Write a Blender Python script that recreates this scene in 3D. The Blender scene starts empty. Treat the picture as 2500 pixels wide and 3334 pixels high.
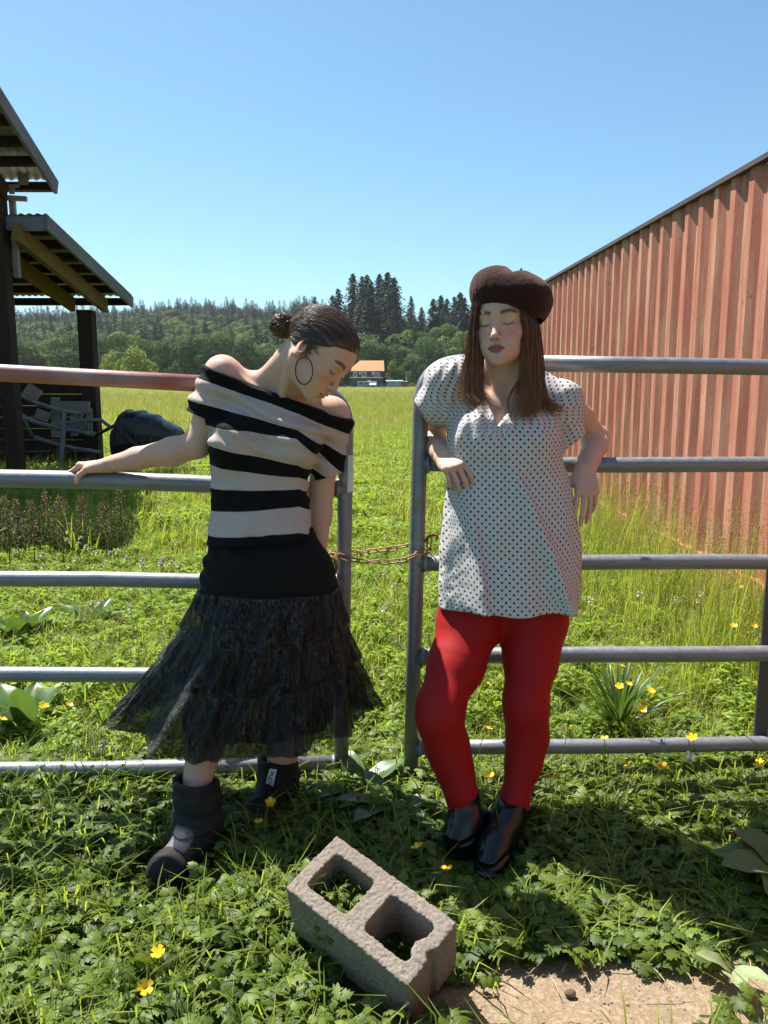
import bpy, bmesh, math, random
import numpy as np
from mathutils import Vector, Matrix, noise as mnoise

# ------------------------------------------------------------------ camera
scene = bpy.context.scene
COL = scene.collection
CAM_H = 1.30
PITCH = math.radians(9.1)
FPX = 2600.0 / 2500.0            # focal length over picture width
cam_d = bpy.data.cameras.new('camera')
cam = bpy.data.objects.new('camera', cam_d)
COL.objects.link(cam)
cam.location = (0, 0, CAM_H)
cam.rotation_euler = (math.pi / 2 - PITCH, 0, 0)
cam_d.sensor_fit = 'HORIZONTAL'
cam_d.sensor_width = 36.0
cam_d.lens = 36.0 * FPX
cam_d.clip_start = 0.05
cam_d.clip_end = 6000.0
scene.camera = cam
scene.render.resolution_x = 768
scene.render.resolution_y = 1024

# ------------------------------------------------------------------ sky and sun
SUN_EL = math.radians(61)
SUN_AZ = math.radians(-45)       # from the view axis (+Y) towards -X
sun_vec = Vector((math.sin(SUN_AZ) * math.cos(SUN_EL), math.cos(SUN_AZ) * math.cos(SUN_EL), math.sin(SUN_EL)))
world = bpy.data.worlds.new('World')
scene.world = world
world.use_nodes = True
wn = world.node_tree.nodes
wl = world.node_tree.links
bg = wn.get('Background') or wn.new('ShaderNodeBackground')
sky = wn.new('ShaderNodeTexSky')
sky.sky_type = 'NISHITA'
sky.sun_disc = False
sky.sun_elevation = SUN_EL
sky.sun_rotation = SUN_AZ
sky.altitude = 20
sky.air_density = 1.0
sky.dust_density = 0.6
sky.ozone_density = 1.0
wb = wn.new('ShaderNodeMix')          # camera white balance of the blue sky
wb.data_type = 'RGBA'
wb.blend_type = 'MULTIPLY'
wb.inputs[0].default_value = 1.0
wb.inputs[7].default_value = (0.76, 1.03, 1.10, 1.0)
wl.new(sky.outputs['Color'], wb.inputs[6])
wl.new(wb.outputs[2], bg.inputs['Color'])
bg.inputs['Strength'].default_value = 0.070
sun_d = bpy.data.lights.new('sun', 'SUN')
sun_d.energy = 5.0
sun_d.angle = math.radians(0.53)
sun_d.color = (1.0, 0.95, 0.87)
sun = bpy.data.objects.new('sun', sun_d)
COL.objects.link(sun)
sun.rotation_euler = (-sun_vec).to_track_quat('-Z', 'Y').to_euler()
vs = scene.view_settings
vs.view_transform = 'Standard'
vs.look = 'None'
vs.exposure = 1.12
vs.gamma = 1.0
vs.use_curve_mapping = False
try:
    scene.cycles.max_bounces = 5
    scene.cycles.diffuse_bounces = 2
    scene.cycles.glossy_bounces = 2
    scene.cycles.transmission_bounces = 3
    scene.cycles.transparent_max_bounces = 10
    scene.cycles.adaptive_threshold = 0.02
    scene.cycles.caustics_reflective = False
    scene.cycles.caustics_refractive = False
except Exception:
    pass

# ------------------------------------------------------------------ helpers
SP, CP = math.sin(PITCH), math.cos(PITCH)


def P(px, py, Y):
    """World point on the plane y=Y seen at pixel (px, py) of the 2500x3334 photograph (used to take measurements)."""
    u = (px - 1250.0) / 2600.0
    v = (py - 1667.0) / 2600.0
    dx, dy, dz = u, CP - v * SP, -SP - v * CP
    t = Y / dy
    return Vector((dx * t, Y, CAM_H + dz * t))


def G(px, py, z=0.0):
    """World point on the level z seen at a pixel."""
    u = (px - 1250.0) / 2600.0
    v = (py - 1667.0) / 2600.0
    dx, dy, dz = u, CP - v * SP, -SP - v * CP
    t = (z - CAM_H) / dz
    return Vector((dx * t, dy * t, z))


def tag(o, label=None, cat=None, group=None, kind=None):
    if label:
        o['label'] = label
    if cat:
        o['category'] = cat
    if group:
        o['group'] = group
    if kind:
        o['kind'] = kind
    return o


def empty(name, loc=(0, 0, 0), label=None, cat=None, group=None, rz=0.0):
    o = bpy.data.objects.new(name, None)
    COL.objects.link(o)
    o.location = loc
    o.rotation_euler = (0, 0, rz)
    o.empty_display_size = 0.05
    return tag(o, label, cat, group)


def link(name, me, parent=None, keep=True):
    """Mesh object; vertices given in world space when the parent is an Empty at a thing's base."""
    o = bpy.data.objects.new(name, me)
    COL.objects.link(o)
    if parent is not None:
        o.parent = parent
        if keep:
            m = Matrix.Identity(4)
            p = parent
            chain = []
            while p is not None:
                chain.append(p)
                p = p.parent
            for p in reversed(chain):
                m = m @ p.matrix_parent_inverse @ p.matrix_basis
            o.matrix_parent_inverse = m.inverted()
    return o


class MB:
    """Collects simple shapes into one mesh."""

    def __init__(s):
        s.v, s.f, s.m = [], [], []
        s.mi = 0

    def add(s, vs, fs):
        b = len(s.v)
        s.v.extend([tuple(x) for x in vs])
        s.f.extend([tuple(i + b for i in f) for f in fs])
        s.m.extend([s.mi] * len(fs))
        return s

    def box(s, c, size, rot=None, jit=0.0):
        hx, hy, hz = size[0] / 2, size[1] / 2, size[2] / 2
        vs = []
        for z in (-hz, hz):
            for (x, y) in ((-hx, -hy), (hx, -hy), (hx, hy), (-hx, hy)):
                v = Vector((x + random.uniform(-jit, jit), y + random.uniform(-jit, jit), z + random.uniform(-jit, jit)))
                if rot is not None:
                    v = rot @ v
                vs.append(v + Vector(c))
        return s.add(vs, [(3, 2, 1, 0), (4, 5, 6, 7), (0, 1, 5, 4), (1, 2, 6, 5), (2, 3, 7, 6), (3, 0, 4, 7)])

    def beam(s, a, b, w, h, up=(0, 0, 1)):
        """Rectangular bar from a to b, w wide, h high along up."""
        a, b = Vector(a), Vector(b)
        d = (b - a).normalized()
        upv = Vector(up)
        side = d.cross(upv).normalized()
        upv = side.cross(d).normalized()
        vs = []
        for q in (a, b):
            for (i, j) in ((-1, -1), (1, -1), (1, 1), (-1, 1)):
                vs.append(q + side * (i * w / 2) + upv * (j * h / 2))
        return s.add(vs, [(0, 1, 2, 3), (7, 6, 5, 4), (0, 4, 5, 1), (1, 5, 6, 2), (2, 6, 7, 3), (3, 7, 4, 0)])

    def tube(s, pts, r, n=12, cap=True, closed=False):
        pts = [Vector(p) for p in pts]
        rs = r if isinstance(r, (list, tuple)) else [r] * len(pts)
        N = len(pts)
        base = len(s.v)
        t0 = (pts[1] - pts[0]).normalized()
        ref = Vector((0, 0, 1)) if abs(t0.z) < 0.9 else Vector((1, 0, 0))
        nrm = t0.cross(ref).normalized()
        for i, p in enumerate(pts):
            if closed:
                t = (pts[(i + 1) % N] - pts[i - 1]).normalized()
            else:
                t = (pts[min(i + 1, N - 1)] - pts[max(i - 1, 0)]).normalized()
            nrm = (nrm - t * nrm.dot(t)).normalized()
            bn = t.cross(nrm)
            for k in range(n):
                a = 2 * math.pi * k / n
                s.v.append(tuple(p + (nrm * math.cos(a) + bn * math.sin(a)) * rs[i]))
        M = N if closed else N - 1
        for i in range(M):
            j = (i + 1) % N
            for k in range(n):
                k2 = (k + 1) % n
                s.f.append((base + i * n + k, base + i * n + k2, base + j * n + k2, base + j * n + k))
                s.m.append(s.mi)
        if cap and not closed:
            s.f.append(tuple(base + k for k in reversed(range(n))))
            s.m.append(s.mi)
            s.f.append(tuple(base + (N - 1) * n + k for k in range(n)))
            s.m.append(s.mi)
        return s

    def mesh(s, name, mats, smooth=False):
        me = bpy.data.meshes.new(name)
        me.from_pydata(s.v, [], s.f)
        for m in (mats if isinstance(mats, (list, tuple)) else [mats]):
            me.materials.append(m)
        me.polygons.foreach_set('material_index', s.m)
        if smooth:
            me.polygons.foreach_set('use_smooth', [True] * len(s.f))
        me.update()
        return me

    def build(s, name, mats, parent=None, smooth=False, keep=True, bevel=0.0):
        o = link(name, s.mesh(name, mats, smooth), parent, keep)
        if bevel:
            b = o.modifiers.new('bevel', 'BEVEL')
            b.width = bevel
            b.segments = 2
            b.limit_method = 'ANGLE'
        return o


def np_mesh(name, V, F, mats, smooth=True, attrs=None, mat_idx=None):
    """Fast mesh from numpy vertices and quads/tris."""
    V = np.asarray(V, np.float32)
    F = np.asarray(F, np.int32)
    me = bpy.data.meshes.new(name)
    nf, k = F.shape
    me.vertices.add(len(V))
    me.vertices.foreach_set('co', V.ravel())
    me.loops.add(nf * k)
    me.loops.foreach_set('vertex_index', F.ravel())
    me.polygons.add(nf)
    me.polygons.foreach_set('loop_start', np.arange(0, nf * k, k, dtype=np.int32))
    try:
        me.polygons.foreach_set('loop_total', np.full(nf, k, np.int32))
    except Exception:
        pass
    if smooth:
        me.polygons.foreach_set('use_smooth', np.ones(nf, bool))
    for m in (mats if isinstance(mats, (list, tuple)) else [mats]):
        me.materials.append(m)
    if mat_idx is not None:
        me.polygons.foreach_set('material_index', np.asarray(mat_idx, np.int32))
    me.update(calc_edges=True)
    if attrs:
        for nme, arr in attrs.items():
            arr = np.asarray(arr, np.float32)
            if arr.ndim == 2 and arr.shape[1] == 3:
                c = np.ones((len(arr), 4), np.float32)
                c[:, :3] = arr
                a = me.color_attributes.new(nme, 'FLOAT_COLOR', 'POINT')
                a.data.foreach_set('color', c.ravel())
            else:
                a = me.attributes.new(nme, 'FLOAT', 'POINT')
                a.data.foreach_set('value', arr.ravel())
    me.validate()
    return me


# ---- materials -------------------------------------------------------------
def srgb(r, g, b):
    f = lambda c: (c / 255.0) / 12.92 if c / 255.0 <= 0.04045 else ((c / 255.0 + 0.055) / 1.055) ** 2.4
    return (f(r), f(g), f(b))


class NT:
    def __init__(s, name):
        s.mat = bpy.data.materials.new(name)
        s.mat.use_nodes = True
        s.t = s.mat.node_tree
        s.t.nodes.clear()
        s.out = s.t.nodes.new('ShaderNodeOutputMaterial')

    def n(s, typ, **kw):
        nd = s.t.nodes.new('ShaderNode' + typ)
        for k, v in kw.items():
            if k in nd.inputs.keys() if isinstance(k, str) else False:
                pass
            setattr(nd, k, v)
        return nd

    def set(s, nd, **kw):
        for k, v in kw.items():
            k2 = k.replace('_', ' ')
            s.inp(nd, k2, v)
        return nd

    def inp(s, nd, key, v):
        sock = nd.inputs[key]
        if hasattr(v, 'is_output'):
            s.t.links.new(v, sock)
        else:
            if isinstance(v, (tuple, list)) and len(v) == 3 and sock.type == 'RGBA':
                v = (*v, 1.0)
            sock.default_value = v

    def link(s, a, b):
        s.t.links.new(a, b)

    def bsdf(s, color=(0.5, 0.5, 0.5), rough=0.6, metal=0.0, spec=0.5, **kw):
        b = s.n('BsdfPrincipled')
        s.inp(b, 'Base Color', color)
        s.inp(b, 'Roughness', rough)
        s.inp(b, 'Metallic', metal)
        s.inp(b, 'Specular IOR Level', spec)
        for k, v in kw.items():
            s.inp(b, k.replace('_', ' '), v)
        s.link(b.outputs[0], s.out.inputs[0])
        s.b = b
        return b

    def coord(s, which='Object', scale=(1, 1, 1), rot=(0, 0, 0)):
        tc = s.n('TexCoord')
        mp = s.n('Mapping')
        mp.inputs['Scale'].default_value = scale
        mp.inputs['Rotation'].default_value = rot
        s.link(tc.outputs[which], mp.inputs[0])
        return mp.outputs[0]

    def noise(s, vec=None, scale=5.0, detail=4.0, rough=0.55, dist=0.0):
        nd = s.n('TexNoise')
        nd.inputs['Scale'].default_value = scale
        nd.inputs['Detail'].default_value = detail
        nd.inputs['Roughness'].default_value = rough
        nd.inputs['Distortion'].default_value = dist
        if vec is not None:
            s.link(vec, nd.inputs['Vector'])
        return nd.outputs['Fac']

    def ramp(s, fac, stops, interp='LINEAR'):
        r = s.n('ValToRGB')
        r.color_ramp.interpolation = interp
        el = r.color_ramp.elements
        while len(el) < len(stops):
            el.new(0.5)
        for e, (p, c) in zip(el, stops):
            e.position = p
            e.color = (*c, 1.0) if isinstance(c, (tuple, list)) else (c, c, c, 1.0)
        s.link(fac, r.inputs[0])
        return r.outputs[0]

    def mix(s, fac, a, b, mode='MIX'):
        m = s.n('Mix')
        m.data_type = 'RGBA'
        m.blend_type = mode
        s.inp(m, 0, fac)
        for i, v in ((6, a), (7, b)):
            if hasattr(v, 'is_output'):
                s.link(v, m.inputs[i])
            else:
                m.inputs[i].default_value = (*v, 1.0) if len(v) == 3 else v
        return m.outputs[2]

    def math(s, op, a, b=0.0, c=None):
        m = s.n('Math')
        m.operation = op
        for i, v in enumerate((a, b) if c is None else (a, b, c)):
            if hasattr(v, 'is_output'):
                s.link(v, m.inputs[i])
            else:
                m.inputs[i].default_value = v
        return m.outputs[0]

    def bump(s, h, strength=0.3, dist=0.01):
        b = s.n('Bump')
        b.inputs['Strength'].default_value = strength
        b.inputs['Distance'].default_value = dist
        s.link(h, b.inputs['Height'])
        s.link(b.outputs[0], s.b.inputs['Normal'])
        return b

    def attr(s, name, out='Fac'):
        a = s.n('Attribute')
        a.attribute_name = name
        return a.outputs[out]

    def rand(s):
        return s.n('ObjectInfo').outputs['Random']


def simple(name, color, rough=0.6, metal=0.0, spec=0.5, vary=0.15, scale=8.0, bump=0.0, bscale=60.0):
    t = NT(name)
    c = t.coord('Object')
    n1 = t.noise(c, scale, 5)
    lo = tuple(x * (1 - vary) for x in color)
    hi = tuple(min(1, x * (1 + vary)) for x in color)
    t.bsdf(t.ramp(n1, [(0.3, lo), (0.7, hi)]), rough, metal, spec)
    if bump:
        t.bump(t.noise(c, bscale, 4), bump, 0.005)
    return t.mat

# ------------------------------------------------------------------ implicit surfaces -> one continuous mesh
def smin(a, b, k):
    if k <= 0:
        return np.minimum(a, b)
    h = np.clip(0.5 + 0.5 * (b - a) / k, 0, 1)
    return b * (1 - h) + a * h - k * h * (1 - h)


def smax(a, b, k):
    return -smin(-a, -b, k)


def A3(v):
    return np.array((v[0], v[1], v[2]), np.float32)


class Field:
    """Ordered list of blended primitives. Each: (op, k, lo, hi, fn)."""

    def __init__(s):
        s.p = []
        s.M = None            # current local frame (4x4) or None

    def frame(s, M):
        s.M = None if M is None else Matrix(M)
        return s

    def _pt(s, q):
        q = Vector(q)
        return s.M @ q if s.M is not None else q

    def add(s, fn, lo, hi, k=0.01, op='u'):
        s.p.append((op, k, np.array(lo, np.float32), np.array(hi, np.float32), fn))
        return s

    def cone(s, a, b, ra, rb, k=0.01, op='u'):
        a, b = A3(s._pt(a)), A3(s._pt(b))
        ab = b - a
        L = float(ab @ ab) + 1e-12
        rm = max(ra, rb)

        def fn(X):
            pa = X - a
            t = np.clip(pa @ ab / L, 0, 1)
            d = pa - t[:, None] * ab
            return np.sqrt((d * d).sum(1)) - (ra + (rb - ra) * t)
        return s.add(fn, np.minimum(a, b) - rm, np.maximum(a, b) + rm, k, op)

    def chain(s, pts, rs, k=0.006, kin=None):
        for i in range(len(pts) - 1):
            s.cone(pts[i], pts[i + 1], rs[i], rs[i + 1], k if i == 0 or kin is None else kin)
        return s

    def ell(s, c, r, k=0.01, op='u', rot=None):
        """Ellipsoid, axes along the current frame (turned by rot, a 3x3)."""
        c0 = A3(s._pt(c))
        R = np.eye(3, dtype=np.float32)
        if s.M is not None:
            R = np.array(s.M.to_3x3().normalized(), np.float32)
        if rot is not None:
            R = R @ np.array(rot, np.float32)
        r = np.array(r, np.float32)
        ext = np.sqrt(((R * r) ** 2).sum(1))

        def fn(X):
            q = (X - c0) @ R
            a = q / r
            k0 = np.sqrt((a * a).sum(1)) + 1e-9
            b = a / r
            k1 = np.sqrt((b * b).sum(1)) + 1e-9
            return k0 * (k0 - 1) / k1
        return s.add(fn, c0 - ext, c0 + ext, k, op)

    def sections(s, tab, k=0.02, op='u', disp=None, power=2.0, ext=0.02):
        """Body of elliptical sections stacked along the frame's z. Rows: z, cx, cy, left, right, front, back."""
        T = np.array(tab, np.float32)
        T = T[np.argsort(T[:, 0])]
        if s.M is None:
            R = np.eye(3, dtype=np.float32)
            o = np.zeros(3, np.float32)
        else:
            R = np.array(s.M.to_3x3().normalized(), np.float32)
            o = A3(s.M.translation)
        zz = T[:, 0]
        # bounding box from section extremes
        cs = []
        for row in T:
            for (sx, sy) in ((-row[3], -row[5]), (row[4], -row[5]), (row[4], row[6]), (-row[3], row[6])):
                cs.append(R @ np.array((row[1] + sx, row[2] + sy, row[0]), np.float32) + o)
        cs = np.array(cs)
        # smooth interpolation (cubic hermite through rows)
        zf = np.linspace(zz[0], zz[-1], 200)
        cols = []
        for j in range(1, 7):
            y = T[:, j]
            m = np.gradient(y, zz)
            i = np.clip(np.searchsorted(zz, zf) - 1, 0, len(zz) - 2)
            h = zz[i + 1] - zz[i]
            t = (zf - zz[i]) / h
            cols.append((2 * t**3 - 3 * t**2 + 1) * y[i] + (t**3 - 2 * t**2 + t) * h * m[i] + (-2 * t**3 + 3 * t**2) * y[i + 1] + (t**3 - t**2) * h * m[i + 1])

        def fn(X):
            q = (X - o) @ R
            z = q[:, 2]
            v = [np.interp(z, zf, c) for c in cols]
            x, y = q[:, 0] - v[0], q[:, 1] - v[1]
            a = np.where(x < 0, v[2], v[3])
            b = np.where(y < 0, v[4], v[5])
            if disp is not None:
                g = disp(x, y, z, np.arctan2(y / b, x / a))
                a, b = a + g, b + g
            ax, by = np.abs(x) / a, np.abs(y) / b
            k0 = (ax ** power + by ** power) ** (1.0 / power) + 1e-9
            k1 = np.sqrt((ax / a) ** 2 + (by / b) ** 2) + 1e-9
            d = k0 * (k0 - 1) / k1
            d = np.where(k0 < 0.3, np.minimum(d, -0.3 * np.minimum(a, b)), d)
            dz = np.maximum(zz[0] - z, z - zz[-1])
            return np.maximum(d, dz)
        return s.add(fn, cs.min(0) - ext, cs.max(0) + ext, k, op)

    def plane(s, pt, nrm, k=0.0):
        """Cut away the side the normal points to."""
        pt, nrm = A3(s._pt(pt)), Vector(nrm)
        if s.M is not None:
            nrm = s.M.to_3x3() @ nrm
        nrm = A3(nrm.normalized())
        s.p.append(('c', k, None, None, lambda X: (X - pt) @ nrm))
        return s

    def cut(s, fn, k=0.0):
        s.p.append(('c', k, None, None, fn))
        return s

    def displace(s, fn):
        s.p.append(('d', 0, None, None, fn))
        return s

    def eval(s, X, margin=None):
        d = np.full(len(X), 0.25, np.float32)
        for (op, k, lo, hi, fn) in s.p:
            if op == 'c':
                d = smax(d, fn(X), k)
                continue
            if op == 'd':
                m = np.abs(d) < 0.06
                if m.any():
                    d[m] += fn(X[m])
                continue
            if margin is None:
                v = fn(X)
                d = smin(d, v, k) if op == 'u' else smax(d, -v, k)
            else:
                e = margin + k
                m = np.all((X > lo - e) & (X < hi + e), axis=1)
                if not m.any():
                    continue
                v = fn(X[m])
                d[m] = smin(d[m], v, k) if op == 'u' else smax(d[m], -v, k)
        return d

    def eval_blocks(s, X, margin):
        """X: (blocks, points, 3). Every primitive is only evaluated in the blocks it can reach."""
        nb, npt, _ = X.shape
        d = np.full((nb, npt), 0.25, np.float32)
        blo, bhi = X[:, 0], X[:, -1]
        flat = X.reshape(-1, 3)
        for (op, k, lo, hi, fn) in s.p:
            if op == 'c':
                d = smax(d, fn(flat).reshape(nb, npt), k)
            elif op == 'd':
                m = np.abs(d) < 0.016
                d[m] += fn(X[m])
            else:
                e = margin + k
                m = np.nonzero(np.all((bhi > lo - e) & (blo < hi + e), axis=1))[0]
                if len(m) == 0:
                    continue
                v = fn(X[m].reshape(-1, 3)).reshape(len(m), npt)
                d[m] = smin(d[m], v, k) if op == 'u' else smax(d[m], -v, k)
        return d

    def bounds(s):
        lo = np.min([p[2] for p in s.p if p[0] == 'u'], axis=0)
        hi = np.max([p[3] for p in s.p if p[0] == 'u'], axis=0)
        return lo, hi

    def surface(s, h, lo=None, hi=None, slack=0.006):
        """Surface nets on a sparse grid. Returns vertices, quads."""
        if lo is None:
            lo, hi = s.bounds()
        lo = np.array(lo, np.float32) - 0.015
        hi = np.array(hi, np.float32) + 0.015
        B = 8
        nb = np.maximum(1, np.ceil((hi - lo) / (h * B)).astype(int))
        n = nb * B + 1
        D = np.full(tuple(n), 0.25, np.float32)
        bi = np.stack(np.meshgrid(*[np.arange(q) for q in nb], indexing='ij'), -1).reshape(-1, 3)
        cen = lo + (bi + 0.5) * (h * B)
        cen = cen.astype(np.float32)
        dc = np.concatenate([s.eval(c, 0.05) for c in np.array_split(cen, max(1, len(cen) // 200000))])
        rad = h * B * 0.9 + slack
        near = np.abs(dc) < rad
        ins = dc <= -rad
        # fill inner blocks
        sgn = np.where(ins, -0.25, 0.25).astype(np.float32)
        S = sgn.reshape(tuple(nb))
        D[:-1, :-1, :-1] = S.repeat(B, 0).repeat(B, 1).repeat(B, 2)
        D[-1, :, :] = 0.25
        D[:, -1, :] = 0.25
        D[:, :, -1] = 0.25
        g = np.stack(np.meshgrid(*[np.arange(B + 1)] * 3, indexing='ij'), -1).reshape(-1, 3)
        act = bi[near]
        for part in np.array_split(act, max(1, len(act) // 6000)):
            idx = part[:, None, :] * B + g[None]
            X = (lo + idx * np.float32(h)).astype(np.float32)
            D[idx[..., 0], idx[..., 1], idx[..., 2]] = s.eval_blocks(X, 0.012)
        return surface_nets(D, lo, h)


def surface_nets(D, lo, h):
    inside = D < 0
    nx, ny, nz = D.shape
    c = inside[:-1, :-1, :-1].astype(np.int8)
    for dx, dy, dz in ((1, 0, 0), (0, 1, 0), (0, 0, 1), (1, 1, 0), (1, 0, 1), (0, 1, 1), (1, 1, 1)):
        c = c + inside[dx:nx - 1 + dx, dy:ny - 1 + dy, dz:nz - 1 + dz]
    cells = np.argwhere((c > 0) & (c < 8))
    vid = np.full(c.shape, -1, np.int32)
    vid[cells[:, 0], cells[:, 1], cells[:, 2]] = np.arange(len(cells))
    corners = [(0, 0, 0), (1, 0, 0), (0, 1, 0), (1, 1, 0), (0, 0, 1), (1, 0, 1), (0, 1, 1), (1, 1, 1)]
    val = np.stack([D[cells[:, 0] + a, cells[:, 1] + b, cells[:, 2] + e] for a, b, e in corners], 1)
    acc = np.zeros((len(cells), 3), np.float32)
    cnt = np.zeros(len(cells), np.float32)
    for i in range(8):
        for j in range(i + 1, 8):
            a, b = np.array(corners[i]), np.array(corners[j])
            if np.abs(a - b).sum() != 1:
                continue
            va, vb = val[:, i], val[:, j]
            m = (va < 0) != (vb < 0)
            t = np.where(m, va / np.where(m, va - vb, 1), 0)
            p = a + t[:, None] * (b - a)
            acc += np.where(m[:, None], p, 0)
            cnt += m
    V = lo + (cells + acc / cnt[:, None]) * h
    quads = []
    for ax in range(3):
        sl0 = [slice(None)] * 3
        sl1 = [slice(None)] * 3
        sl0[ax] = slice(0, -1)
        sl1[ax] = slice(1, None)
        x = inside[tuple(sl0)] != inside[tuple(sl1)]
        e = np.argwhere(x)
        u, w = (ax + 1) % 3, (ax + 2) % 3
        ok = (e[:, u] > 0) & (e[:, w] > 0) & (e[:, u] < D.shape[u] - 1) & (e[:, w] < D.shape[w] - 1)
        e = e[ok]
        flip = inside[e[:, 0], e[:, 1], e[:, 2]]
        q = []
        for (du, dw) in ((-1, -1), (0, -1), (0, 0), (-1, 0)):
            k = e.copy()
            k[:, u] += du
            k[:, w] += dw
            q.append(vid[k[:, 0], k[:, 1], k[:, 2]])
        q = np.stack(q, 1)
        q[~flip] = q[~flip][:, ::-1]
        quads.append(q)
    F = np.concatenate(quads)
    F = F[(F >= 0).all(1)]
    return V.astype(np.float32), F


def clip_mesh(V, F, keep):
    """Keep the faces all of whose vertices pass."""
    m = keep[F].all(1)
    F = F[m]
    used = np.unique(F)
    mp = np.full(len(V), -1, np.int32)
    mp[used] = np.arange(len(used))
    return V[used], mp[F], used


_NT = np.random.default_rng(77).uniform(-1, 1, (32, 32, 32)).astype(np.float32).ravel()


def vnoise(X, scale, seed=0):
    """Cheap smooth value noise in numpy, about -1..1."""
    Q = X * np.float32(scale) + np.float32(seed * 7.31 + 300.0)
    i = Q.astype(np.int32)
    f = Q - i
    f = f * f * (3 - 2 * f)
    x0, y0, z0 = (i[:, 0] & 31) << 10, (i[:, 1] & 31) << 5, i[:, 2] & 31
    x1, y1, z1 = ((i[:, 0] + 1) & 31) << 10, ((i[:, 1] + 1) & 31) << 5, (i[:, 2] + 1) & 31
    fx, fy, fz = f[:, 0], f[:, 1], f[:, 2]
    g = lambda a, b, c: _NT[a + b + c]
    c00 = g(x0, y0, z0) * (1 - fx) + g(x1, y0, z0) * fx
    c10 = g(x0, y1, z0) * (1 - fx) + g(x1, y1, z0) * fx
    c01 = g(x0, y0, z1) * (1 - fx) + g(x1, y0, z1) * fx
    c11 = g(x0, y1, z1) * (1 - fx) + g(x1, y1, z1) * fx
    c0 = c00 * (1 - fy) + c10 * fy
    c1 = c01 * (1 - fy) + c11 * fy
    return c0 * (1 - fz) + c1 * fz


def sstep(a, b, x):
    t = np.clip((x - a) / (b - a), 0, 1)
    return t * t * (3 - 2 * t)

# ------------------------------------------------------------------ scattering of real geometry as one mass
def scatter(name, pts, rz, sc, idx, protos, label, cat, tilt=None, parent=None):
    """One object whose vertices carry instances of the prototype meshes (geometry nodes)."""
    N = len(pts)
    me = bpy.data.meshes.new(name)
    me.vertices.add(N)
    me.vertices.foreach_set('co', np.asarray(pts, np.float32).ravel())
    rot = np.zeros((N, 3), np.float32)
    rot[:, 2] = rz
    if tilt is not None:
        rot[:, :2] = tilt
    a = me.attributes.new('rot', 'FLOAT_VECTOR', 'POINT')
    a.data.foreach_set('vector', rot.ravel())
    s = np.asarray(sc, np.float32)
    s = np.repeat(s[:, None], 3, 1) if s.ndim == 1 else s
    a = me.attributes.new('scl', 'FLOAT_VECTOR', 'POINT')
    a.data.foreach_set('vector', s.ravel())
    a = me.attributes.new('idx', 'INT', 'POINT')
    a.data.foreach_set('value', np.asarray(idx, np.int32))
    o = link(name, me, parent)
    tag(o, label, cat, kind='stuff')
    col = bpy.data.collections.new(name + '_pieces')
    for i, pm in enumerate(protos):
        po = bpy.data.objects.new('%s_piece_%02d' % (name, i), pm)
        col.objects.link(po)
    ng = bpy.data.node_groups.new(name, 'GeometryNodeTree')
    ng.interface.new_socket('Geometry', in_out='INPUT', socket_type='NodeSocketGeometry')
    ng.interface.new_socket('Geometry', in_out='OUTPUT', socket_type='NodeSocketGeometry')
    gi, go = ng.nodes.new('NodeGroupInput'), ng.nodes.new('NodeGroupOutput')
    ci = ng.nodes.new('GeometryNodeCollectionInfo')
    ci.inputs['Collection'].default_value = col
    ci.inputs['Separate Children'].default_value = True
    ci.inputs['Reset Children'].default_value = True
    ip = ng.nodes.new('GeometryNodeInstanceOnPoints')

    def na(nm, typ):
        n = ng.nodes.new('GeometryNodeInputNamedAttribute')
        n.data_type = typ
        n.inputs['Name'].default_value = nm
        return [q for q in n.outputs if q.enabled][0]
    L = ng.links.new
    L(gi.outputs[0], ip.inputs['Points'])
    L(ci.outputs[0], ip.inputs['Instance'])
    ip.inputs['Pick Instance'].default_value = True
    L(na('idx', 'INT'), ip.inputs['Instance Index'])
    L(na('rot', 'FLOAT_VECTOR'), ip.inputs['Rotation'])
    L(na('scl', 'FLOAT_VECTOR'), ip.inputs['Scale'])
    L(ip.outputs[0], go.inputs[0])
    md = o.modifiers.new('scatter', 'NODES')
    md.node_group = ng
    return o


def copy_thing(src, loc, rz, sc, label=None, group=None):
    """A copy of a thing and of its parts; meshes are shared."""
    c = src.copy()
    COL.objects.link(c)
    c.location = loc
    c.rotation_euler = (0, 0, rz)
    c.scale = (sc, sc, sc) if not isinstance(sc, (tuple, list)) else sc
    if label:
        c['label'] = label
    if group:
        c['group'] = group
    for ch in src.children:
        k = ch.copy()
        COL.objects.link(k)
        k.parent = c
        for g in ch.children:
            q = g.copy()
            COL.objects.link(q)
            q.parent = k
    return c


# ------------------------------------------------------------------ ground
def ground_height(x, y):
    """Gentle relief; numpy arrays."""
    X = np.stack([x, y, 0 * x], 1).astype(np.float32)
    d = np.hypot(x, y - 1.6)
    g = 0.025 * vnoise(X, 0.9, 1) * sstep(1.5, 4.0, d) + 0.012 * vnoise(X, 3.0, 2) + 0.15 * vnoise(X, 0.06, 3) * sstep(12, 40, d)
    return g - 0.01


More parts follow.
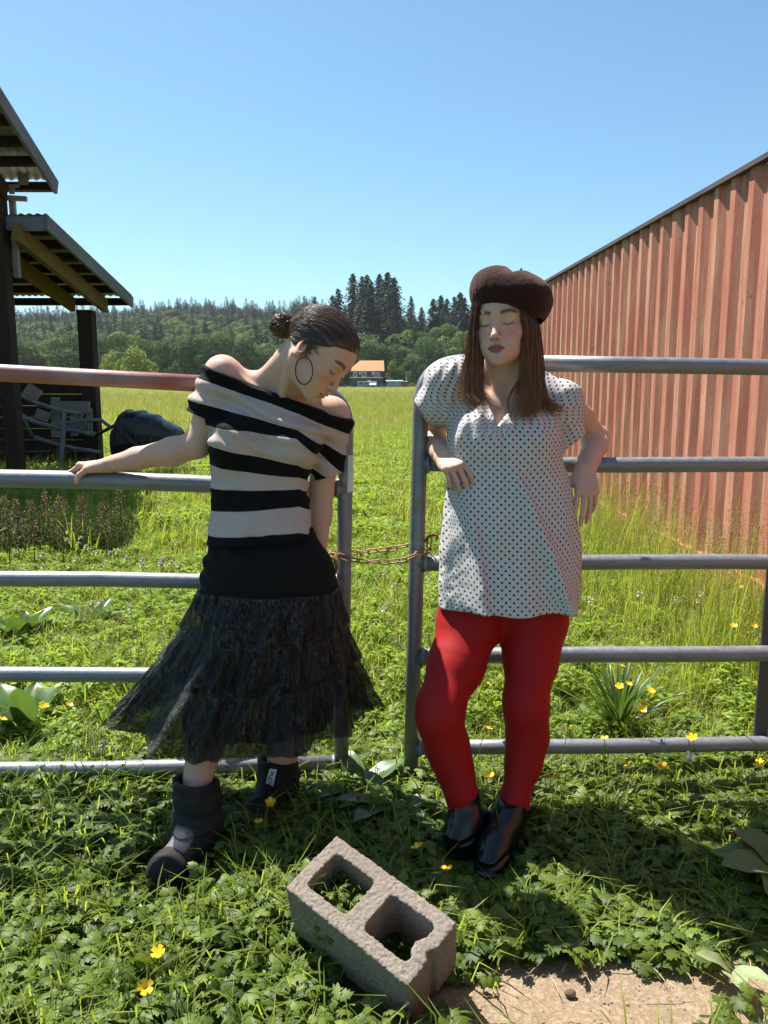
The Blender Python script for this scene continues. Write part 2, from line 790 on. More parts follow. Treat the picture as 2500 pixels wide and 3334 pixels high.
def dirt_mask(x, y):
    """1 where the soil is bare: the trodden patch at the camera's feet, and small worn spots."""
    X = np.stack([x, y, 0 * x], 1).astype(np.float32)
    n = vnoise(X, 5.0, 4) * 0.10 + vnoise(X, 14.0, 5) * 0.05
    p = G(1950, 3290)
    q = G(2330, 3230)
    e1 = 1 - np.sqrt(((x - p.x) / 0.40) ** 2 + ((y - p.y) / 0.19) ** 2)
    e2 = 1 - np.sqrt(((x - q.x) / 0.34) ** 2 + ((y - q.y) / 0.14) ** 2)
    r = G(2180, 2860)
    e3 = 0.6 - np.sqrt(((x - r.x) / 0.22) ** 2 + ((y - r.y) / 0.09) ** 2)
    s = G(1000, 3330)
    e4 = 0.5 - np.sqrt(((x - s.x) / 0.45) ** 2 + ((y - s.y) / 0.06) ** 2)
    m = np.maximum(np.maximum(e1, e2), np.maximum(e3, e4)) + n
    return sstep(-0.02, 0.16, m)


def build_ground():
    ys = np.concatenate([np.linspace(-6, 0.6, 12), np.linspace(0.8, 4.4, 130), 4.4 + np.cumsum(0.03 * 1.055 ** np.arange(1, 138))])
    ys = ys[ys < 900]
    ys = np.concatenate([ys, [950, 1400, 2400]])
    u = np.linspace(-1, 1, 181)
    X, Y, Z, Dm = [], [], [], []
    for y in ys:
        w = 1.6 + 0.62 * max(0, y) + (14 if y > 6 else 5)
        # dense in the middle of the picture
        x = np.sign(u) * (np.abs(u) ** 1.7) * w
        X.append(x)
        Y.append(np.full_like(x, y))
    X, Y = np.array(X), np.array(Y)
    Z = ground_height(X.ravel(), Y.ravel()).reshape(X.shape)
    dm = dirt_mask(X.ravel(), Y.ravel())
    V = np.stack([X.ravel(), Y.ravel(), Z.ravel()], 1)
    V[:, 2] += dm * 0.006 * vnoise(V.astype(np.float32), 30, 2) + 0.004 * vnoise(V.astype(np.float32), 60, 3) * (V[:, 1] < 4)
    ny, nx = X.shape
    i, j = np.meshgrid(np.arange(ny - 1), np.arange(nx - 1), indexing='ij')
    F = np.stack([i * nx + j, i * nx + j + 1, (i + 1) * nx + j + 1, (i + 1) * nx + j], -1).reshape(-1, 4)
    t = NT('meadow_soil')
    c = t.coord('Object')
    dirt = t.attr('dirt')
    n1 = t.noise(c, 9, 6, 0.6)
    n2 = t.noise(c, 60, 5, 0.65)
    tan = t.mix(n1, (0.24, 0.175, 0.112), (0.38, 0.295, 0.205))
    tan = t.mix(t.ramp(n2, [(0.40, 0.0), (0.46, 0.55), (0.6, 0.0)]), tan, (0.13, 0.085, 0.05))
    duff = t.mix(n1, (0.045, 0.060, 0.016), (0.105, 0.105, 0.034))
    # grass of the open field, streaked, yellower with distance
    sep = t.n('SeparateXYZ')
    t.link(c, sep.inputs[0])
    far = t.ramp(t.math('DIVIDE', sep.outputs['Y'], 260.0), [(0.02, 0.0), (0.12, 1.0)])
    mp = t.n('Mapping')
    mp.inputs['Scale'].default_value = (0.35, 0.05, 1)
    t.link(c, mp.inputs[0])
    st = t.noise(mp.outputs[0], 1.0, 7, 0.65)
    field = t.ramp(st, [(0.30, (0.15, 0.180, 0.045)), (0.5, (0.26, 0.260, 0.085)), (0.68, (0.37, 0.330, 0.150))])
    duff = t.mix(far, duff, field)
    t.bsdf(t.mix(dirt, duff, tan), 0.95, 0, 0.15)
    t.bump(n2, 0.6, 0.012)
    o = link('ground', np_mesh('ground', V, F, t.mat, True, {'dirt': dm}))
    return tag(o, kind='structure')


# ------------------------------------------------------------------ trees
def mat_leaf(name, lo, hi, trans=0.3, rough=0.75, spec=0.15, edge=None):
    t = NT(name)
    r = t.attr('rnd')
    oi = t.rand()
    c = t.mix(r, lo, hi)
    c = t.mix(t.math('MULTIPLY', oi, 0.35), c, tuple(x * 0.6 for x in lo))
    b = t.bsdf(c, rough, 0, spec)
    tl = t.n('BsdfTranslucent')
    t.link(t.mix(0.5, c, (hi[0] * 1.6, hi[1] * 1.5, hi[2] * 0.8)), tl.inputs[0])
    ms = t.n('MixShader')
    ms.inputs[0].default_value = trans
    t.link(b.outputs[0], ms.inputs[1])
    t.link(tl.outputs[0], ms.inputs[2])
    t.link(ms.outputs[0], t.out.inputs[0])
    return t.mat


def leaf_cloud(centres, radii, n, size, rng, flat=0.75, seed=0):
    """Leaf-sized faces in the shells of several lobes. Returns V, F, rnd."""
    centres, radii = np.array(centres), np.array(radii)
    w = (radii ** 2).sum(1) if radii.ndim == 2 else radii ** 2
    k = rng.choice(len(centres), n, p=w / w.sum())
    d = rng.normal(size=(n, 3))
    d /= np.linalg.norm(d, axis=1, keepdims=True)
    rr = rng.uniform(0.70, 1.05, (n, 1)) ** 0.5
    R = radii[k] if radii.ndim == 2 else np.repeat(radii[k][:, None], 3, 1)
    c = centres[k] + d * R * rr
    nrm = d + rng.normal(0, 0.34, (n, 3)) + np.array((0, 0, 0.25))
    nrm /= np.linalg.norm(nrm, axis=1, keepdims=True)
    t = np.cross(nrm, rng.normal(size=(n, 3)))
    t /= np.linalg.norm(t, axis=1, keepdims=True)
    b = np.cross(nrm, t)
    s = size * rng.uniform(0.6, 1.4, (n, 1))
    bend = nrm * s * 0.25
    V = np.stack([c - t * s, c - b * s * flat - bend, c + t * s, c + b * s * flat - bend], 1).reshape(-1, 3)
    F = np.arange(4 * n).reshape(-1, 4)
    lum = np.repeat(np.clip(rng.normal(0.5, 0.25, n), 0, 1), 4)
    return V, F, lum


def deciduous_meshes(seed, h, w, mat_c, mat_t, n=1500, size=0.42):
    rng = np.random.default_rng(seed)
    lobes, rad = [], []
    for i in range(20):
        a = rng.uniform(0, 6.28)
        zz = rng.uniform(0.12, 0.90)
        rr = w * 0.5 * math.sqrt(max(0.05, 1 - (zz - 0.38) ** 2 / 0.36)) * rng.uniform(0.35, 0.80)
        lobes.append((rr * math.cos(a), rr * math.sin(a), zz * h))
        q = w * rng.uniform(0.13, 0.22)
        rad.append((q, q, q * rng.uniform(0.75, 1.0)))
    V, F, l = leaf_cloud(lobes, rad, n, size, rng)
    crown = np_mesh('crown', V, F, mat_c, False, {'rnd': l})
    mb = MB()
    mb.tube([(0, 0, -0.3), (0.1, 0.05, h * 0.2), (-0.1, 0.1, h * 0.45), (0, 0, h * 0.75)], [h * 0.028, h * 0.022, h * 0.014, h * 0.004], 7)
    for i in range(7):
        c = lobes[i]
        mb.tube([(0, 0, h * rng.uniform(0.15, 0.4)), (c[0] * .5, c[1] * .5, c[2] * .75), c], [h * 0.012, h * 0.008, h * 0.003], 5)
    return crown, mb.mesh('trunk', mat_t, True)


def conifer_meshes(seed, h, w, mat_c, mat_t, n=1700, droop=0.35, gap=0.25):
    rng = np.random.default_rng(seed)
    Vs, Fs, ls = [], [], []
    off = 0
    mb = MB()
    mb.tube([(0, 0, -0.3), (0, 0, h * 0.5), (0, 0, h)], [h * 0.016, h * 0.010, h * 0.001], 7)
    nb = int(n / 14)
    for i in range(nb):
        f = (i + rng.uniform(0, 1)) / nb
        z = h * (0.06 + 0.94 * f)
        prof = (1 - f) ** 0.62 * (0.55 + 0.45 * rng.uniform()) * (1.0 if rng.uniform() > gap else 0.45)
        L = w * 0.5 * prof + 0.02 * h * 0.3
        a = rng.uniform(0, 6.28)
        m = 14
        s = np.sort(rng.uniform(0.08, 1.0, m))
        dirx = np.array((math.cos(a), math.sin(a), 0))
        sid = np.array((-math.sin(a), math.cos(a), 0))
        up0 = 0.25 * (f - 0.3)
        c = s[:, None] * L * dirx + sid * rng.normal(0, 0.10, (m, 1)) * L + np.array((0, 0, 1)) * (z + (up0 * s - droop * s * s)[:, None] * L + rng.normal(0, .02 * L, (m, 1)))
        sz = (0.040 * h * (0.42 + 0.58 * (1 - f))) * rng.uniform(0.5, 1.1, (m, 1))
        dr = dirx + sid * rng.normal(0, 0.7, (m, 1)) + np.array((0, 0, -0.35)) * rng.uniform(0, 1.5, (m, 1))
        dr /= np.linalg.norm(dr, axis=1, keepdims=True)
        sd = np.cross(dr, np.array((0, 0, 1.0))) + np.array((0, 0, 0.5)) * rng.normal(0, 1, (m, 1))
        sd /= np.linalg.norm(sd, axis=1, keepdims=True)
        V = np.stack([c - dr * sz * 0.6, c - sd * sz * 0.42, c + dr * sz * 1.1, c + sd * sz * 0.42], 1).reshape(-1, 3)
        Vs.append(V)
        ls.append(np.repeat(np.clip(rng.normal(0.45, 0.28, m), 0, 1), 4))
    V = np.concatenate(Vs)
    F = np.arange(len(V)).reshape(-1, 4)
    return np_mesh('crown', V, F, mat_c, False, {'rnd': np.concatenate(ls)}), mb.mesh('trunk', mat_t, True)


def tree_thing(name, meshes, loc, sc, rz, label, group):
    o = empty(name, loc, label, 'tree', group, rz)
    o.scale = (sc, sc, sc) if not isinstance(sc, tuple) else sc
    for me in meshes:
        link(me.name.split('.')[0], me, o, keep=False)
    return o


def hill_z(x, y):
    """Wooded hill: rises from about y=300 to a long ridge; lower on the right."""
    X = np.stack([x, y, 0 * x], 1).astype(np.float32)
    px = 1250 + 2600 * x / np.maximum(1, y)
    top = np.interp(px, (-700, 0, 300, 700, 1000, 1150, 1350, 1600, 2300, 3200), (46, 50, 57, 64, 58, 48, 40, 38, 36, 36))
    f = sstep(285, 880, y)
    return top * f * (1 + 0.06 * vnoise(X, 0.012, 3)) + 3 * vnoise(X, 0.02, 4) * f - 0.6 + 6 * sstep(285, 330, y) * (px > 950)


def build_far():
    rng = np.random.default_rng(21)
    # hill
    xs = np.linspace(-760, 900, 110)
    ys = np.linspace(280, 1000, 70)
    X, Y = np.meshgrid(xs, ys)
    Z = hill_z(X.ravel(), Y.ravel())
    V = np.stack([X.ravel(), Y.ravel(), Z], 1)
    ny, nx = X.shape
    i, j = np.meshgrid(np.arange(ny - 1), np.arange(nx - 1), indexing='ij')
    F = np.stack([i * nx + j, i * nx + j + 1, (i + 1) * nx + j + 1, (i + 1) * nx + j], -1).reshape(-1, 4)
    hm = simple('hill_undergrowth', (0.030, 0.050, 0.014), 0.95, vary=0.4, scale=0.05)
    tag(link('hill', np_mesh('hill', V, F, hm, True)), kind='structure')

    bark = simple('tree_bark', (0.10, 0.075, 0.055), 0.9, vary=0.35, scale=3, bump=0.4, bscale=12)
    m_dark = mat_leaf('leaves_dark_green', (0.030, 0.062, 0.018), (0.090, 0.150, 0.042), 0.28)
    m_mid = mat_leaf('leaves_mid_green', (0.058, 0.105, 0.022), (0.165, 0.235, 0.055), 0.30)
    m_yel = mat_leaf('leaves_yellow_green', (0.110, 0.160, 0.028), (0.240, 0.285, 0.055), 0.35)
    m_con = mat_leaf('needles_blue_green', (0.012, 0.032, 0.014), (0.040, 0.075, 0.030), 0.12, 0.6)
    m_con2 = mat_leaf('needles_young_green', (0.038, 0.074, 0.024), (0.095, 0.145, 0.048), 0.15, 0.6)
    decs = [deciduous_meshes(1, 16, 15, m_dark, bark, 6500, 0.27), deciduous_meshes(2, 17, 14, m_mid, bark, 6500, 0.27), deciduous_meshes(3, 15, 16, m_dark, bark, 6500, 0.27)]
    cons = [conifer_meshes(4, 34, 24, m_con, bark, 9000, 0.40, 0.3), conifer_meshes(5, 30, 18, m_con, bark, 8000, 0.35, 0.25), conifer_meshes(6, 36, 28, m_con, bark, 10000, 0.45, 0.35)]
    small = [deciduous_meshes(7, 13, 13, m_mid, bark, 2000, 0.50)[0], deciduous_meshes(8, 12, 13, m_dark, bark, 2000, 0.50)[0], conifer_meshes(9, 16, 10, m_con2, bark, 2400, 0.2, 0.05)[0],
             conifer_meshes(10, 20, 12, m_con, bark, 2400, 0.25, 0.1)[0], deciduous_meshes(12, 13, 13, m_yel, bark, 2000, 0.50)[0]]
    # far-off wood on the hill
    n = 7000
    yy = 300 + 620 * rng.uniform(0, 1, n) ** 0.85
    xx = rng.uniform(-0.62, 0.40, n) * yy
    zz = hill_z(xx, yy)
    up = (yy - 300) / 600 + 0.16 * vnoise(np.stack([xx, yy, 0 * xx], 1).astype(np.float32), 0.01, 9)
    r = rng.uniform(0, 1, n)
    pn = vnoise(np.stack([xx, yy, 0 * xx], 1).astype(np.float32), 0.013, 6)
    idx = np.where(up > 0.60, np.where(r < 0.75, 2, 3), np.where(r < 0.16, 3, np.where(pn > 0.50, 4, np.where(r < 0.62, 0, 1))))
    sc = rng.uniform(0.75, 1.25, n) * np.where(idx == 3, 1.05, 1.0)
    scatter('hillside_forest', np.stack([xx, yy, zz - 0.5], 1), rng.uniform(0, 6.28, n), sc, idx, small, 'dense mixed forest covering the far hillside', 'forest')

    # trees at the foot of the hill, one by one
    lab = 'rounded leafy tree in the dark row along the foot of the hill'
    protos = [None] * 3
    px = -330
    k = 0
    while px < 1900:
        Yd = rng.uniform(262, 292)
        if 1090 < px < 1330:
            Yd = rng.uniform(285, 300)
        q = P(px, 1255, Yd)
        which = int(rng.integers(0, 3))
        sc = rng.uniform(0.85, 1.22)
        rz = rng.uniform(0, 6.28)
        if protos[which] is None:
            protos[which] = tree_thing('leafy_tree', decs[which], (q.x, Yd, -0.3), sc, rz, lab, 'trees along the foot of the hill')
        else:
            copy_thing(protos[which], (q.x, Yd, -0.3), rz, sc)
        px += rng.uniform(52, 88)
    # second rank, higher up
    for px in list(range(-200, 700, 95)) + list(range(1310, 1800, 70)):
        Yd = rng.uniform(305, 330)
        q = P(px + rng.uniform(-25, 25), 1200, Yd)
        z = float(hill_z(np.array([q.x]), np.array([Yd]))[0])
        copy_thing(protos[int(rng.integers(0, 3))], (q.x, Yd, z - 0.3), rng.uniform(0, 6.28), rng.uniform(0.9, 1.25), 'leafy tree standing just above the foot of the hill', 'second rank of hillside trees')
    # tall conifers against the sky
    tops = [(1100, 940, 1), (1082, 962, 1), (1149, 891, 0), (1178, 900, 1), (1194, 895, 0), (1208, 915, 1), (1236, 892, 2), (1262, 886, 2), (1283, 903, 0), (1338, 964, 1), (1372, 1000, 1),
            (1411, 973, 1), (1436, 962, 0), (1455, 973, 1), (1479, 966, 1), (1498, 952, 0), (1512, 970, 1), (1025, 965, 1), (1540, 985, 1)]
    cp = [None] * 3
    for i, (px, py, w) in enumerate(tops):
        Yd = 330 + (i * 37) % 45
        if px in (1025, 1338, 1372):
            Yd = 520
        top = P(px, py, Yd)
        z = float(hill_z(np.array([top.x]), np.array([Yd]))[0]) - 0.5
        H = (34, 30, 36)[w]
        sc = (top.z - z) / H
        wd = min(1.25, max(0.75, 1.0 / max(0.6, sc))) * sc
        ordn = ('first', 'second', 'third', 'fourth', 'fifth', 'sixth', 'seventh', 'eighth', 'ninth')
        clump = sorted(t_[0] for t_ in tops if 1140 < t_[0] < 1300)
        rest = sorted(t_[0] for t_ in tops if t_[0] > 1300)
        left = sorted(t_[0] for t_ in tops if t_[0] < 1140)
        lb = ('%s conifer from the left in the tall dark clump on the skyline' % ordn[clump.index(px)] if px in clump else
              '%s skyline conifer counting right from the tall dark clump' % ordn[rest.index(px)] if px in rest else
              '%s skyline conifer from the left, before the tall clump' % ordn[left.index(px)])
        _ = ('tallest dark conifer clump standing above the wooded skyline' if px in (1149, 1178, 1194, 1208, 1236, 1262, 1283) else
              'dark conifer on the skyline between tall clump and beret' if px > 1300 else 'dark conifer on the skyline left of the tall clump')
        if cp[w] is None:
            cp[w] = tree_thing('conifer', cons[w], (top.x, Yd, z), (wd, wd, sc), i * 1.3, lb, 'conifers on the skyline')
        else:
            copy_thing(cp[w], (top.x, Yd, z), i * 1.3, (wd, wd, sc), lb, 'conifers on the skyline')
    # bushes in the field
    bush = deciduous_meshes(31, 5.2, 8.5, m_yel, bark, 1500, 0.26)
    for (px, w, h, lb) in ((447, 150, 106, 'bright yellow green bush in the field behind the rusty rail'), (362, 95, 94, 'pale green bush half hidden by the barn post'), (900, 60, 18, 'low bush at the field edge beside the shoulder')):
        Yd = 225.0
        q = P(px, 1262, Yd)
        o = tree_thing('round_bush', bush, (q.x, Yd, -0.5), 1.0, px, lb, 'bushes in the field')
        s = Yd / 2600
        o.scale = (w * s / 8.5, w * s / 8.5, h * s / 4.6)
        o['category'] = 'bush'
    ht = deciduous_meshes(33, 7, 7.5, m_mid, bark, 1500, 0.30)
    for (px, h, w, lb) in ((1272, 78, 62, 'light green tree right beside the house with orange roof'), (1303, 62, 48, 'smaller light green tree behind the grey shed')):
        Yd = 268
        q = P(px, 1262, Yd)
        s = Yd / 2600
        o = tree_thing('garden_tree', ht, (q.x, Yd, 0), 1.0, px, lb, 'trees by the house')
        o.scale = (w * s / 7.5, w * s / 7.5, h * s / 6.5)
    b2 = deciduous_meshes(35, 2.2, 4, m_mid, bark, 500, 0.18)
    q = P(1341, 1262, 262)
    o = tree_thing('low_shrub', b2, (q.x, 262, 0), 0.7, 0.3, 'low green shrub right of the grey shed', None)
    o['category'] = 'shrub'
    return bark


# ------------------------------------------------------------------ house and its yard
def build_house():
    Yh = 256.0
    pp = lambda px, py: P(px, py, Yh)
    wall = simple('dark_grey_siding', (0.070, 0.058, 0.062), 0.8, vary=0.2, scale=2)
    roofm = simple('orange_roof_metal', (0.50, 0.17, 0.040), 0.7, vary=0.1, scale=0.6)
    white = simple('white_trim', (0.75, 0.75, 0.74), 0.5, vary=0.05)
    glass = simple('window_glass', (0.05, 0.06, 0.07), 0.1, 0.0, 0.8)
    x0, x1 = pp(1140, 1230).x, pp(1246, 1230).x
    z1 = pp(1200, 1207).z
    dep = 9.0
    h = empty('farmhouse', ((x0 + x1) / 2, Yh + dep / 2, 0), 'dark grey two storey house with bright orange roof across field', 'house')
    mb = MB()
    mb.box(((x0 + x1) / 2, Yh + dep / 2, z1 / 2 - .2), (x1 - x0, dep, z1 + .4))
    w = mb.build('wall', wall, h)
    # gable roof, ridge along x, hipped a little on the left
    zr = pp(1200, 1179).z + 0.6
    mb = MB()
    e = 0.6
    a = [(x0 - e, Yh - e, z1), (x1 + .5, Yh - e, z1), (x1 + .5, Yh + dep + e, z1), (x0 - e, Yh + dep + e, z1), (x0 + 3.0, Yh + dep / 2, zr), (x1 + .3, Yh + dep / 2, zr)]
    lo = [(v[0], v[1], v[2] - 0.18) for v in a[:4]]
    mb.add(a + lo, [(0, 1, 5, 4), (1, 2, 5), (2, 3, 4, 5), (3, 0, 4), (1, 0, 6, 7), (2, 1, 7, 8), (3, 2, 8, 9), (0, 3, 9, 6), (6, 9, 8, 7)])
    roof = mb.build('roof', roofm, h)
    mb = MB()
    mb.box(((x0 + x1) / 2, Yh - e - 0.06, z1 - 0.10), (x1 - x0 + 1.0, 0.1, 0.1))
    mb.build('gutter', white, roof)
    mb = MB()
    mb.box(((x0 + x1) / 2, Yh - 0.06, pp(1200, 1229).z), (x1 - x0 + .1, 0.1, 0.22))
    mb.build('trim_board', white, h)
    for (a0, a1, b0, b1) in ((1178, 1192, 1211, 1228), (1220, 1235, 1213, 1230), (1211, 1217, 1210, 1221), (1169, 1175, 1211, 1219), (1150, 1162, 1211, 1226)):
        p, q = pp(a0, b1), pp(a1, b0)
        cx, cz = (p.x + q.x) / 2, (p.z + q.z) / 2
        ww, hh = q.x - p.x, q.z - p.z
        mb = MB()
        t = 0.13
        for (dx, dz, sx, sz) in ((0, hh / 2 - t / 2, ww, t), (0, -hh / 2 + t / 2, ww, t), (-ww / 2 + t / 2, 0, t, hh - 2 * t), (ww / 2 - t / 2, 0, t, hh - 2 * t), (0, 0, t * .8, hh - 2 * t)):
            mb.box((cx + dx, Yh - 0.08, cz + dz), (sx, 0.12, sz))
        f = mb.build('window', white, h)
        mb = MB()
        mb.box((cx, Yh - 0.03, cz), (ww - t, 0.05, hh - t))
        mb.build('pane', glass, f)
    # shed
    Ys = 246.0
    ps = lambda px, py: P(px, py, Ys)
    x0, x1 = ps(1260, 1250).x, ps(1308, 1250).x
    z1 = ps(1280, 1243).z
    s = empty('garden_shed', ((x0 + x1) / 2, Ys + 2, 0), 'small blue grey shed with flat roof right of the house', 'shed')
    mb = MB()
    mb.box(((x0 + x1) / 2, Ys + 2, z1 / 2), (x1 - x0, 4, z1))
    mb.build('wall', simple('blue_grey_boards', (0.24, 0.29, 0.33), 0.8, vary=0.15, scale=2), s)
    mb = MB()
    mb.beam(((x0 + x1) / 2, Ys - .5, z1 + .16), ((x0 + x1) / 2, Ys + 4.4, z1 + .42), x1 - x0 + .8, 0.14)
    mb.build('roof', simple('pale_blue_roof', (0.40, 0.47, 0.52), 0.5), s)
    p, q = ps(1273, 1260), ps(1282, 1253)
    mb = MB()
    mb.box(((p.x + q.x) / 2, Ys - 0.04, (p.z + q.z) / 2), (q.x - p.x, 0.06, q.z - p.z))
    f = mb.build('window', white, s)
    for sx in (-1, 1):
        mb = MB()
        mb.box(((p.x + q.x) / 2 + sx * (q.x - p.x) * .22, Ys - 0.08, (p.z + q.z) / 2), ((q.x - p.x) * .36, 0.05, (q.z - p.z) * .72))
        mb.build('pane', glass, f)
    p = ps(1292, 1258)
    mb = MB()
    mb.box((p.x, Ys - 0.04, 0.95), (0.9, 0.06, 1.9))
    mb.build('door', simple('shed_door_grey', (0.30, 0.35, 0.39), 0.7), s)
    # old rusty lean-to beside it
    p0, p1 = ps(1309, 1245), ps(1327, 1245)
    lt = empty('rusty_store', ((p0.x + p1.x) / 2, Ys + 1, 0), 'small rust red store leaning against the grey shed', 'shed')
    mb = MB()
    mb.box(((p0.x + p1.x) / 2 + .06, Ys + 1.2, 0.95), (p1.x - p0.x - .1, 2.4, 1.9))
    mb.build('wall', simple('rust_red_sheet', (0.22, 0.085, 0.055), 0.8, vary=0.3, scale=3), lt)
    mb = MB()
    mb.beam(((p0.x + p1.x) / 2 + .06, Ys - .2, 1.95), ((p0.x + p1.x) / 2 + .06, Ys + 2.6, 2.2), p1.x - p0.x + .1, 0.1)
    mb.build('roof', simple('rust_roof', (0.16, 0.08, 0.06), 0.8), lt)
    # long trailer with a white roof
    Yt = 248.0
    pt = lambda px, py: P(px, py, Yt)
    x0, x1 = pt(1163, 1250).x, pt(1226, 1250).x
    z0, z1 = 0.55, pt(1200, 1243).z
    tr = empty('camper_trailer', ((x0 + x1) / 2, Yt + 1.2, 0), 'long blue grey camper trailer with white roof below house', 'trailer')
    mb = MB()
    mb.box(((x0 + x1) / 2, Yt + 1.2, (z0 + z1) / 2), (x1 - x0, 2.4, z1 - z0))
    mb.build('body', simple('trailer_blue', (0.16, 0.24, 0.36), 0.45, vary=0.1), tr, bevel=0.15)
    mb = MB()
    mb.box(((x0 + x1) / 2, Yt + 1.2, z1 + .06), (x1 - x0 + .1, 2.5, 0.16))
    mb.box(((x0 + x1) / 2 + .6, Yt + 1.2, z1 + .26), (0.9, 0.8, 0.24))
    mb.build('roof', white, tr)
    for k in range(3):
        mb = MB()
        mb.box((x0 + (x1 - x0) * (.2 + .3 * k), Yt - 0.02, (z0 + z1) / 2 + .2), (0.9, 0.05, 0.5))
        mb.build('window', glass, tr)
    for k in (0.45, 0.58):
        mb = MB()
        xw = x0 + (x1 - x0) * k
        mb.tube([(xw, Yt + .05, .35), (xw, Yt + .3, .35)], .35, 14)
        mb.build('wheel', simple('tyre_black', (0.015, 0.015, 0.016), 0.8), tr)
    # white awning and parked car
    p = pt(1214, 1253)
    aw = empty('awning', (p.x, Yt - 1.5, 0), 'small white awning in front of the camper trailer', 'awning')
    mb = MB()
    mb.beam((p.x, Yt - 2.6, 1.05), (p.x, Yt - .3, 1.6), 2.0, .06)
    mb.build('canopy', white, aw)
    for sx in (-1, 1):
        mb = MB()
        mb.beam((p.x + sx * .95, Yt - 2.5, 0), (p.x + sx * .95, Yt - 2.5, 1.0), .06, .06, (0, 1, 0))
        mb.build('leg', white, aw)
    c = P(1243, 1262, 243)
    car = empty('parked_car', (c.x, 243, 0), 'dark blue car parked between the camper trailer and grey shed', 'car')
    blue = simple('car_paint_blue', (0.03, 0.06, 0.14), 0.25, 0.2, 0.6)
    mb = MB()
    prof = [(-2.1, .35), (-2.1, .75), (-1.3, .9), (-.7, 1.4), (.9, 1.42), (1.6, .92), (2.1, .8), (2.1, .35)]
    vs = [(c.x + x * .72, 243 - .8, z) for x, z in prof] + [(c.x + x * .72, 243 + .8, z) for x, z in prof]
    n = len(prof)
    mb.add(vs, [tuple(range(n)), tuple(reversed(range(n, 2 * n)))] + [(i, i + n, (i + 1) % n + n, (i + 1) % n) for i in range(n)])
    body = mb.build('body', blue, car, bevel=.05)
    for (a_, b_) in ((-.55, -.05), (.05, .75)):
        mb = MB()
        mb.box((c.x + (a_ + b_) / 2 * .72 * 1.2, 243 - .82, 1.15), (abs(b_ - a_) * .8, .03, .36))
        mb.build('window', glass, car)
    for k in (-1.3, 1.3):
        mb = MB()
        mb.tube([(c.x + k * .72, 243 - .84, .32), (c.x + k * .72, 243 - .6, .32)], .32, 14)
        mb.build('wheel', simple('tyre_black', (0.015, 0.015, 0.016), 0.8), car)
    # utility pole with wires
    u = P(1323, 1262, 262)
    zt = P(1323, 1210, 262).z
    po = empty('utility_pole', (u.x, 262, 0), 'thin pale utility pole with wires right of the house', 'pole')
    mb = MB()
    mb.tube([(u.x, 262, -.3), (u.x, 262, zt)], .13, 8)
    mb.build('pole', simple('grey_pole_wood', (0.40, 0.37, 0.33), 0.8), po)
    wm = simple('wire_black', (0.03, 0.03, 0.03), 0.5)
    for k, (dz, sag) in enumerate(((0.1, 1.6), (0.8, 1.7), (2.2, 1.8))):
        mb = MB()
        L = P(-300, 1240, 262)
        for (ax, bx) in ((u.x, P(1900, 1240, 262).x),):
            mb.tube([(ax + (bx - ax) * t, 262, zt - dz - sag * 4 * t * (1 - t)) for t in np.linspace(0, 1, 14)], .025, 4)
        mb.build('wire', wm, po)
    lp = empty('power_line', (P(500, 1262, 250).x, 250, 0), 'sagging power wires along the field edge behind the gate', 'power line')
    for k, py in enumerate((1236, 1240, 1244)):
        a_, b_ = P(-400, py - 10, 250), P(1120, py + 2, 250)
        mb = MB()
        mb.tube([(a_.x + (b_.x - a_.x) * t, 250, a_.z + (b_.z - a_.z) * t - 1.0 * 4 * t * (1 - t)) for t in np.linspace(0, 1, 16)], .022, 4)
        mb.build('wire', wm, lp)
    # thin fence posts in the field
    for k, (px, py) in enumerate(((1108, 1272), (1117, 1272), (1140, 1275))):
        Yf = 110 + 10 * k
        q = P(px, py, Yf)
        mb = MB()
        mb.tube([(q.x, Yf, -.2), (q.x + .02, Yf, 1.05)], .04, 6)
        o = mb.build('fence_stake', white)
        tag(o, 'thin white stake in the far field below the house', 'stake', 'white stakes in the field')


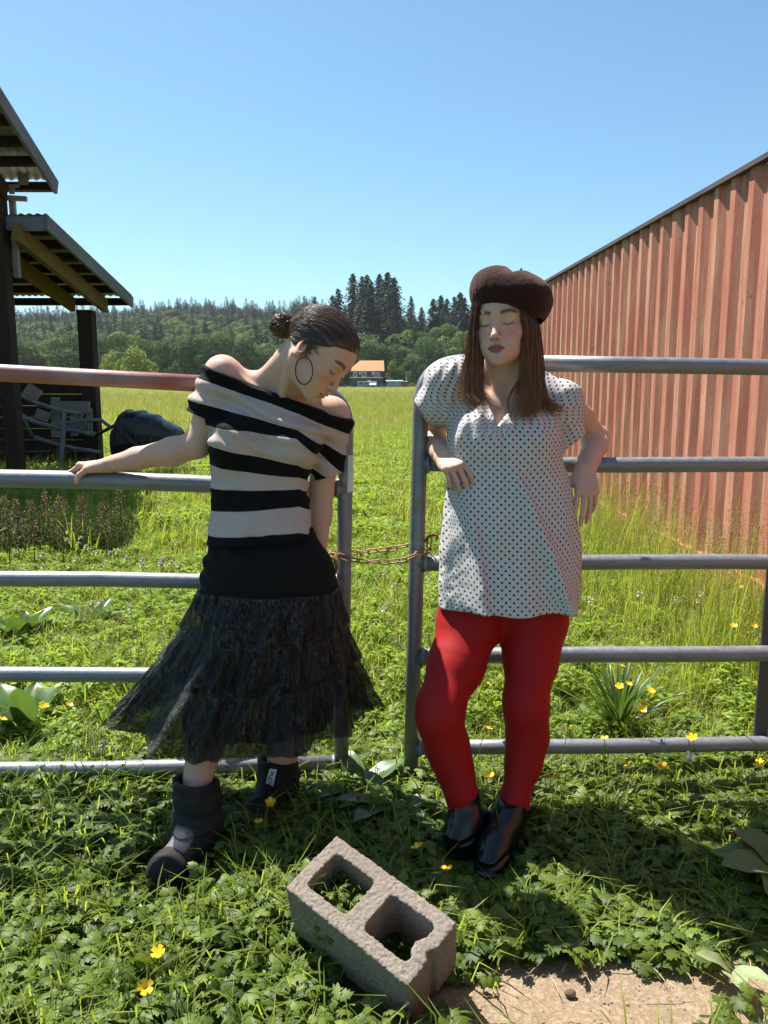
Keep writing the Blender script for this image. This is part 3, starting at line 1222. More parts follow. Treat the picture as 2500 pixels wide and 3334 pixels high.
# ------------------------------------------------------------------ shipping container
def build_container():
    Xn, Y0, Y1, Hc = P(2500, 497, 4.77).x, -1.3, 10.95, P(2500, 497, 4.77).z
    slope = 0.0238
    ang = math.atan(slope)
    org = Vector((Xn, 4.77, 0))
    ax = Vector((-math.sin(ang), math.cos(ang), 0))        # along the side, away from the camera
    nx = Vector((-math.cos(ang), -math.sin(ang), 0))       # out of the side, towards the gap
    pt = lambda s, o, z: org + ax * s + nx * o + Vector((0, 0, z))
    s0, s1 = Y0 - 4.77, Y1 - 4.77
    root = empty('shipping_container', pt((s0 + s1) / 2, -1.2, 0), 'faded red corrugated shipping container on the right', 'container')
    t = NT('faded_red_paint')
    c = t.coord('Object')
    mp = t.n('Mapping')
    mp.inputs['Scale'].default_value = (6, 6, 0.7)
    t.link(c, mp.inputs[0])
    streak = t.noise(mp.outputs[0], 2.2, 6, 0.6)
    spot = t.noise(c, 30, 6, 0.65)
    big = t.noise(c, 0.7, 3)
    base = t.mix(big, (0.40, 0.130, 0.085), (0.45, 0.165, 0.110))
    base = t.mix(t.ramp(streak, [(0.42, 0.0), (0.66, 0.75)]), base, (0.54, 0.32, 0.205))
    base = t.mix(t.ramp(spot, [(0.60, 0.0), (0.70, 0.8)]), base, (0.20, 0.085, 0.05))
    base = t.mix(t.ramp(t.noise(c, 7, 5, 0.7), [(0.60, 0.0), (0.76, 0.55)]), base, (0.13, 0.065, 0.048))
    t.bsdf(base, 0.75, 0, 0.25)
    t.bump(spot, 0.2, 0.004)
    red = t.mat
    # corrugated side
    pitch, depth = 0.240, 0.036
    prof = []
    s = s0
    while s < s1:
        prof += [(s, 0), (s + 0.062, 0), (s + 0.122, -depth), (s + 0.180, -depth)]
        s += pitch
    prof.append((s, 0))
    z0, zt = 0.16, Hc - 0.031
    mb = MB()
    n = len(prof)
    zs = [z0, 0.9, 1.7, zt]
    vs = []
    for z in zs:
        for (q, o) in prof:
            vs.append(pt(q, o - 0.012 + random.Random(int(q * 50) + int(z * 9)).uniform(-.002, .002), z))
    mb.add(vs, [(k * n + i + 1, k * n + i, (k + 1) * n + i, (k + 1) * n + i + 1) for k in range(len(zs) - 1) for i in range(n - 1)])
    mb.build('corrugated_side', red, root)
    mb = MB()
    mb.beam(pt(s0, -0.016, Hc - 0.016), pt(s1, -0.016, Hc - 0.016), 0.062, 0.03)
    mb.build('top_rail', simple('dark_rail_paint', (0.085, 0.055, 0.055), 0.7, vary=.3, scale=3), root)
    mb = MB()
    mb.beam(pt(s0, -0.04, 0.08), pt(s1, -0.04, 0.08), 0.10, 0.165)
    mb.build('bottom_rail', red, root)
    mb = MB()
    mb.box(pt((s0 + s1) / 2, -1.25, Hc - 0.06), (2.36, s1 - s0, 0.05), Matrix.Rotation(ang, 3, 'Z'))
    mb.build('roof', red, root)
    mb = MB()
    mb.box(pt((s0 + s1) / 2, -2.41, Hc / 2), (0.06, s1 - s0, Hc - .2), Matrix.Rotation(ang, 3, 'Z'))
    mb.build('far_side', red, root)
    mb = MB()
    mb.box(pt(s1 - .03, -1.22, Hc / 2), (2.30, 0.06, Hc - .2), Matrix.Rotation(ang, 3, 'Z'))
    mb.build('end_wall', red, root)
    for o in (-0.05, -2.38):
        mb = MB()
        mb.box(pt(s1 + .05, o, Hc / 2 - .003), (0.13, 0.13, Hc - 0.012), Matrix.Rotation(ang, 3, 'Z'))
        mb.build('corner_post', red, root, bevel=.01)


# ------------------------------------------------------------------ barn
def mat_wood(name, lo, hi, scale=(14, 14, 1.2), rough=0.85):
    t = NT(name)
    c = t.coord('Object', scale)
    g = t.noise(c, 3.0, 6, 0.65, 0.6)
    c2 = t.coord('Object')
    t.bsdf(t.mix(t.noise(c2, 2.0, 3), t.ramp(g, [(0.3, lo), (0.7, hi)]), tuple(x * .7 for x in lo)), rough, 0, 0.2)
    t.bump(g, 0.35, 0.01)
    return t.mat


def build_barn():
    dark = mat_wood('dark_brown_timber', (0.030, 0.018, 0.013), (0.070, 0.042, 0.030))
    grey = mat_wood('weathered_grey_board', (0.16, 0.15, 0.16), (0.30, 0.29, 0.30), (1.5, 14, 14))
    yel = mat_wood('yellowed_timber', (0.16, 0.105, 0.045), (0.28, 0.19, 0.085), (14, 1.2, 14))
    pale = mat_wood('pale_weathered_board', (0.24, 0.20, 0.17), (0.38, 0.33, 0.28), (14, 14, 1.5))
    tin = NT('galvanised_roof_sheet')
    c = tin.coord('Object')
    tin.bsdf(tin.mix(tin.noise(c, 2.5, 5), (0.30, 0.30, 0.29), (0.55, 0.54, 0.50)), 0.5, 0.35, 0.5)
    N, Fp = P(150, 703, 9.0), P(417, 968, 11.9)
    X = N.x
    root = empty('open_barn', (X - 2.5, 10.3, 0), 'open sided wooden barn with sloping lean-to roof on the left', 'barn')
    Xl = X - 6.0

    def sheet(name, y0, z0, y1, z1, xa, xb, mat, lift):
        """Corrugated sheet, ribs down the slope."""
        mb = MB()
        nx = int((xb - xa) / 0.045)
        vs = []
        for (y, z) in ((y0, z0), (y1, z1)):
            for i in range(nx + 1):
                vs.append((xa + (xb - xa) * i / nx, y, z + lift + 0.010 * (1 if i % 2 else -1)))
        mb.add(vs, [(i, i + 1, nx + 2 + i, nx + 1 + i) for i in range(nx)])
        o = mb.build(name, mat, root)
        return o

    def slope_roof(y0, z0, y1, z1, xa, xb, npur, raf):
        d = Vector((0, y1 - y0, z1 - z0)).normalized()
        up = Vector((1, 0, 0)).cross(d)
        if up.z < 0:
            up = -up
        sheet('roof_sheet', y0, z0, y1, z1, xa, xb, tin.mat, 0.02)
        mb = MB()
        mb.beam(Vector((xb, y0, z0)) - up * .075, Vector((xb, y1, z1)) - up * .075, 0.035, 0.15, up)
        mb.build('rake_fascia', grey, root)
        mb = MB()
        mb.beam((xa, y0 - .02, z0 - .085), (xb - .02, y0 - .02, z0 - .085), 0.035, 0.15)
        mb.build('front_fascia', grey, root)
        for k in range(npur):
            f = (k + .6) / npur if k < npur - 1 else 1.0
            p = Vector((0, y0, z0)).lerp(Vector((0, y1, z1)), f) - up * .065
            mb = MB()
            mb.beam((xa, p.y, p.z), (xb - .02, p.y, p.z), 0.045, 0.10, up)
            mb.build('purlin', dark, root)
        for (xr, m, ya, yb) in raf:
            fa, fb = (ya - y0) / (y1 - y0), (yb - y0) / (y1 - y0)
            a = Vector((xr, y0, z0)).lerp(Vector((xr, y1, z1)), fa) - up * .215
            b = Vector((xr, y0, z0)).lerp(Vector((xr, y1, z1)), fb) - up * .215
            mb = MB()
            mb.beam(a, b, 0.07, 0.19, up)
            mb.build('rafter', m, root)
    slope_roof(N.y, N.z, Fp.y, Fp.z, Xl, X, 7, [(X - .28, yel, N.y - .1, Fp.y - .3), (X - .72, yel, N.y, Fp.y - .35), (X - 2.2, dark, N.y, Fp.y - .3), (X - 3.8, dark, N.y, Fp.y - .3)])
    U1 = P(186, 592, 9.15)
    U0 = P(0, 232, 7.72)
    xu = U1.x
    sl = (U1.z - U0.z) / (U1.y - U0.y)
    yr = 7.5
    slope_roof(yr, U1.z + sl * (yr - U1.y), U1.y, U1.z, Xl, xu, 6, [(xu - .5, dark, yr, U1.y - .1), (xu - 3.0, dark, yr, U1.y - .1)])
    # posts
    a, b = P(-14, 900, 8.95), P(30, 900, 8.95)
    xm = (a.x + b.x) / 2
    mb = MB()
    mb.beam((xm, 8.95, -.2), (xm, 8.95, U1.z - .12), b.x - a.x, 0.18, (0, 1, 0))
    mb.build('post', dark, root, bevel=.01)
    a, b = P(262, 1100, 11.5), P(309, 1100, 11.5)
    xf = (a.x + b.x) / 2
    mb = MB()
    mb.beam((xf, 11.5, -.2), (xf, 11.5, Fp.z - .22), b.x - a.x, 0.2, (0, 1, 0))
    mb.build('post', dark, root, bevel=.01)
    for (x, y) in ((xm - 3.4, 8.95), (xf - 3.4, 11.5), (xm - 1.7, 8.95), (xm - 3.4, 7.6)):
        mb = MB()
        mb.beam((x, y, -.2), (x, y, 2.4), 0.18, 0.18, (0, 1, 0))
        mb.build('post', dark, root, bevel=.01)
    # board cladding at the top of the near post
    for k in range(4):
        mb = MB()
        x = P(30 + 16 * k, 500, 9.06).x
        zlo = P(30, 632 - 22 * (k % 2) - (80 if k > 1 else 0), 9.06).z
        mb.beam((x, 9.06, zlo), (x, 9.06, U1.z - .05), 0.052, 0.022, (0, 1, 0))
        mb.build('cladding_board', pale, root)
    mb = MB()
    mb.beam((xm + .12, 9.05, P(40, 905, 9.05).z), (xm + .12, 9.05, P(40, 640, 9.05).z), 0.055, 0.06, (0, 1, 0))
    mb.build('corner_board', pale, root)
    mb = MB()
    mb.beam(P(28, 618, 9.0) - Vector((1.5, 0, .0)), P(86, 648, 9.0), 0.05, 0.05)
    mb.build('ledger', pale, root)
    # low plank wall at the back
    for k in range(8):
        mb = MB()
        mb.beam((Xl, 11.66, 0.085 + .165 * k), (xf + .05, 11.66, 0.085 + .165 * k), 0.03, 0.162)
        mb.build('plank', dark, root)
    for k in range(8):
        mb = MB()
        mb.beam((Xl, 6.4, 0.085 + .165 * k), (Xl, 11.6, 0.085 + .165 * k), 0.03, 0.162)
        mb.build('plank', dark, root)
    # leaning pallet
    mat = pale
    pal = empty('wooden_pallet', P(230, 1500, 11.25), 'pale wooden pallet leaning inside the barn by the far post', 'pallet')
    for (c0, c1, w) in (((166, 1325), (293, 1327), .17), ((168, 1382), (290, 1384), .12), ((176, 1293), (178, 1425), .13), ((236, 1330), (238, 1420), .10), ((286, 1330), (286, 1420), .09)):
        a, b = P(*c0, 11.25), P(*c1, 11.25)
        mb = MB()
        off = Vector((0, 0.05 if abs(a.x - b.x) < .1 else 0, 0))
        mb.beam(a + off, b + off, w, 0.03, (0, 1, 0))
        mb.build('slat', mat, pal, bevel=.004)
    brd = empty('leaning_boards', P(105, 1480, 11.1), 'two short pale boards leaning in the dark barn', 'boards')
    for (c0, c1, w) in (((84, 1262), (130, 1290), .16), ((116, 1345), (160, 1360), .14)):
        mb = MB()
        mb.beam(P(*c0, 11.1), P(*c1, 11.2), w, 0.025, (0, -1, .2))
        mb.build('board', mat, brd)
    # tubular metal rack
    Yk = 10.45
    gal = simple('dull_galvanised_tube', (0.16, 0.17, 0.19), 0.5, 0.3, 0.5, vary=.25, scale=4)
    rk = empty('metal_rack', G(190, 1560) * 1.0, 'bent grey tubular metal rack lying in barn shade', 'rack')
    rk.location = (P(190, 1450, Yk).x, Yk, 0)
    for (pts, r) in ((((33, 1266), (75, 1292), (116, 1311), (193, 1336), (266, 1347)), .030), (((71, 1353), (100, 1368), (127, 1378), (216, 1399), (309, 1413)), .030), (((112, 1422), (162, 1440), (251, 1461), (330, 1473)), .026),
                     (((33, 1266), (71, 1351), (106, 1422)), .022), (((197, 1384), (232, 1374), (270, 1368), (328, 1367), (362, 1392)), .026), (((270, 1347), (264, 1362), (290, 1400)), .016)):
        mb = MB()
        mb.tube([P(x, y, Yk + .002 * x) for x, y in pts], r, 10)
        mb.build('rack_tube', gal, rk, True)
    mb = MB()
    mb.beam(P(210, 1340, Yk + .36), P(199, 1520, Yk + .36), .055, .02, (0, 1, 0))
    mb.build('upright_bar', gal, rk)
    # black ribbed tub on its side with its frame
    tubm = simple('black_ribbed_plastic', (0.009, 0.010, 0.012), 0.38, 0, 0.5, vary=.3)
    Yt = 10.6
    tb = empty('plastic_tub', (P(480, 1480, Yt).x, Yt, 0), 'black ribbed plastic wheelbarrow tub lying on its side', 'tub')
    # rings from the wide rim (left) to the base (right)
    prof = [(392, 1490, 1392, .22), (400, 1488, 1365, .25), (412, 1484, 1344, .27), (428, 1480, 1332, .27), (431, 1478, 1338, .255), (470, 1476, 1335, .25), (473, 1476, 1343, .235), (516, 1472, 1350, .22), (519, 1470, 1358, .205), (556, 1466, 1376, .19), (582, 1458, 1392, .17), (588, 1450, 1402, .13)]
    mb = MB()
    n = 22
    vs = []
    for (px, yb, yt, ry) in prof:
        a, b = P(px, yb, Yt), P(px, yt, Yt)
        cz, hz = (a.z + b.z) / 2, (b.z - a.z) / 2
        for k in range(n):
            t = 2 * math.pi * k / n
            e = lambda v: math.copysign(abs(v) ** 0.62, v)
            vs.append((a.x + .04 * math.cos(t), Yt + ry * e(math.cos(t)), cz + hz * e(math.sin(t))))
    fs = [(i * n + k, i * n + (k + 1) % n, (i + 1) * n + (k + 1) % n, (i + 1) * n + k) for i in range(len(prof) - 1) for k in range(n)]
    fs.append(tuple((len(prof) - 1) * n + k for k in range(n)))
    mb.add(vs, fs)
    mb.build('tub_shell', tubm, tb, False, bevel=.006)
    mb = MB()
    rim = [Vector(vs[k]) for k in range(n)]
    mb.tube(rim, .018, 8, closed=True)
    mb.build('rim', tubm, tb, True)
    for pts in (((312, 1415), (345, 1400), (376, 1384)), ((376, 1384), (400, 1415), (445, 1462)), ((455, 1432), (480, 1470)), ((400, 1405), (430, 1440), (470, 1465))):
        mb = MB()
        mb.tube([P(x, y, Yt - .42) for x, y in pts], .022, 8)
        mb.build('frame_tube', tubm, tb, True)

# ------------------------------------------------------------------ gates, chain, block
def mat_galv(name, tint=(0.21, 0.22, 0.24), rust=0.25, paint=None):
    t = NT(name)
    c = t.coord('Object')
    n = t.noise(c, 6, 6, 0.6)
    f = t.noise(c, 55, 5, 0.65)
    mp = t.n('Mapping')
    mp.inputs['Scale'].default_value = (3, 30, 30)
    t.link(c, mp.inputs[0])
    st = t.noise(mp.outputs[0], 1.5, 5)
    base = t.mix(f, tuple(x * .75 for x in tint), tuple(min(1, x * 1.35) for x in tint))
    base = t.mix(t.ramp(st, [(0.5, 0.0), (0.75, 0.5)]), base, (0.36, 0.36, 0.37))
    if paint:
        base = t.mix(t.ramp(n, [(0.35, 1.0), (0.68, 0.25)]), base, paint)
    base = t.mix(t.ramp(t.noise(c, 11, 6, 0.7), [(0.62 - rust * .2, 0.0), (0.74, rust * 2)]), base, (0.20, 0.085, 0.035))
    b = t.bsdf(base, 0.42, 0.0 if paint else 0.45, 0.5)
    t.link(t.ramp(f, [(0.3, 0.36), (0.7, 0.62)]), b.inputs['Roughness'])
    t.bump(f, 0.15, 0.002)
    return t.mat


def build_gates():
    galv = mat_galv('galvanised_tube')
    rusty = mat_galv('rust_red_tube', (0.34, 0.27, 0.25), 0.35, (0.30, 0.095, 0.060))
    R = 0.0248
    ground_z = 0.0
    # ---- left gate, sagging towards the latch end
    rows = ((1213, 1272), (1556, 1590), (1885, 1895), (2197, 2196), (2507, 2484))
    gl = empty('metal_gate', (-1.2, 2.40, 0), 'left tubular farm gate with rust red top rail', 'gate')

    def ext(a, b, k):
        return a + (a - b) * k
    ends = []
    for i, (y0, y1) in enumerate(rows):
        a, b = P(0, y0, 2.36), P(1118, y1, 2.462)
        ends.append((ext(a, b, 1.15), a, b))
    pt_top, pt_bot = P(1129, 1400, 2.462), P(1110, 2540, 2.462)
    # top rail bends into the end post
    a0, a1, b = ends[0]
    cor = Vector((pt_top.x - .0, 2.462, b.z - .002))
    d_in = (b - a0).normalized()
    rad = 0.115
    arc = []
    p0 = cor - d_in * rad
    p1 = cor + (pt_bot - pt_top).normalized() * rad
    for t in np.linspace(0, 1, 11):
        arc.append(p0 * (1 - t) ** 2 + cor * 2 * t * (1 - t) + p1 * t * t)
    js = a0.lerp(p0, 0.93)
    mb = MB()
    mb.tube([a0] + [a0.lerp(js, t) for t in (.25, .5, .75)] + [js], R * 1.02, 18)
    o = mb.build('rail', rusty, gl, True)
    tag(o, 'rust red top rail')
    mb = MB()
    mb.tube([js] + arc + [pt_bot.lerp(p1, .6), pt_bot], R * .94, 18)
    mb.build('end_post', galv, gl, True)
    for i in range(1, 5):
        e0, _, e1 = ends[i]
        f = (e1.z - pt_top.z) / (pt_bot.z - pt_top.z)
        e1 = pt_top.lerp(pt_bot, f)
        mb = MB()
        rr = R * (1.08 if i == 1 else .96)
        pts = [e0.lerp(e1, t) for t in np.linspace(0, 1, 7)]
        for k, q in enumerate(pts[1:-1]):
            q.z += .003 * math.sin(k * 2.1 + i)
        mb.tube(pts, rr, 18)
        # weld bead
        mb.tube([e1 - (e1 - e0).normalized() * (R + .006), e1 - (e1 - e0).normalized() * (R - .004)], [rr * 1.12, rr * 1.25], 14)
        mb.build('rail', galv, gl, True)
    e0 = ends[0][0].lerp(ends[0][2], 0.30)
    mb = MB()
    mb.beam(ends[0][0].lerp(ends[0][2], 0.16) + Vector((0, .030, 0)), ends[4][0].lerp(ends[4][2], 0.16) + Vector((0, .030, -.02)), .04, .008, (0, 1, 0))
    mb.build('stay', galv, gl)
    mb = MB()
    mb.tube([ends[0][0], ends[4][0]], R, 16)
    mb.build('hinge_post', galv, gl, True)
    # white sticker on the end post
    wm = simple('white_sticker', (0.68, 0.69, 0.70), 0.45)
    mb = MB()
    q0, q1 = pt_top.lerp(pt_bot, (1475 - 1400) / 1140), pt_top.lerp(pt_bot, (1588 - 1400) / 1140)
    vs = []
    for q in (q0, q1):
        for k in range(5):
            t = -math.pi / 2 + 0.25 + k * 0.22
            vs.append(q + Vector((math.cos(t), math.sin(t), 0)) * (R * .94 + .0012))
    mb.add(vs, [(k, k + 5, k + 6, k + 1) for k in range(4)])
    mb.build('sticker', wm, gl, True)
    # rusty latch strap on the end post
    rust = simple('orange_rust', (0.30, 0.125, 0.055), 0.85, 0.2, 0.3, vary=.5, scale=40, bump=.4, bscale=200)
    mb = MB()
    mb.tube([P(1062, 1822, 2.45), P(1075, 1812, 2.43), P(1088, 1818, 2.42), P(1096, 1845, 2.42), P(1090, 1866, 2.42), P(1080, 1876, 2.43)], .0055, 8)
    mb.build('latch_strap', rust, gl, True)

    # ---- right gate
    gr = empty('metal_gate', (1.0, 2.46, 0), 'right tubular grey farm gate, chained to the left one', 'gate')
    rows = ((1178, 1196), (1511, 1513), (1833, 1830), (2138, 2126), (2435, 2421))
    pt_top, pt_bot = P(1370, 1320, 2.44), P(1336, 2560, 2.44)
    cor = Vector((P(1374, 1178, 2.44).x, 2.44, P(1374, 1178, 2.44).z))
    far0 = P(2500, rows[0][1], 2.49)
    st = P(1520, 1179, 2.447)
    dr = (far0 - st).normalized()
    fe = far0 + dr * 0.78
    arc = []
    p0 = st
    p1 = pt_top
    for t in np.linspace(0, 1, 13):
        arc.append(p1 * (1 - t) ** 2 + cor * 2 * t * (1 - t) + p0 * t * t)
    mb = MB()
    mb.tube([pt_bot, pt_bot.lerp(p1, .4)] + arc + [st.lerp(fe, .12)], R * .96, 18)
    mb.build('end_post', galv, gr, True)
    mb = MB()
    mb.tube([st.lerp(fe, t) for t in (.12, .3, .5, .75, 1)], R * 1.0, 18)
    mb.build('rail', galv, gr, True)
    hinge = [fe]
    for i in range(1, 5):
        y0, y1 = rows[i]
        b = P(2500, y1, 2.49)
        a = P(1370, y0, 2.44)
        f = (a.z - pt_top.z) / (pt_bot.z - pt_top.z)
        a = pt_top.lerp(pt_bot, f)
        e = b + (b - a).normalized() * 0.78
        rr = R * (1.05 if i == 3 else .97)
        mb = MB()
        mb.tube([a.lerp(e, t) + Vector((0, 0, .002 * math.sin(i * 2 + t * 9))) for t in np.linspace(0, 1, 7)], rr, 18)
        dd = (e - a).normalized()
        mb.tube([a + dd * (R - .004), a + dd * (R + .008)], [rr * 1.28, rr * 1.1], 14)
        mb.build('rail', galv, gr, True)
        hinge.append(e)
    mb = MB()
    mb.tube([hinge[0], hinge[-1]], R, 16)
    mb.build('hinge_post', galv, gr, True)
    mb = MB()
    sx = P(2488, 2250, 2.515)
    mb.beam((sx.x, 2.518, hinge[-1].z - .02), (sx.x, 2.518, hinge[0].z + .02), .045, .008, (0, 1, 0))
    mb.build('stay', simple('dark_stay_steel', (0.09, 0.09, 0.095), 0.5, .4), gr)

    # ---- rusty chain looped round both posts
    ch = empty('rusty_chain', (0.05, 2.44, 0.76), 'rusty chain looped round both gate posts, holding them together', 'chain')
    Yf, Yb = 2.462 - .034, 2.462 + .034
    path = [P(1400, 1752, 2.43), P(1396, 1775, 2.435), P(1394, 1798, 2.428), P(1376, 1796, 2.408), P(1345, 1810, 2.402), P(1318, 1822, 2.415), P(1290, 1826, 2.428), P(1260, 1830, 2.43), P(1230, 1828, 2.43), P(1200, 1829, 2.43), P(1170, 1826, 2.43), P(1145, 1822, 2.427), P(1120, 1815, 2.424), P(1095, 1806, 2.43), P(1078, 1802, 2.455),
            P(1088, 1800, 2.50), P(1125, 1798, 2.505), P(1160, 1797, 2.50), P(1200, 1795, 2.495), P(1235, 1791, 2.49), P(1270, 1787, 2.485), P(1305, 1780, 2.482), P(1340, 1774, 2.478), P(1375, 1770, 2.476), P(1394, 1768, 2.455)]
    pts = [Vector(p) for p in path]
    # resample to the link pitch
    pitch = 0.0320
    seg = [0]
    for a, b in zip(pts[:-1], pts[1:]):
        seg.append(seg[-1] + (b - a).length)

    def at(s):
        s = max(0, min(seg[-1], s))
        for i in range(len(pts) - 1):
            if s <= seg[i + 1]:
                return pts[i].lerp(pts[i + 1], (s - seg[i]) / max(1e-6, seg[i + 1] - seg[i]))
        return pts[-1]
    mb = MB()
    L, W, r = 0.0118, 0.0078, 0.0024
    loop = [Vector((L + W * math.cos(t) if math.cos(t) > 0 else -L + W * math.cos(t), W * math.sin(t), 0)) for t in np.linspace(-math.pi / 2 + .01, math.pi * 1.5 - .01, 16, endpoint=True)]
    mb.tube(loop, r, 6, closed=True)
    cm = NT('rusted_chain_steel')
    c = cm.coord('Object')
    cm.bsdf(cm.mix(cm.noise(c, 90, 4), (0.22, 0.17, 0.12), (0.42, 0.20, 0.09)), 0.6, 0.3, 0.5)
    lm = mb.mesh('chain_link', cm.mat, True)
    n = int(seg[-1] / pitch)
    for i in range(n):
        p = at((i + .5) * pitch)
        d = (at((i + .5) * pitch + .008) - at((i + .5) * pitch - .008)).normalized()
        ref = Vector((0, 0, 1)) if abs(d.z) < .9 else Vector((1, 0, 0))
        y = ref.cross(d).normalized()
        z = d.cross(y)
        a = (0.75 if i % 2 else -0.75) + 0.25 * math.sin(i * 1.7)
        y2 = y * math.cos(a) + z * math.sin(a)
        z2 = d.cross(y2)
        o = bpy.data.objects.new('chain_link', lm)
        COL.objects.link(o)
        o.parent = ch
        M = Matrix((d, y2, z2)).transposed().to_4x4()
        M.translation = p - Vector(ch.location)
        o.matrix_local = M
    mb = MB()
    mb.tube([P(1384, 1762, 2.43), P(1394, 1748, 2.425), P(1410, 1742, 2.425), P(1422, 1742, 2.425), P(1424, 1750, 2.425), P(1420, 1758, 2.425)], .0042, 8)
    mb.build('chain_hook', rust, ch, True)


def build_block():
    yaw, pit, rol = math.radians(-39.5), math.radians(22.3), math.radians(-2.2)
    R = Matrix.Rotation(pit, 3, 'X') @ Matrix.Rotation(rol, 3, 'Y') @ Matrix.Rotation(yaw, 3, 'Z')
    s = 0.865
    c = Vector((-0.033 * s, 1.844 * s, 1.3 - 1.367 * s))
    M = R.to_4x4()
    M.translation = c
    Mi = np.array(M.inverted(), np.float32)
    hx, hy, hz = 0.1985 * s, 0.097 * s, 0.097 * s
    F = Field()

    def rbox(q, cx, h, r):
        a = np.abs(q - np.array(cx, np.float32)) - (np.array(h, np.float32) - r)
        return np.sqrt((np.maximum(a, 0) ** 2).sum(1)) + np.minimum(a.max(1), 0) - r

    def fn(X):
        q = X @ Mi[:3, :3].T + Mi[:3, 3]
        d = rbox(q, (0, 0, 0), (hx, hy, hz), 0.004)
        taper = 0.004 * (q[:, 2] / hz)
        for sx in (-1, 1):
            h1 = rbox(q, (sx * hx * 0.475, 0, 0), (hx * 0.375, hy * 0.66, hz * 1.3), 0.018)
            d = smax(d, -(h1 + taper + 0.002), 0.004)
        # flange inside the near end, and a broken outer notch
        k = np.sqrt((q[:, 0] - hx * 0.86) ** 2 + (q[:, 1] + hy * 0.10) ** 2) - 0.020
        d = smin(d, np.maximum(k, np.abs(q[:, 2]) - hz + .001), 0.012)
        k2 = np.sqrt((q[:, 0] - hx * 1.03) ** 2 + (q[:, 1] + hy * 0.05) ** 2) - 0.014
        d = smax(d, -k2, 0.006)
        return d
    e = 0.30
    F.add(fn, np.array(c) - 0.27, np.array(c) + 0.27, 0.0)
    F.displace(lambda X: 0.0016 * vnoise(X, 190, 1) + 0.0016 * vnoise(X, 330, 2) + 0.0008 * vnoise(X, 40, 3) + 0.004 * np.maximum(0, vnoise(X, 90, 5) - 0.55))
    V, Fc = F.surface(0.0028)
    t = NT('rough_concrete')
    co = t.coord('Object')
    n = t.noise(co, 8, 5)
    f = t.noise(co, 170, 4, 0.7)
    base = t.mix(n, (0.195, 0.162, 0.130), (0.305, 0.258, 0.212))
    base = t.mix(t.ramp(f, [(0.35, 0.6), (0.55, 0.0)]), base, (0.10, 0.085, 0.072))
    base = t.mix(t.ramp(f, [(0.62, 0.0), (0.75, 0.6)]), base, (0.55, 0.48, 0.42))
    t.bsdf(base, 0.95, 0, 0.15)
    t.bump(f, 0.6, 0.004)
    o = link('concrete_block', np_mesh('concrete_block', V, Fc, t.mat, True))
    tag(o, 'grey concrete block with two hollow cells lying in the weeds', 'concrete block')
    return M, (hx, hy, hz)

# ------------------------------------------------------------------ people
M_SKIN = None


def mat_skin():
    t = NT('skin')
    col = t.attr('col', 'Color')
    c = t.coord('Object')
    n1 = t.noise(c, 90, 4)
    blot = t.noise(c, 14, 3)
    base = t.mix(t.math('MULTIPLY', blot, 0.22), col, (0.62, 0.30, 0.24))
    base = t.mix(t.math('MULTIPLY', n1, 0.18), base, (0.42, 0.24, 0.17))
    b = t.bsdf(base, 0.58, 0.0, 0.22)
    t.inp(b, 'Subsurface Weight', 0.22)
    t.inp(b, 'Subsurface Radius', (0.9, 0.35, 0.2))
    t.inp(b, 'Subsurface Scale', 0.012)
    t.bump(t.noise(c, 420, 3), 0.10, 0.001)
    return t.mat


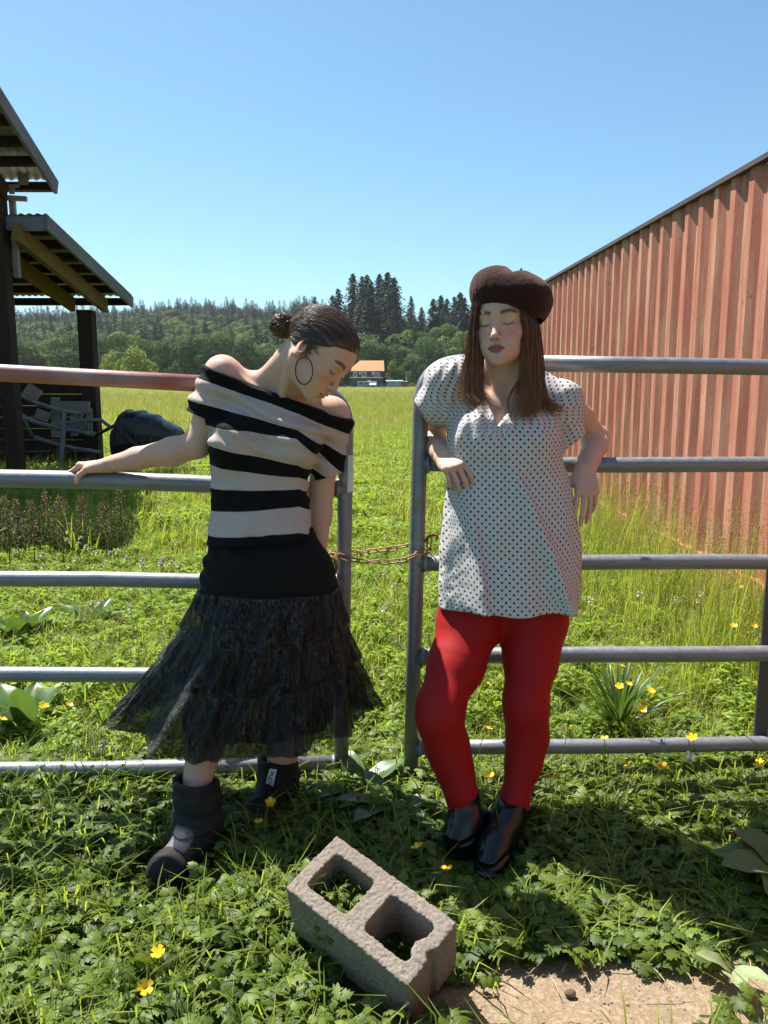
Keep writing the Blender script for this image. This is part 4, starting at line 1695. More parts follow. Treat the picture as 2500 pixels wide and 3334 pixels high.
def head_field(F, M, ear_r=True, nose=1.0):
    """A woman's head. Local frame: face towards -y, up +z, origin at eye level between the ears."""
    F.frame(M)
    F.ell((0, 0.018, 0.028), (0.073, 0.092, 0.083), 0.03)
    F.ell((0, -0.028, 0.030), (0.064, 0.062, 0.062), 0.03)       # forehead
    F.ell((0, -0.034, -0.030), (0.0585, 0.055, 0.068), 0.03)     # mid face
    F.ell((0, -0.040, -0.068), (0.0475, 0.046, 0.036), 0.025)     # jaw
    F.cone((-0.046, -0.002, -0.055), (-0.014, -0.072, -0.094), 0.016, 0.013, 0.022)
    F.cone((0.046, -0.002, -0.055), (0.014, -0.072, -0.094), 0.016, 0.013, 0.022)
    F.ell((0, -0.079, -0.097), (0.017, 0.014, 0.0145), 0.018)    # chin
    for s in (-1, 1):
        F.ell((s * 0.041, -0.060, -0.028), (0.021, 0.020, 0.017), 0.022)   # cheekbone
        F.ell((s * 0.026, -0.066, -0.062), (0.020, 0.018, 0.022), 0.022)   # cheek
    F.cone((-0.036, -0.074, 0.020), (0.036, -0.074, 0.020), 0.011, 0.011, 0.018)  # brow
    for s in (-1, 1):
        F.ell((s * 0.031, -0.096, 0.001), (0.0195, 0.0135, 0.0125), 0.014, 's')   # socket
    for s in (-1, 1):
        F.ell((s * 0.0315, -0.0735, -0.001), (0.0165, 0.0150, 0.0118), 0.005)        # closed lid
    F.cone((0, -0.081, 0.012), (0, -0.092, -0.012), 0.0075, 0.0078, 0.012)       # nose bridge
    F.cone((0, -0.092, -0.012), (0, -0.1065, -0.036), 0.0075, 0.0092, 0.006)
    F.ell((0, -0.1075, -0.0385), (0.0098, 0.0088, 0.0082), 0.005)
    for s in (-1, 1):
        F.ell((s * 0.0115, -0.0965, -0.0410), (0.0070, 0.0100, 0.0068), 0.005)
        F.ell((s * 0.0062, -0.1045, -0.0480), (0.0034, 0.0050, 0.0030), 0.002, 's')
    F.ell((0, -0.078, -0.066), (0.028, 0.0185, 0.024), 0.016)     # mouth mound
    for s in (-1, 1):
        F.ell((s * 0.0075, -0.0955, -0.0640), (0.0135, 0.0065, 0.0050), 0.003, rot=Matrix.Rotation(s * 0.22, 3, 'Y') @ Matrix.Rotation(s * -0.30, 3, 'Z'))
    F.ell((0, -0.0945, -0.0745), (0.0165, 0.0078, 0.0066), 0.003)
    F.cone((-0.019, -0.0945, -0.0692), (0.0, -0.1035, -0.0690), 0.0013, 0.0013, 0.002, 's')
    F.cone((0.019, -0.0945, -0.0692), (0.0, -0.1035, -0.0690), 0.0013, 0.0013, 0.002, 's')
    F.ell((0, -0.102, -0.0865), (0.016, 0.010, 0.0055), 0.008, 's')             # under the lip
    for s in (-1, 1):                                            # ears
        R = Matrix.Rotation(s * 0.42, 3, 'Z') @ Matrix.Rotation(-0.18, 3, 'X')
        F.ell((s * 0.0755, 0.016, -0.012), (0.0062, 0.0175, 0.0300), 0.004, rot=R)
        F.ell((s * 0.0800, 0.010, -0.008), (0.0046, 0.0105, 0.0190), 0.003, 's', rot=R)
        F.ell((s * 0.0765, 0.010, -0.036), (0.0055, 0.0080, 0.0090), 0.004)
        F.cone((s * 0.0745, 0.0035, -0.020), (s * 0.0755, 0.0045, -0.010), 0.0035, 0.003, 0.003)
    F.frame(None)


def head_colour(L, col, lip=(0.36, 0.10, 0.09), brow=(0.05, 0.028, 0.02), shadow=None, blush=0.3, freck=0.0):
    """L: vertices in head space; col: colours, changed in place."""
    x, y, z = L[:, 0], L[:, 1], L[:, 2]
    front = sstep(-0.05, -0.07, y)
    ax = np.abs(x)

    def mixin(w, c):
        w = np.clip(w, 0, 1)[:, None]
        col[:] = col * (1 - w) + np.array(c, np.float32) * w
    # blush on cheeks and nose
    bl = np.exp(-(((ax - 0.045) / 0.022) ** 2 + ((z + 0.026) / 0.016) ** 2)) * front
    mixin(bl * blush, (0.62, 0.20, 0.20))
    nt = np.exp(-((x / 0.016) ** 2 + ((z + 0.038) / 0.014) ** 2)) * sstep(-0.09, -0.105, y)
    mixin(nt * 0.30, (0.70, 0.33, 0.28))
    if shadow is not None:
        es = np.exp(-(((ax - 0.034) / 0.019) ** 2 + ((z - 0.008) / 0.009) ** 2)) * front
        mixin(es * 0.38, shadow)
    # eye socket slight shade of skin pigment
    lid = np.exp(-(((ax - 0.031) / 0.016) ** 2 + ((z + 0.004) / 0.009) ** 2)) * front
    mixin(lid * 0.16, (0.45, 0.24, 0.20))
    # lashes along the closed lid
    zl = -0.0072 + 0.0042 * ((ax - 0.0315) / 0.0155) ** 2
    w = np.exp(-((z - zl) / 0.0021) ** 2) * sstep(0.0165, 0.0140, np.abs(ax - 0.0325)) * front
    mixin(w * 0.95, (0.030, 0.018, 0.014))
    # brows
    zb = 0.0235 + 0.0050 * np.sin(np.clip((ax - 0.012) / 0.042, 0, 1) * 2.4) - 0.003 * np.clip((ax - 0.04) / 0.015, 0, 1)
    th = 0.0044 * sstep(0.060, 0.042, ax) + 0.0010
    w = np.exp(-((z - zb) / th) ** 4) * sstep(0.011, 0.016, ax) * sstep(0.056, 0.052, ax) * sstep(-0.045, -0.055, y)
    mixin(w * 0.96, brow)
    # lips
    up = -0.0590 - 0.0010 * np.cos(x / 0.0040) * (ax < 0.0125) - 0.0085 * np.clip(ax / 0.023, 0, 1) ** 1.5
    lo = -0.0815 + 0.0115 * np.clip(ax / 0.023, 0, 1) ** 2.0
    w = sstep(up + 0.0012, up - 0.0008, z) * sstep(lo - 0.0012, lo + 0.0008, z) * (ax < 0.024) * sstep(-0.075, -0.080, y)
    mixin(w * 0.92, lip)
    m = np.exp(-((z + 0.0690 + 0.0012 * (ax / 0.02)) / 0.0012) ** 2) * (ax < 0.023) * sstep(-0.075, -0.08, y)
    mixin(m * 0.75, tuple(0.35 * c for c in lip))
    # nostrils
    w = np.exp(-(((ax - 0.0062) / 0.0034) ** 2 + ((z + 0.0462) / 0.0026) ** 2)) * sstep(-0.095, -0.1, y)
    mixin(w * 0.6, (0.12, 0.04, 0.035))
    return col


FINGERS = (
    # lateral, forward, lengths, radii
    (0.0275, 0.083, (0.039, 0.024, 0.020), 0.0083),
    (0.0090, 0.087, (0.043, 0.028, 0.021), 0.0085),
    (-0.0100, 0.083, (0.040, 0.026, 0.021), 0.0080),
    (-0.0270, 0.075, (0.031, 0.020, 0.018), 0.0070),
)


def hand_field(F, wrist, fwd, back, thumb_side, curls, spread=(4, 1, -3, -7), thumb=None, scale=1.0, nails=None):
    """Hand with palm, four jointed fingers and a thumb. curls: per finger three bends in degrees towards the palm."""
    w = Vector(wrist)
    f = Vector(fwd).normalized()
    b = Vector(back)
    b = (b - f * b.dot(f)).normalized()
    lat = f.cross(b)
    if lat.dot(Vector(thumb_side)) < 0:
        lat = -lat
    pt = lambda a, l, u: w + (f * a + lat * l + b * u) * scale
    F.frame(None)
    kn = []
    for i, (l, a, ln, r) in enumerate(FINGERS):
        k = pt(a, l, 0.002)
        kn.append(k)
        F.cone(pt(0.0, l * 0.55, -0.002), k, 0.0165 * scale, (r + 0.0030) * scale, 0.012)
    F.ell(pt(0.045, 0.0, -0.006), (0.001 + 0.036 * scale, 0.036 * scale, 0.012 * scale), 0.012, rot=Matrix((f, lat, b)).transposed())
    F.cone(pt(0.008, 0.016, -0.008), pt(0.045, 0.034, -0.010), 0.016 * scale, 0.012 * scale, 0.012)   # ball of the thumb
    tips = []
    for i, (l, a, ln, r) in enumerate(FINGERS):
        F.ell(kn[i] + b * 0.0035 * scale, (0.0088 * scale,) * 3, 0.006)
        d = (f * math.cos(math.radians(spread[i])) + lat * math.sin(math.radians(spread[i]))).normalized()
        p = kn[i].copy()
        ang = 0.0
        rr = r * scale
        for j in range(3):
            ang += math.radians(curls[i][j])
            dd = d * math.cos(ang) - b * math.sin(ang)
            q = p + dd * ln[j] * scale
            F.cone(p, q, rr * (1.0, 0.93, 0.85)[j], rr * (0.93, 0.85, 0.70)[j], 0.0022)
            if j < 2:
                bk = d * math.sin(ang) + b * math.cos(ang)
                F.ell(q + bk * 0.0008, (rr * 0.98,) * 3, 0.003)
            p = q
        tips.append((p, dd))
    if thumb is None:
        thumb = ((0.8, 0.6, -0.1), (0.95, 0.25, -0.2))
    p0 = pt(0.012, 0.020, -0.008)
    p1 = pt(0.045, 0.042, -0.012)
    q = p1
    F.cone(p0, p1, 0.0125 * scale, 0.0105 * scale, 0.008)
    for j, v in enumerate(thumb):
        dv = (f * v[0] + lat * v[1] + b * v[2]).normalized()
        q2 = q + dv * (0.031, 0.026)[j] * scale
        F.cone(q, q2, (0.0098, 0.0092)[j] * scale, (0.0092, 0.0070)[j] * scale, 0.003)
        q = q2
    return tips


def limb(F, pts, k=0.012):
    """pts: (point, radius) list."""
    for (a, ra), (b, rb) in zip(pts[:-1], pts[1:]):
        F.cone(a, b, ra, rb, k)


SKIN = np.array((0.67, 0.425, 0.315), np.float32)


def frame_of(R, c):
    M = Matrix((R[0], R[1], R[2])).to_4x4()
    M.translation = Vector(c)
    return M


def to_local(V, M):
    Mi = np.array(M.inverted(), np.float32)
    return V @ Mi[:3, :3].T + Mi[:3, 3]


def strands(name, paths, mat, parent, n=4):
    """paths: list of (pts (k,3), radii (k)). One hair mesh of tapering strands."""
    Vs, Fs, rnd = [], [], []
    off = 0
    for pi, (pts, rad) in enumerate(paths):
        pts = np.asarray(pts, np.float32)
        K = len(pts)
        T = np.gradient(pts, axis=0)
        T /= np.linalg.norm(T, axis=1, keepdims=True) + 1e-9
        ref = np.array((0.31, -0.87, 0.38), np.float32)
        N = np.cross(T, ref)
        N /= np.linalg.norm(N, axis=1, keepdims=True) + 1e-9
        Bn = np.cross(T, N)
        a = np.arange(n) * 2 * math.pi / n
        ring = (np.cos(a)[None, :, None] * N[:, None] + np.sin(a)[None, :, None] * Bn[:, None]) * np.asarray(rad, np.float32)[:, None, None]
        Vs.append((pts[:, None] + ring).reshape(-1, 3))
        i, j = np.meshgrid(np.arange(K - 1), np.arange(n), indexing='ij')
        j2 = (j + 1) % n
        Fs.append(np.stack([i * n + j, i * n + j2, (i + 1) * n + j2, (i + 1) * n + j], -1).reshape(-1, 4) + off)
        rnd.append(np.stack([np.full(K * n, (pi * 0.6180339) % 1.0), np.repeat(np.linspace(0, 1, K), n)], 1))
        off += K * n
    rnd = np.concatenate(rnd)
    me = np_mesh(name, np.concatenate(Vs), np.concatenate(Fs), mat, True, {'rnd': rnd[:, 0], 'tpos': rnd[:, 1]})
    return link(name, me, parent)


def mat_hair(name, dark, mid, tip, rough=0.34):
    t = NT(name)
    r = t.attr('rnd')
    p = t.attr('tpos')
    c = t.mix(r, dark, mid)
    c = t.mix(t.math('MULTIPLY', t.math('POWER', p, 2.2), 0.75), c, tip)
    b = t.bsdf(c, rough, 0.0, 0.55)
    t.inp(b, 'Anisotropic', 0.4)
    return t.mat


# ================================================================== woman in the striped shirt
def woman_striped():
    root = empty('person', G(760, 2800), 'person in striped off shoulder top and black tiered skirt, head bowed', 'person')
    RA = ((0.178, -0.678, 0.713), (0.983, 0.155, -0.098), (-0.045, 0.719, 0.694))
    MH = frame_of(RA, (-0.178, 2.25, 1.386)) @ Matrix.Rotation(math.radians(-11), 4, 'Z')
    hp = lambda x, y, z: MH @ Vector((x, y, z))
    F = Field()
    # --- joints
    shR, shL = P(728, 1222, 2.36), P(1078, 1352, 2.41)
    elR, wrR = P(642, 1448, 2.35), P(362, 1512, 2.375)
    elL, wrL = P(1044, 1600, 2.425), P(1030, 1835, 2.405)
    nb = P(912, 1262, 2.385)
    chest = P(885, 1420, 2.385)
    waist = P(846, 1620, 2.335)
    pelv = P(872, 1860, 2.29)
    up = (nb - waist).normalized()
    xr = (shL - shR).normalized()
    yv = up.cross(xr).normalized()
    Rt = Matrix((up.cross(yv) * -1, yv, up)).transposed()
    Rt = Matrix((yv.cross(up), yv, up)).transposed()
    F.ell(chest, (0.132, 0.085, 0.150), 0.05, rot=Rt)
    F.ell(waist, (0.118, 0.082, 0.13), 0.06, rot=Rt)
    F.ell(pelv, (0.165, 0.11, 0.12), 0.06)
    # shoulder girdle
    up0 = Vector((0, 0, 1))
    F.cone(shR, nb + Vector((-0.03, 0.01, -0.045)), 0.046, 0.052, 0.035)
    F.cone(shL, nb + Vector((0.03, 0.01, -0.055)), 0.044, 0.050, 0.035)
    F.ell(nb + Vector((0.0, -0.02, -0.07)), (0.10, 0.055, 0.06), 0.04, rot=Rt)
    # neck with the two straps of muscle, head base
    hb = hp(0, 0.020, -0.055)
    F.cone(nb + Vector((0, 0.012, -0.03)), hb, 0.055, 0.047, 0.03)
    F.cone(nb + Vector((-0.085, 0.02, -0.005)), hp(-0.02, 0.05, -0.055), 0.022, 0.030, 0.045)     # trapezius
    F.cone(nb + Vector((0.085, 0.02, -0.045)), hp(0.02, 0.05, -0.055), 0.024, 0.030, 0.045)
    pit = nb + Vector((0.012, -0.072, -0.055))
    F.cone(pit + Vector((-0.008, 0.004, 0.004)), hp(-0.060, 0.020, -0.045), 0.0085, 0.013, 0.016)         # sternomastoid
    F.cone(pit + Vector((-0.018, 0, 0.0)), shR + Vector((0.012, -0.030, 0.024)), 0.0085, 0.0085, 0.018)     # collarbones
    F.cone(pit + Vector((0.016, 0, -0.008)), shL + Vector((-0.012, -0.030, 0.018)), 0.0085, 0.0085, 0.018)
    F.ell(shR + Vector((-0.004, -0.004, 0.0)), (0.050, 0.052, 0.055), 0.03)
    F.ell(shL + Vector((0.004, -0.004, -0.002)), (0.048, 0.052, 0.055), 0.03)
    # arms
    mid = shR.lerp(elR, 0.45)
    limb(F, [(shR, 0.046), (mid, 0.043), (elR, 0.0385)], 0.02)
    limb(F, [(elR, 0.038), (elR.lerp(wrR, 0.28) + Vector((0, 0, -0.004)), 0.041), (elR.lerp(wrR, 0.7), 0.031), (wrR, 0.0255)], 0.018)
    limb(F, [(shL, 0.044), (shL.lerp(elL, 0.5), 0.042), (elL, 0.037)], 0.02)
    limb(F, [(elL, 0.037), (elL.lerp(wrL, 0.3), 0.037), (wrL, 0.026)], 0.018)
    # hand over the rail: thumb down the near side, fingers round the far side and back under
    hand_field(F, wrR + Vector((-0.012, 0.0, 0.0)), (-0.90, 0.30, -0.10), (-0.06, 0.10, 1.0), (-0.2, -1, 0),
               [(30, 75, 60), (40, 80, 60), (48, 80, 60), (50, 80, 55)], (16, 10, 6, 2),
               thumb=((0.82, 0.10, -0.45), (0.55, -0.05, -0.85)), scale=0.95)
    hand_field(F, wrL, (0.42, 0.10, -1.0), (0.6, -0.75, 0), (-0.5, -0.5, 0), [(15, 25, 20)] * 4, scale=0.9)
    # legs
    limb(F, [(P(790, 1900, 2.30), 0.088), (P(735, 2240, 2.22), 0.056), (P(668, 2420, 2.13), 0.050), (P(632, 2600, 2.05), 0.038), (P(640, 2720, 2.03), 0.036)], 0.02)
    limb(F, [(P(960, 1900, 2.32), 0.088), (P(950, 2240, 2.32), 0.058), (P(925, 2420, 2.33), 0.052), (P(905, 2580, 2.33), 0.036)], 0.02)
    head_field(F, MH)
    V1, F1 = F.surface(0.0032)
    # finer head and neck from the same surface
    hc = np.array(MH.translation, np.float32)
    V2, F2 = F.surface(0.0021, hc - 0.155, hc + 0.155)
    d1 = np.linalg.norm(V1 - hc, axis=1)
    V1, F1, _ = clip_mesh(V1, F1, d1 > 0.131)
    d2 = np.linalg.norm(V2 - hc, axis=1)
    V2, F2, _ = clip_mesh(V2, F2, d2 < 0.136)
    V = np.concatenate([V1, V2])
    FF = np.concatenate([F1, F2 + len(V1)])
    col = np.tile(SKIN, (len(V), 1))
    Lc = to_local(V, MH)
    inh = np.linalg.norm(Lc, axis=1) < 0.15
    sub = col[inh].copy()
    head_colour(Lc[inh], sub, lip=(0.50, 0.20, 0.18), brow=(0.055, 0.028, 0.02), blush=0.25)
    ear = np.exp(-(((Lc[inh][:, 1] - 0.015) / 0.02) ** 2 + ((Lc[inh][:, 2] + 0.008) / 0.03) ** 2)) * sstep(0.070, 0.076, np.abs(Lc[inh][:, 0]))
    sub = sub * (1 - 0.45 * ear[:, None]) + np.array((0.62, 0.20, 0.13), np.float32) * 0.45 * ear[:, None]
    col[inh] = sub
    # warmer knuckles and elbow
    for c, r, a in ((wrR + Vector((-0.10, 0.02, 0.0)), 0.04, 0.22), (elR, 0.05, 0.12)):
        w = np.exp(-(np.linalg.norm(V - A3(c), axis=1) / r) ** 2) * a
        col = col * (1 - w[:, None]) + np.array((0.62, 0.25, 0.18), np.float32) * w[:, None]
    body = link('body', np_mesh('body', V, FF, M_SKIN, True, {'col': col}), root)
    tag(body, 'bare shoulders, arms and bowed head of the person in stripes')

    # ---------------- top
    S = Field()
    cx = lambda px, py, Y: P(px, py, Y)
    wid = lambda x0, x1, py, Y: (P(x1, py, Y).x - P(x0, py, Y).x) / 2
    tab = []
    for (py, x0, x1, Y, fr, bk) in ((1280, 700, 1110, 2.385, .092, .085), (1340, 692, 1112, 2.38, .108, .085), (1400, 686, 1092, 2.375, .120, .085), (1450, 684, 1048, 2.365, .120, .085), (1510, 685, 1018, 2.352, .108, .085),
                                    (1580, 686, 1002, 2.335, .094, .085), (1640, 688, 1006, 2.325, .094, .085), (1700, 684, 1028, 2.312, .102, .090), (1760, 676, 1048, 2.302, .110, .095), (1800, 670, 1062, 2.296, .112, .098)):
        c = P((x0 + x1) / 2, py, Y)
        w = wid(x0, x1, py, Y)
        tab.append((c.z, c.x, Y, w, w, fr, bk))
    bustR, bustL = P(760, 1440, 2.275), P(965, 1452, 2.285)

    def wr(X):
        x, z = X[:, 0], X[:, 2]
        # pulls running from the high shoulder down across the bust, and creases at the waist
        a = x * 0.42 + z
        b = x * 0.90 - z * 0.4
        g = 0.0066 * np.sin(a * 120 + 1.6 * vnoise(X, 9, 3)) * sstep(1.02, 1.12, z) * (0.35 + 0.65 * np.clip(0.5 + vnoise(X, 7, 5), 0, 1))
        g += 0.0085 * np.sin((z - 0.16 * x) * 150 + 2.2 * vnoise(X, 8, 7)) * np.exp(-((z - 0.985) / 0.05) ** 2) * np.clip(0.3 + vnoise(X, 6, 2), 0, 1)
        g += 0.0050 * np.sin((z + 0.25 * x) * 190 + 2.5 * vnoise(X, 10, 9)) * np.exp(-((z - 0.86) / 0.06) ** 2) * np.clip(0.2 + vnoise(X, 9, 4), 0, 1)
        g += 0.0035 * vnoise(X, 22, 1) + 0.0016 * vnoise(X, 55, 6)
        return g
    S.sections(tab, 0.02)
    S.ell(bustR, (0.066, 0.056, 0.066), 0.05)
    S.ell(bustL, (0.064, 0.054, 0.064), 0.05)
    # draped yoke from shoulder to shoulder
    S.cone(shR + Vector((0.0, -0.004, -0.008)), shL + Vector((0.0, -0.004, -0.014)), 0.062, 0.060, 0.05)
    slR = shR.lerp(elR, 0.56)
    S.cone(shR + Vector((0, 0, -0.01)), slR + Vector((-0.010, 0, 0.004)), 0.060, 0.058, 0.03)
    S.cone(shR.lerp(elR, .3), slR + Vector((0.030, -0.005, -0.010)), 0.050, 0.052, 0.03)
    slL = shL.lerp(elL, 0.72)
    S.cone(shL + Vector((0, 0, -0.01)), slL + Vector((0.012, -0.012, 0)), 0.056, 0.050, 0.03)
    S.displace(wr)
    # neckline and sleeve ends, hem
    a, b, c = P(704, 1203, 2.33), P(1132, 1362, 2.385), P(912, 1292, 2.26)
    nn = (b - a).cross(c - a)
    if nn.z < 0:
        nn = -nn
    nn.normalize()
    S.plane(a, nn, 0.004)
    dR = (elR - shR).normalized()
    S.cut(lambda X, p=A3(slR + dR * 0.012), n=A3(dR), q=A3(shR + dR * 0.02): np.where((X[:, 0] < float(P(688, 1400, 2.37).x)) & (X[:, 2] > 1.05), (X - p) @ n, -1.0), 0.0)
    dL = (P(1075, 1560, 2.40) - P(1120, 1400, 2.40)).normalized()
    S.cut(lambda X, p=A3(P(1098, 1545, 2.38)), n=A3(Vector((0.28, 0, -1)).normalized()): np.where(X[:, 0] > float(P(1018, 1500, 2.37).x), (X - p) @ n, -1.0), 0.0)
    hz = lambda X: P(690, 1770, 2.3).z + (X[:, 0] - P(690, 1770, 2.3).x) * ((P(1040, 1740, 2.3).z - P(690, 1770, 2.3).z) / (P(1040, 1740, 2.3).x - P(690, 1770, 2.3).x))
    S.cut(lambda X: hz(X) - X[:, 2], 0.003)
    Vs, Fs = S.surface(0.0034)
    # stripe coordinate
    xs = [P(x, 1500, 2.28).x for x in (560, 689, 972, 1110, 1180)]
    rows = [(1150, 1190, 1262, 1330, 1365), (1198, 1245, 1347, 1412, 1440), (1290, 1321, 1399, 1488, 1520), (1375, 1387, 1424, 1556, 1590), (1430, 1450, 1512, 1600, 1620),
            (1505, 1518, 1553, 1640, 1650), (1590, 1591, 1591, 1680, 1690), (1665, 1663, 1646, 1720, 1730), (1745, 1739, 1722, 1760, 1770), (1900, 1900, 1900, 1900, 1900)]
    zr = np.array([[P(800, y, 2.285).z for y in r] for r in rows])
    Z = np.stack([np.interp(Vs[:, 0], xs, zr[i]) for i in range(len(rows))], 1)
    wob = 0.002 * vnoise(Vs, 14, 8)
    st = np.zeros(len(Vs), np.float32)
    zz = Vs[:, 2] + wob
    for i in range(len(rows) - 1):
        f = np.clip((Z[:, i] - zz) / np.maximum(1e-4, Z[:, i] - Z[:, i + 1]), 0, 1)
        st += f
    t = NT('striped_jersey')
    s = t.attr('stripe')
    # odd intervals are pale, even ones black
    fr = t.math('PINGPONG', s, 1.0)
    tri = t.math('SUBTRACT', t.math('MODULO', s, 2.0), 1.0)
    fac = t.ramp(t.math('ADD', t.math('MULTIPLY', t.math('SINE', t.math('MULTIPLY', s, math.pi)), 6.0), 0.5), [(0.35, 0.0), (0.65, 1.0)])
    c = t.coord('Object')
    pale = t.mix(t.noise(c, 25, 4), (0.43, 0.345, 0.305), (0.53, 0.445, 0.40))
    col = t.mix(fac, pale, (0.006, 0.0065, 0.0075))
    t.bsdf(col, 0.9, 0, 0.18)
    t.bump(t.noise(c, 900, 2), 0.12, 0.001)
    top = link('striped_top', np_mesh('striped_top', Vs, Fs, t.mat, True, {'stripe': st}), root)
    tag(top, 'black and pale beige wide striped off shoulder top')

    # ---------------- skirt yoke
    K = Field()
    tab = []
    for (py, x0, x1, Y, fr, bk) in ((1720, 700, 1018, 2.312, .086, .08), (1765, 688, 1040, 2.302, .097, .088), (1808, 670, 1075, 2.292, .116, .10), (1880, 654, 1094, 2.285, .122, .105), (1944, 640, 1106, 2.28, .124, .11), (1990, 636, 1108, 2.278, .122, .11)):
        c = P((x0 + x1) / 2, py, Y)
        w = wid(x0, x1, py, Y)
        tab.append((c.z, c.x, Y, w, w, fr, bk))
    K.sections(tab, 0.01)

    def kw(X):
        x, z = X[:, 0], X[:, 2]
        return 0.004 * np.sin((z + 0.5 * x) * 130 + 2 * vnoise(X, 8, 2)) * sstep(-0.28, -0.40, x) * sstep(0.62, 0.70, z) + 0.002 * vnoise(X, 20, 3)
    K.displace(kw)
    Vk, Fk = K.surface(0.0042)
    tk = NT('black_stretch_fabric')
    ck = tk.coord('Object')
    tk.bsdf(tk.mix(tk.noise(ck, 40, 3), (0.004, 0.004, 0.0042), (0.009, 0.009, 0.0095)), 0.85, 0, 0.2)
    tk.bump(tk.noise(ck, 700, 2), 0.15, 0.001)
    link('skirt_yoke', np_mesh('skirt_yoke', Vk, Fk, tk.mat, True), root)

    # ---------------- skirt tiers of sheer organza
    rng = np.random.default_rng(5)
    to = NT('sheer_black_organza')
    co = to.coord('Object')
    grain = to.noise(co, 260, 3)
    b = to.n('BsdfPrincipled')
    to.inp(b, 'Base Color', to.mix(grain, (0.004, 0.004, 0.0045), (0.014, 0.014, 0.016)))
    to.inp(b, 'Roughness', 0.28)
    to.b = b
    mpo = to.n('Mapping')
    mpo.inputs['Scale'].default_value = (90, 90, 16)
    to.link(co, mpo.inputs[0])
    crk = to.noise(mpo.outputs[0], 1.6, 5, 0.65, 1.6)
    bp = to.bump(crk, 0.9, 0.006)
    to.link(to.ramp(crk, [(0.44, 0.12), (0.60, 1.0)]), b.inputs['Specular IOR Level'])
    tr = to.n('BsdfTransparent')
    tr.inputs[0].default_value = (0.80, 0.82, 0.80, 1)
    ms = to.n('MixShader')
    lw = to.n('LayerWeight')
    lw.inputs['Blend'].default_value = 0.32
    to.link(to.math('ADD', to.math('MULTIPLY', lw.outputs['Facing'], 0.45), to.math('MULTIPLY_ADD', grain, 0.7, 0.30)), ms.inputs[0])
    to.link(tr.outputs[0], ms.inputs[1])
    to.link(b.outputs[0], ms.inputs[2])
    to.link(ms.outputs[0], to.out.inputs[0])

    cy = 2.27

    def ring(z, cxp, a_l, a_r, fr, bk):
        return (z, cxp, a_l, a_r, fr, bk)
    zc = {0: P(873, 1944, cy - .10).z, 1: P(873, 2108, cy - .15).z, 2: P(830, 2262, cy - .19).z, 3: P(790, 2478, cy - .24).z}
    X0 = P(873, 1944, cy).x
    rings = [(zc[0], X0, .204, .204, .120, .10), (zc[1], P(863, 2110, cy).x, .242, .240, .165, .12), (zc[2], P(835, 2260, cy).x, .292, .298, .205, .14), (zc[3], P(793, 2390, cy).x, .372, .378, .250, .15)]

    thb = np.linspace(0, 2 * math.pi, 480, endpoint=False)
    big = np.sin(thb * 9 + 1.3 * np.sin(thb * 2 + 1) + 0.6) * (0.6 + 0.4 * np.sin(thb * 3 + 2)) + 0.4 * np.sin(thb * 17 + 2 * np.sin(thb * 3))

    def tier(name, r0, r1, amp0, amp1, nf, seed, scale=1.0, drop=0.0, free=False, lift=0.045, rset=None):
        rset = rings if rset is None else rset
        rg = np.random.default_rng(seed)
        NA, NZ = 480, 22
        th = np.linspace(0, 2 * math.pi, NA, endpoint=False)
        # irregular gathers: phase warped by noise
        ph = np.cumsum(1 + 0.55 * np.convolve(np.r_[w0 := rg.normal(size=NA), w0[:60]], np.hanning(30) / 6, 'same')[:NA])
        ph = ph / ph[-1] * 2 * math.pi * nf
        am = 0.6 + 0.4 * np.sin(th * 5 + rg.uniform(0, 6)) * np.sin(th * 3 + 1)
        ph2 = np.cumsum(1 + 0.6 * np.convolve(np.r_[w1 := rg.normal(size=NA), w1[:60]], np.hanning(50) / 8, 'same')[:NA])
        ph2 = ph2 / ph2[-1] * 2 * math.pi * (nf // 3)
        lowf = np.sin(th * 4 + rg.uniform(0, 6)) * 0.5 + np.sin(th * 7 + rg.uniform(0, 6)) * 0.4
        V = []
        zk = [-r[0] for r in rset]
        for i in range(NZ):
            f = i / (NZ - 1)
            z = r0[0] * (1 - f) + r1[0] * f - drop * f
            zs_ = r0[0] * (1 - f) + r1[0] * f
            q = [float(np.interp(-zs_, zk, [r[j] for r in rset])) for j in range(1, 6)]
            amp = amp0 + (amp1 - amp0) * f
            top_ = min(1, f * 9)
            env = top_ * (1.0 if free else 1 - sstep(0.8, 1.0, np.float64(f)))
            gath = amp * env * (np.sin(ph + 0.5 * math.sin(f * 2.2)) * am * (1 - 0.5 * f) + np.sin(ph2 + 0.4 * f) * (0.30 + 0.8 * f))
            gq = max(0.0, (zs_ - rings[0][0]) / (rings[3][0] - rings[0][0]))
            gath = gath + 0.024 * gq ** 1.3 * big
            ca, sa = np.cos(th), np.sin(th)
            rx = np.where(ca < 0, q[1], q[2]) + gath
            ry = np.where(sa < 0, q[3], q[4]) + gath
            x = q[0] + ca * rx
            y = cy + sa * ry
            y = np.minimum(y, 2.415)
            lf = lift * gq
            zz = z + (0.006 * f * np.sin(ph2 + 1.0) if free else 0) + lf * ca * ca
            V.append(np.stack([x, y, zz + 0 * x], 1))
        V = np.array(V).reshape(-1, 3)
        V += (0.003 * np.stack([vnoise(V.astype(np.float32), 30, seed + k) for k in range(3)], 1))
        i, j = np.meshgrid(np.arange(NZ - 1), np.arange(NA), indexing='ij')
        j2 = (j + 1) % NA
        Q = np.stack([i * NA + j, i * NA + j2, (i + 1) * NA + j2, (i + 1) * NA + j], -1).reshape(-1, 4)
        return link(name, np_mesh(name, V, Q, to.mat, True), root)
    tier('skirt_tier', rings[0], rings[1], 0.005, 0.013, 30, 1)
    tier('skirt_tier', rings[1], rings[2], 0.004, 0.018, 40, 2)
    tier('skirt_tier', rings[2], rings[3], 0.005, 0.017, 46, 3, free=True)
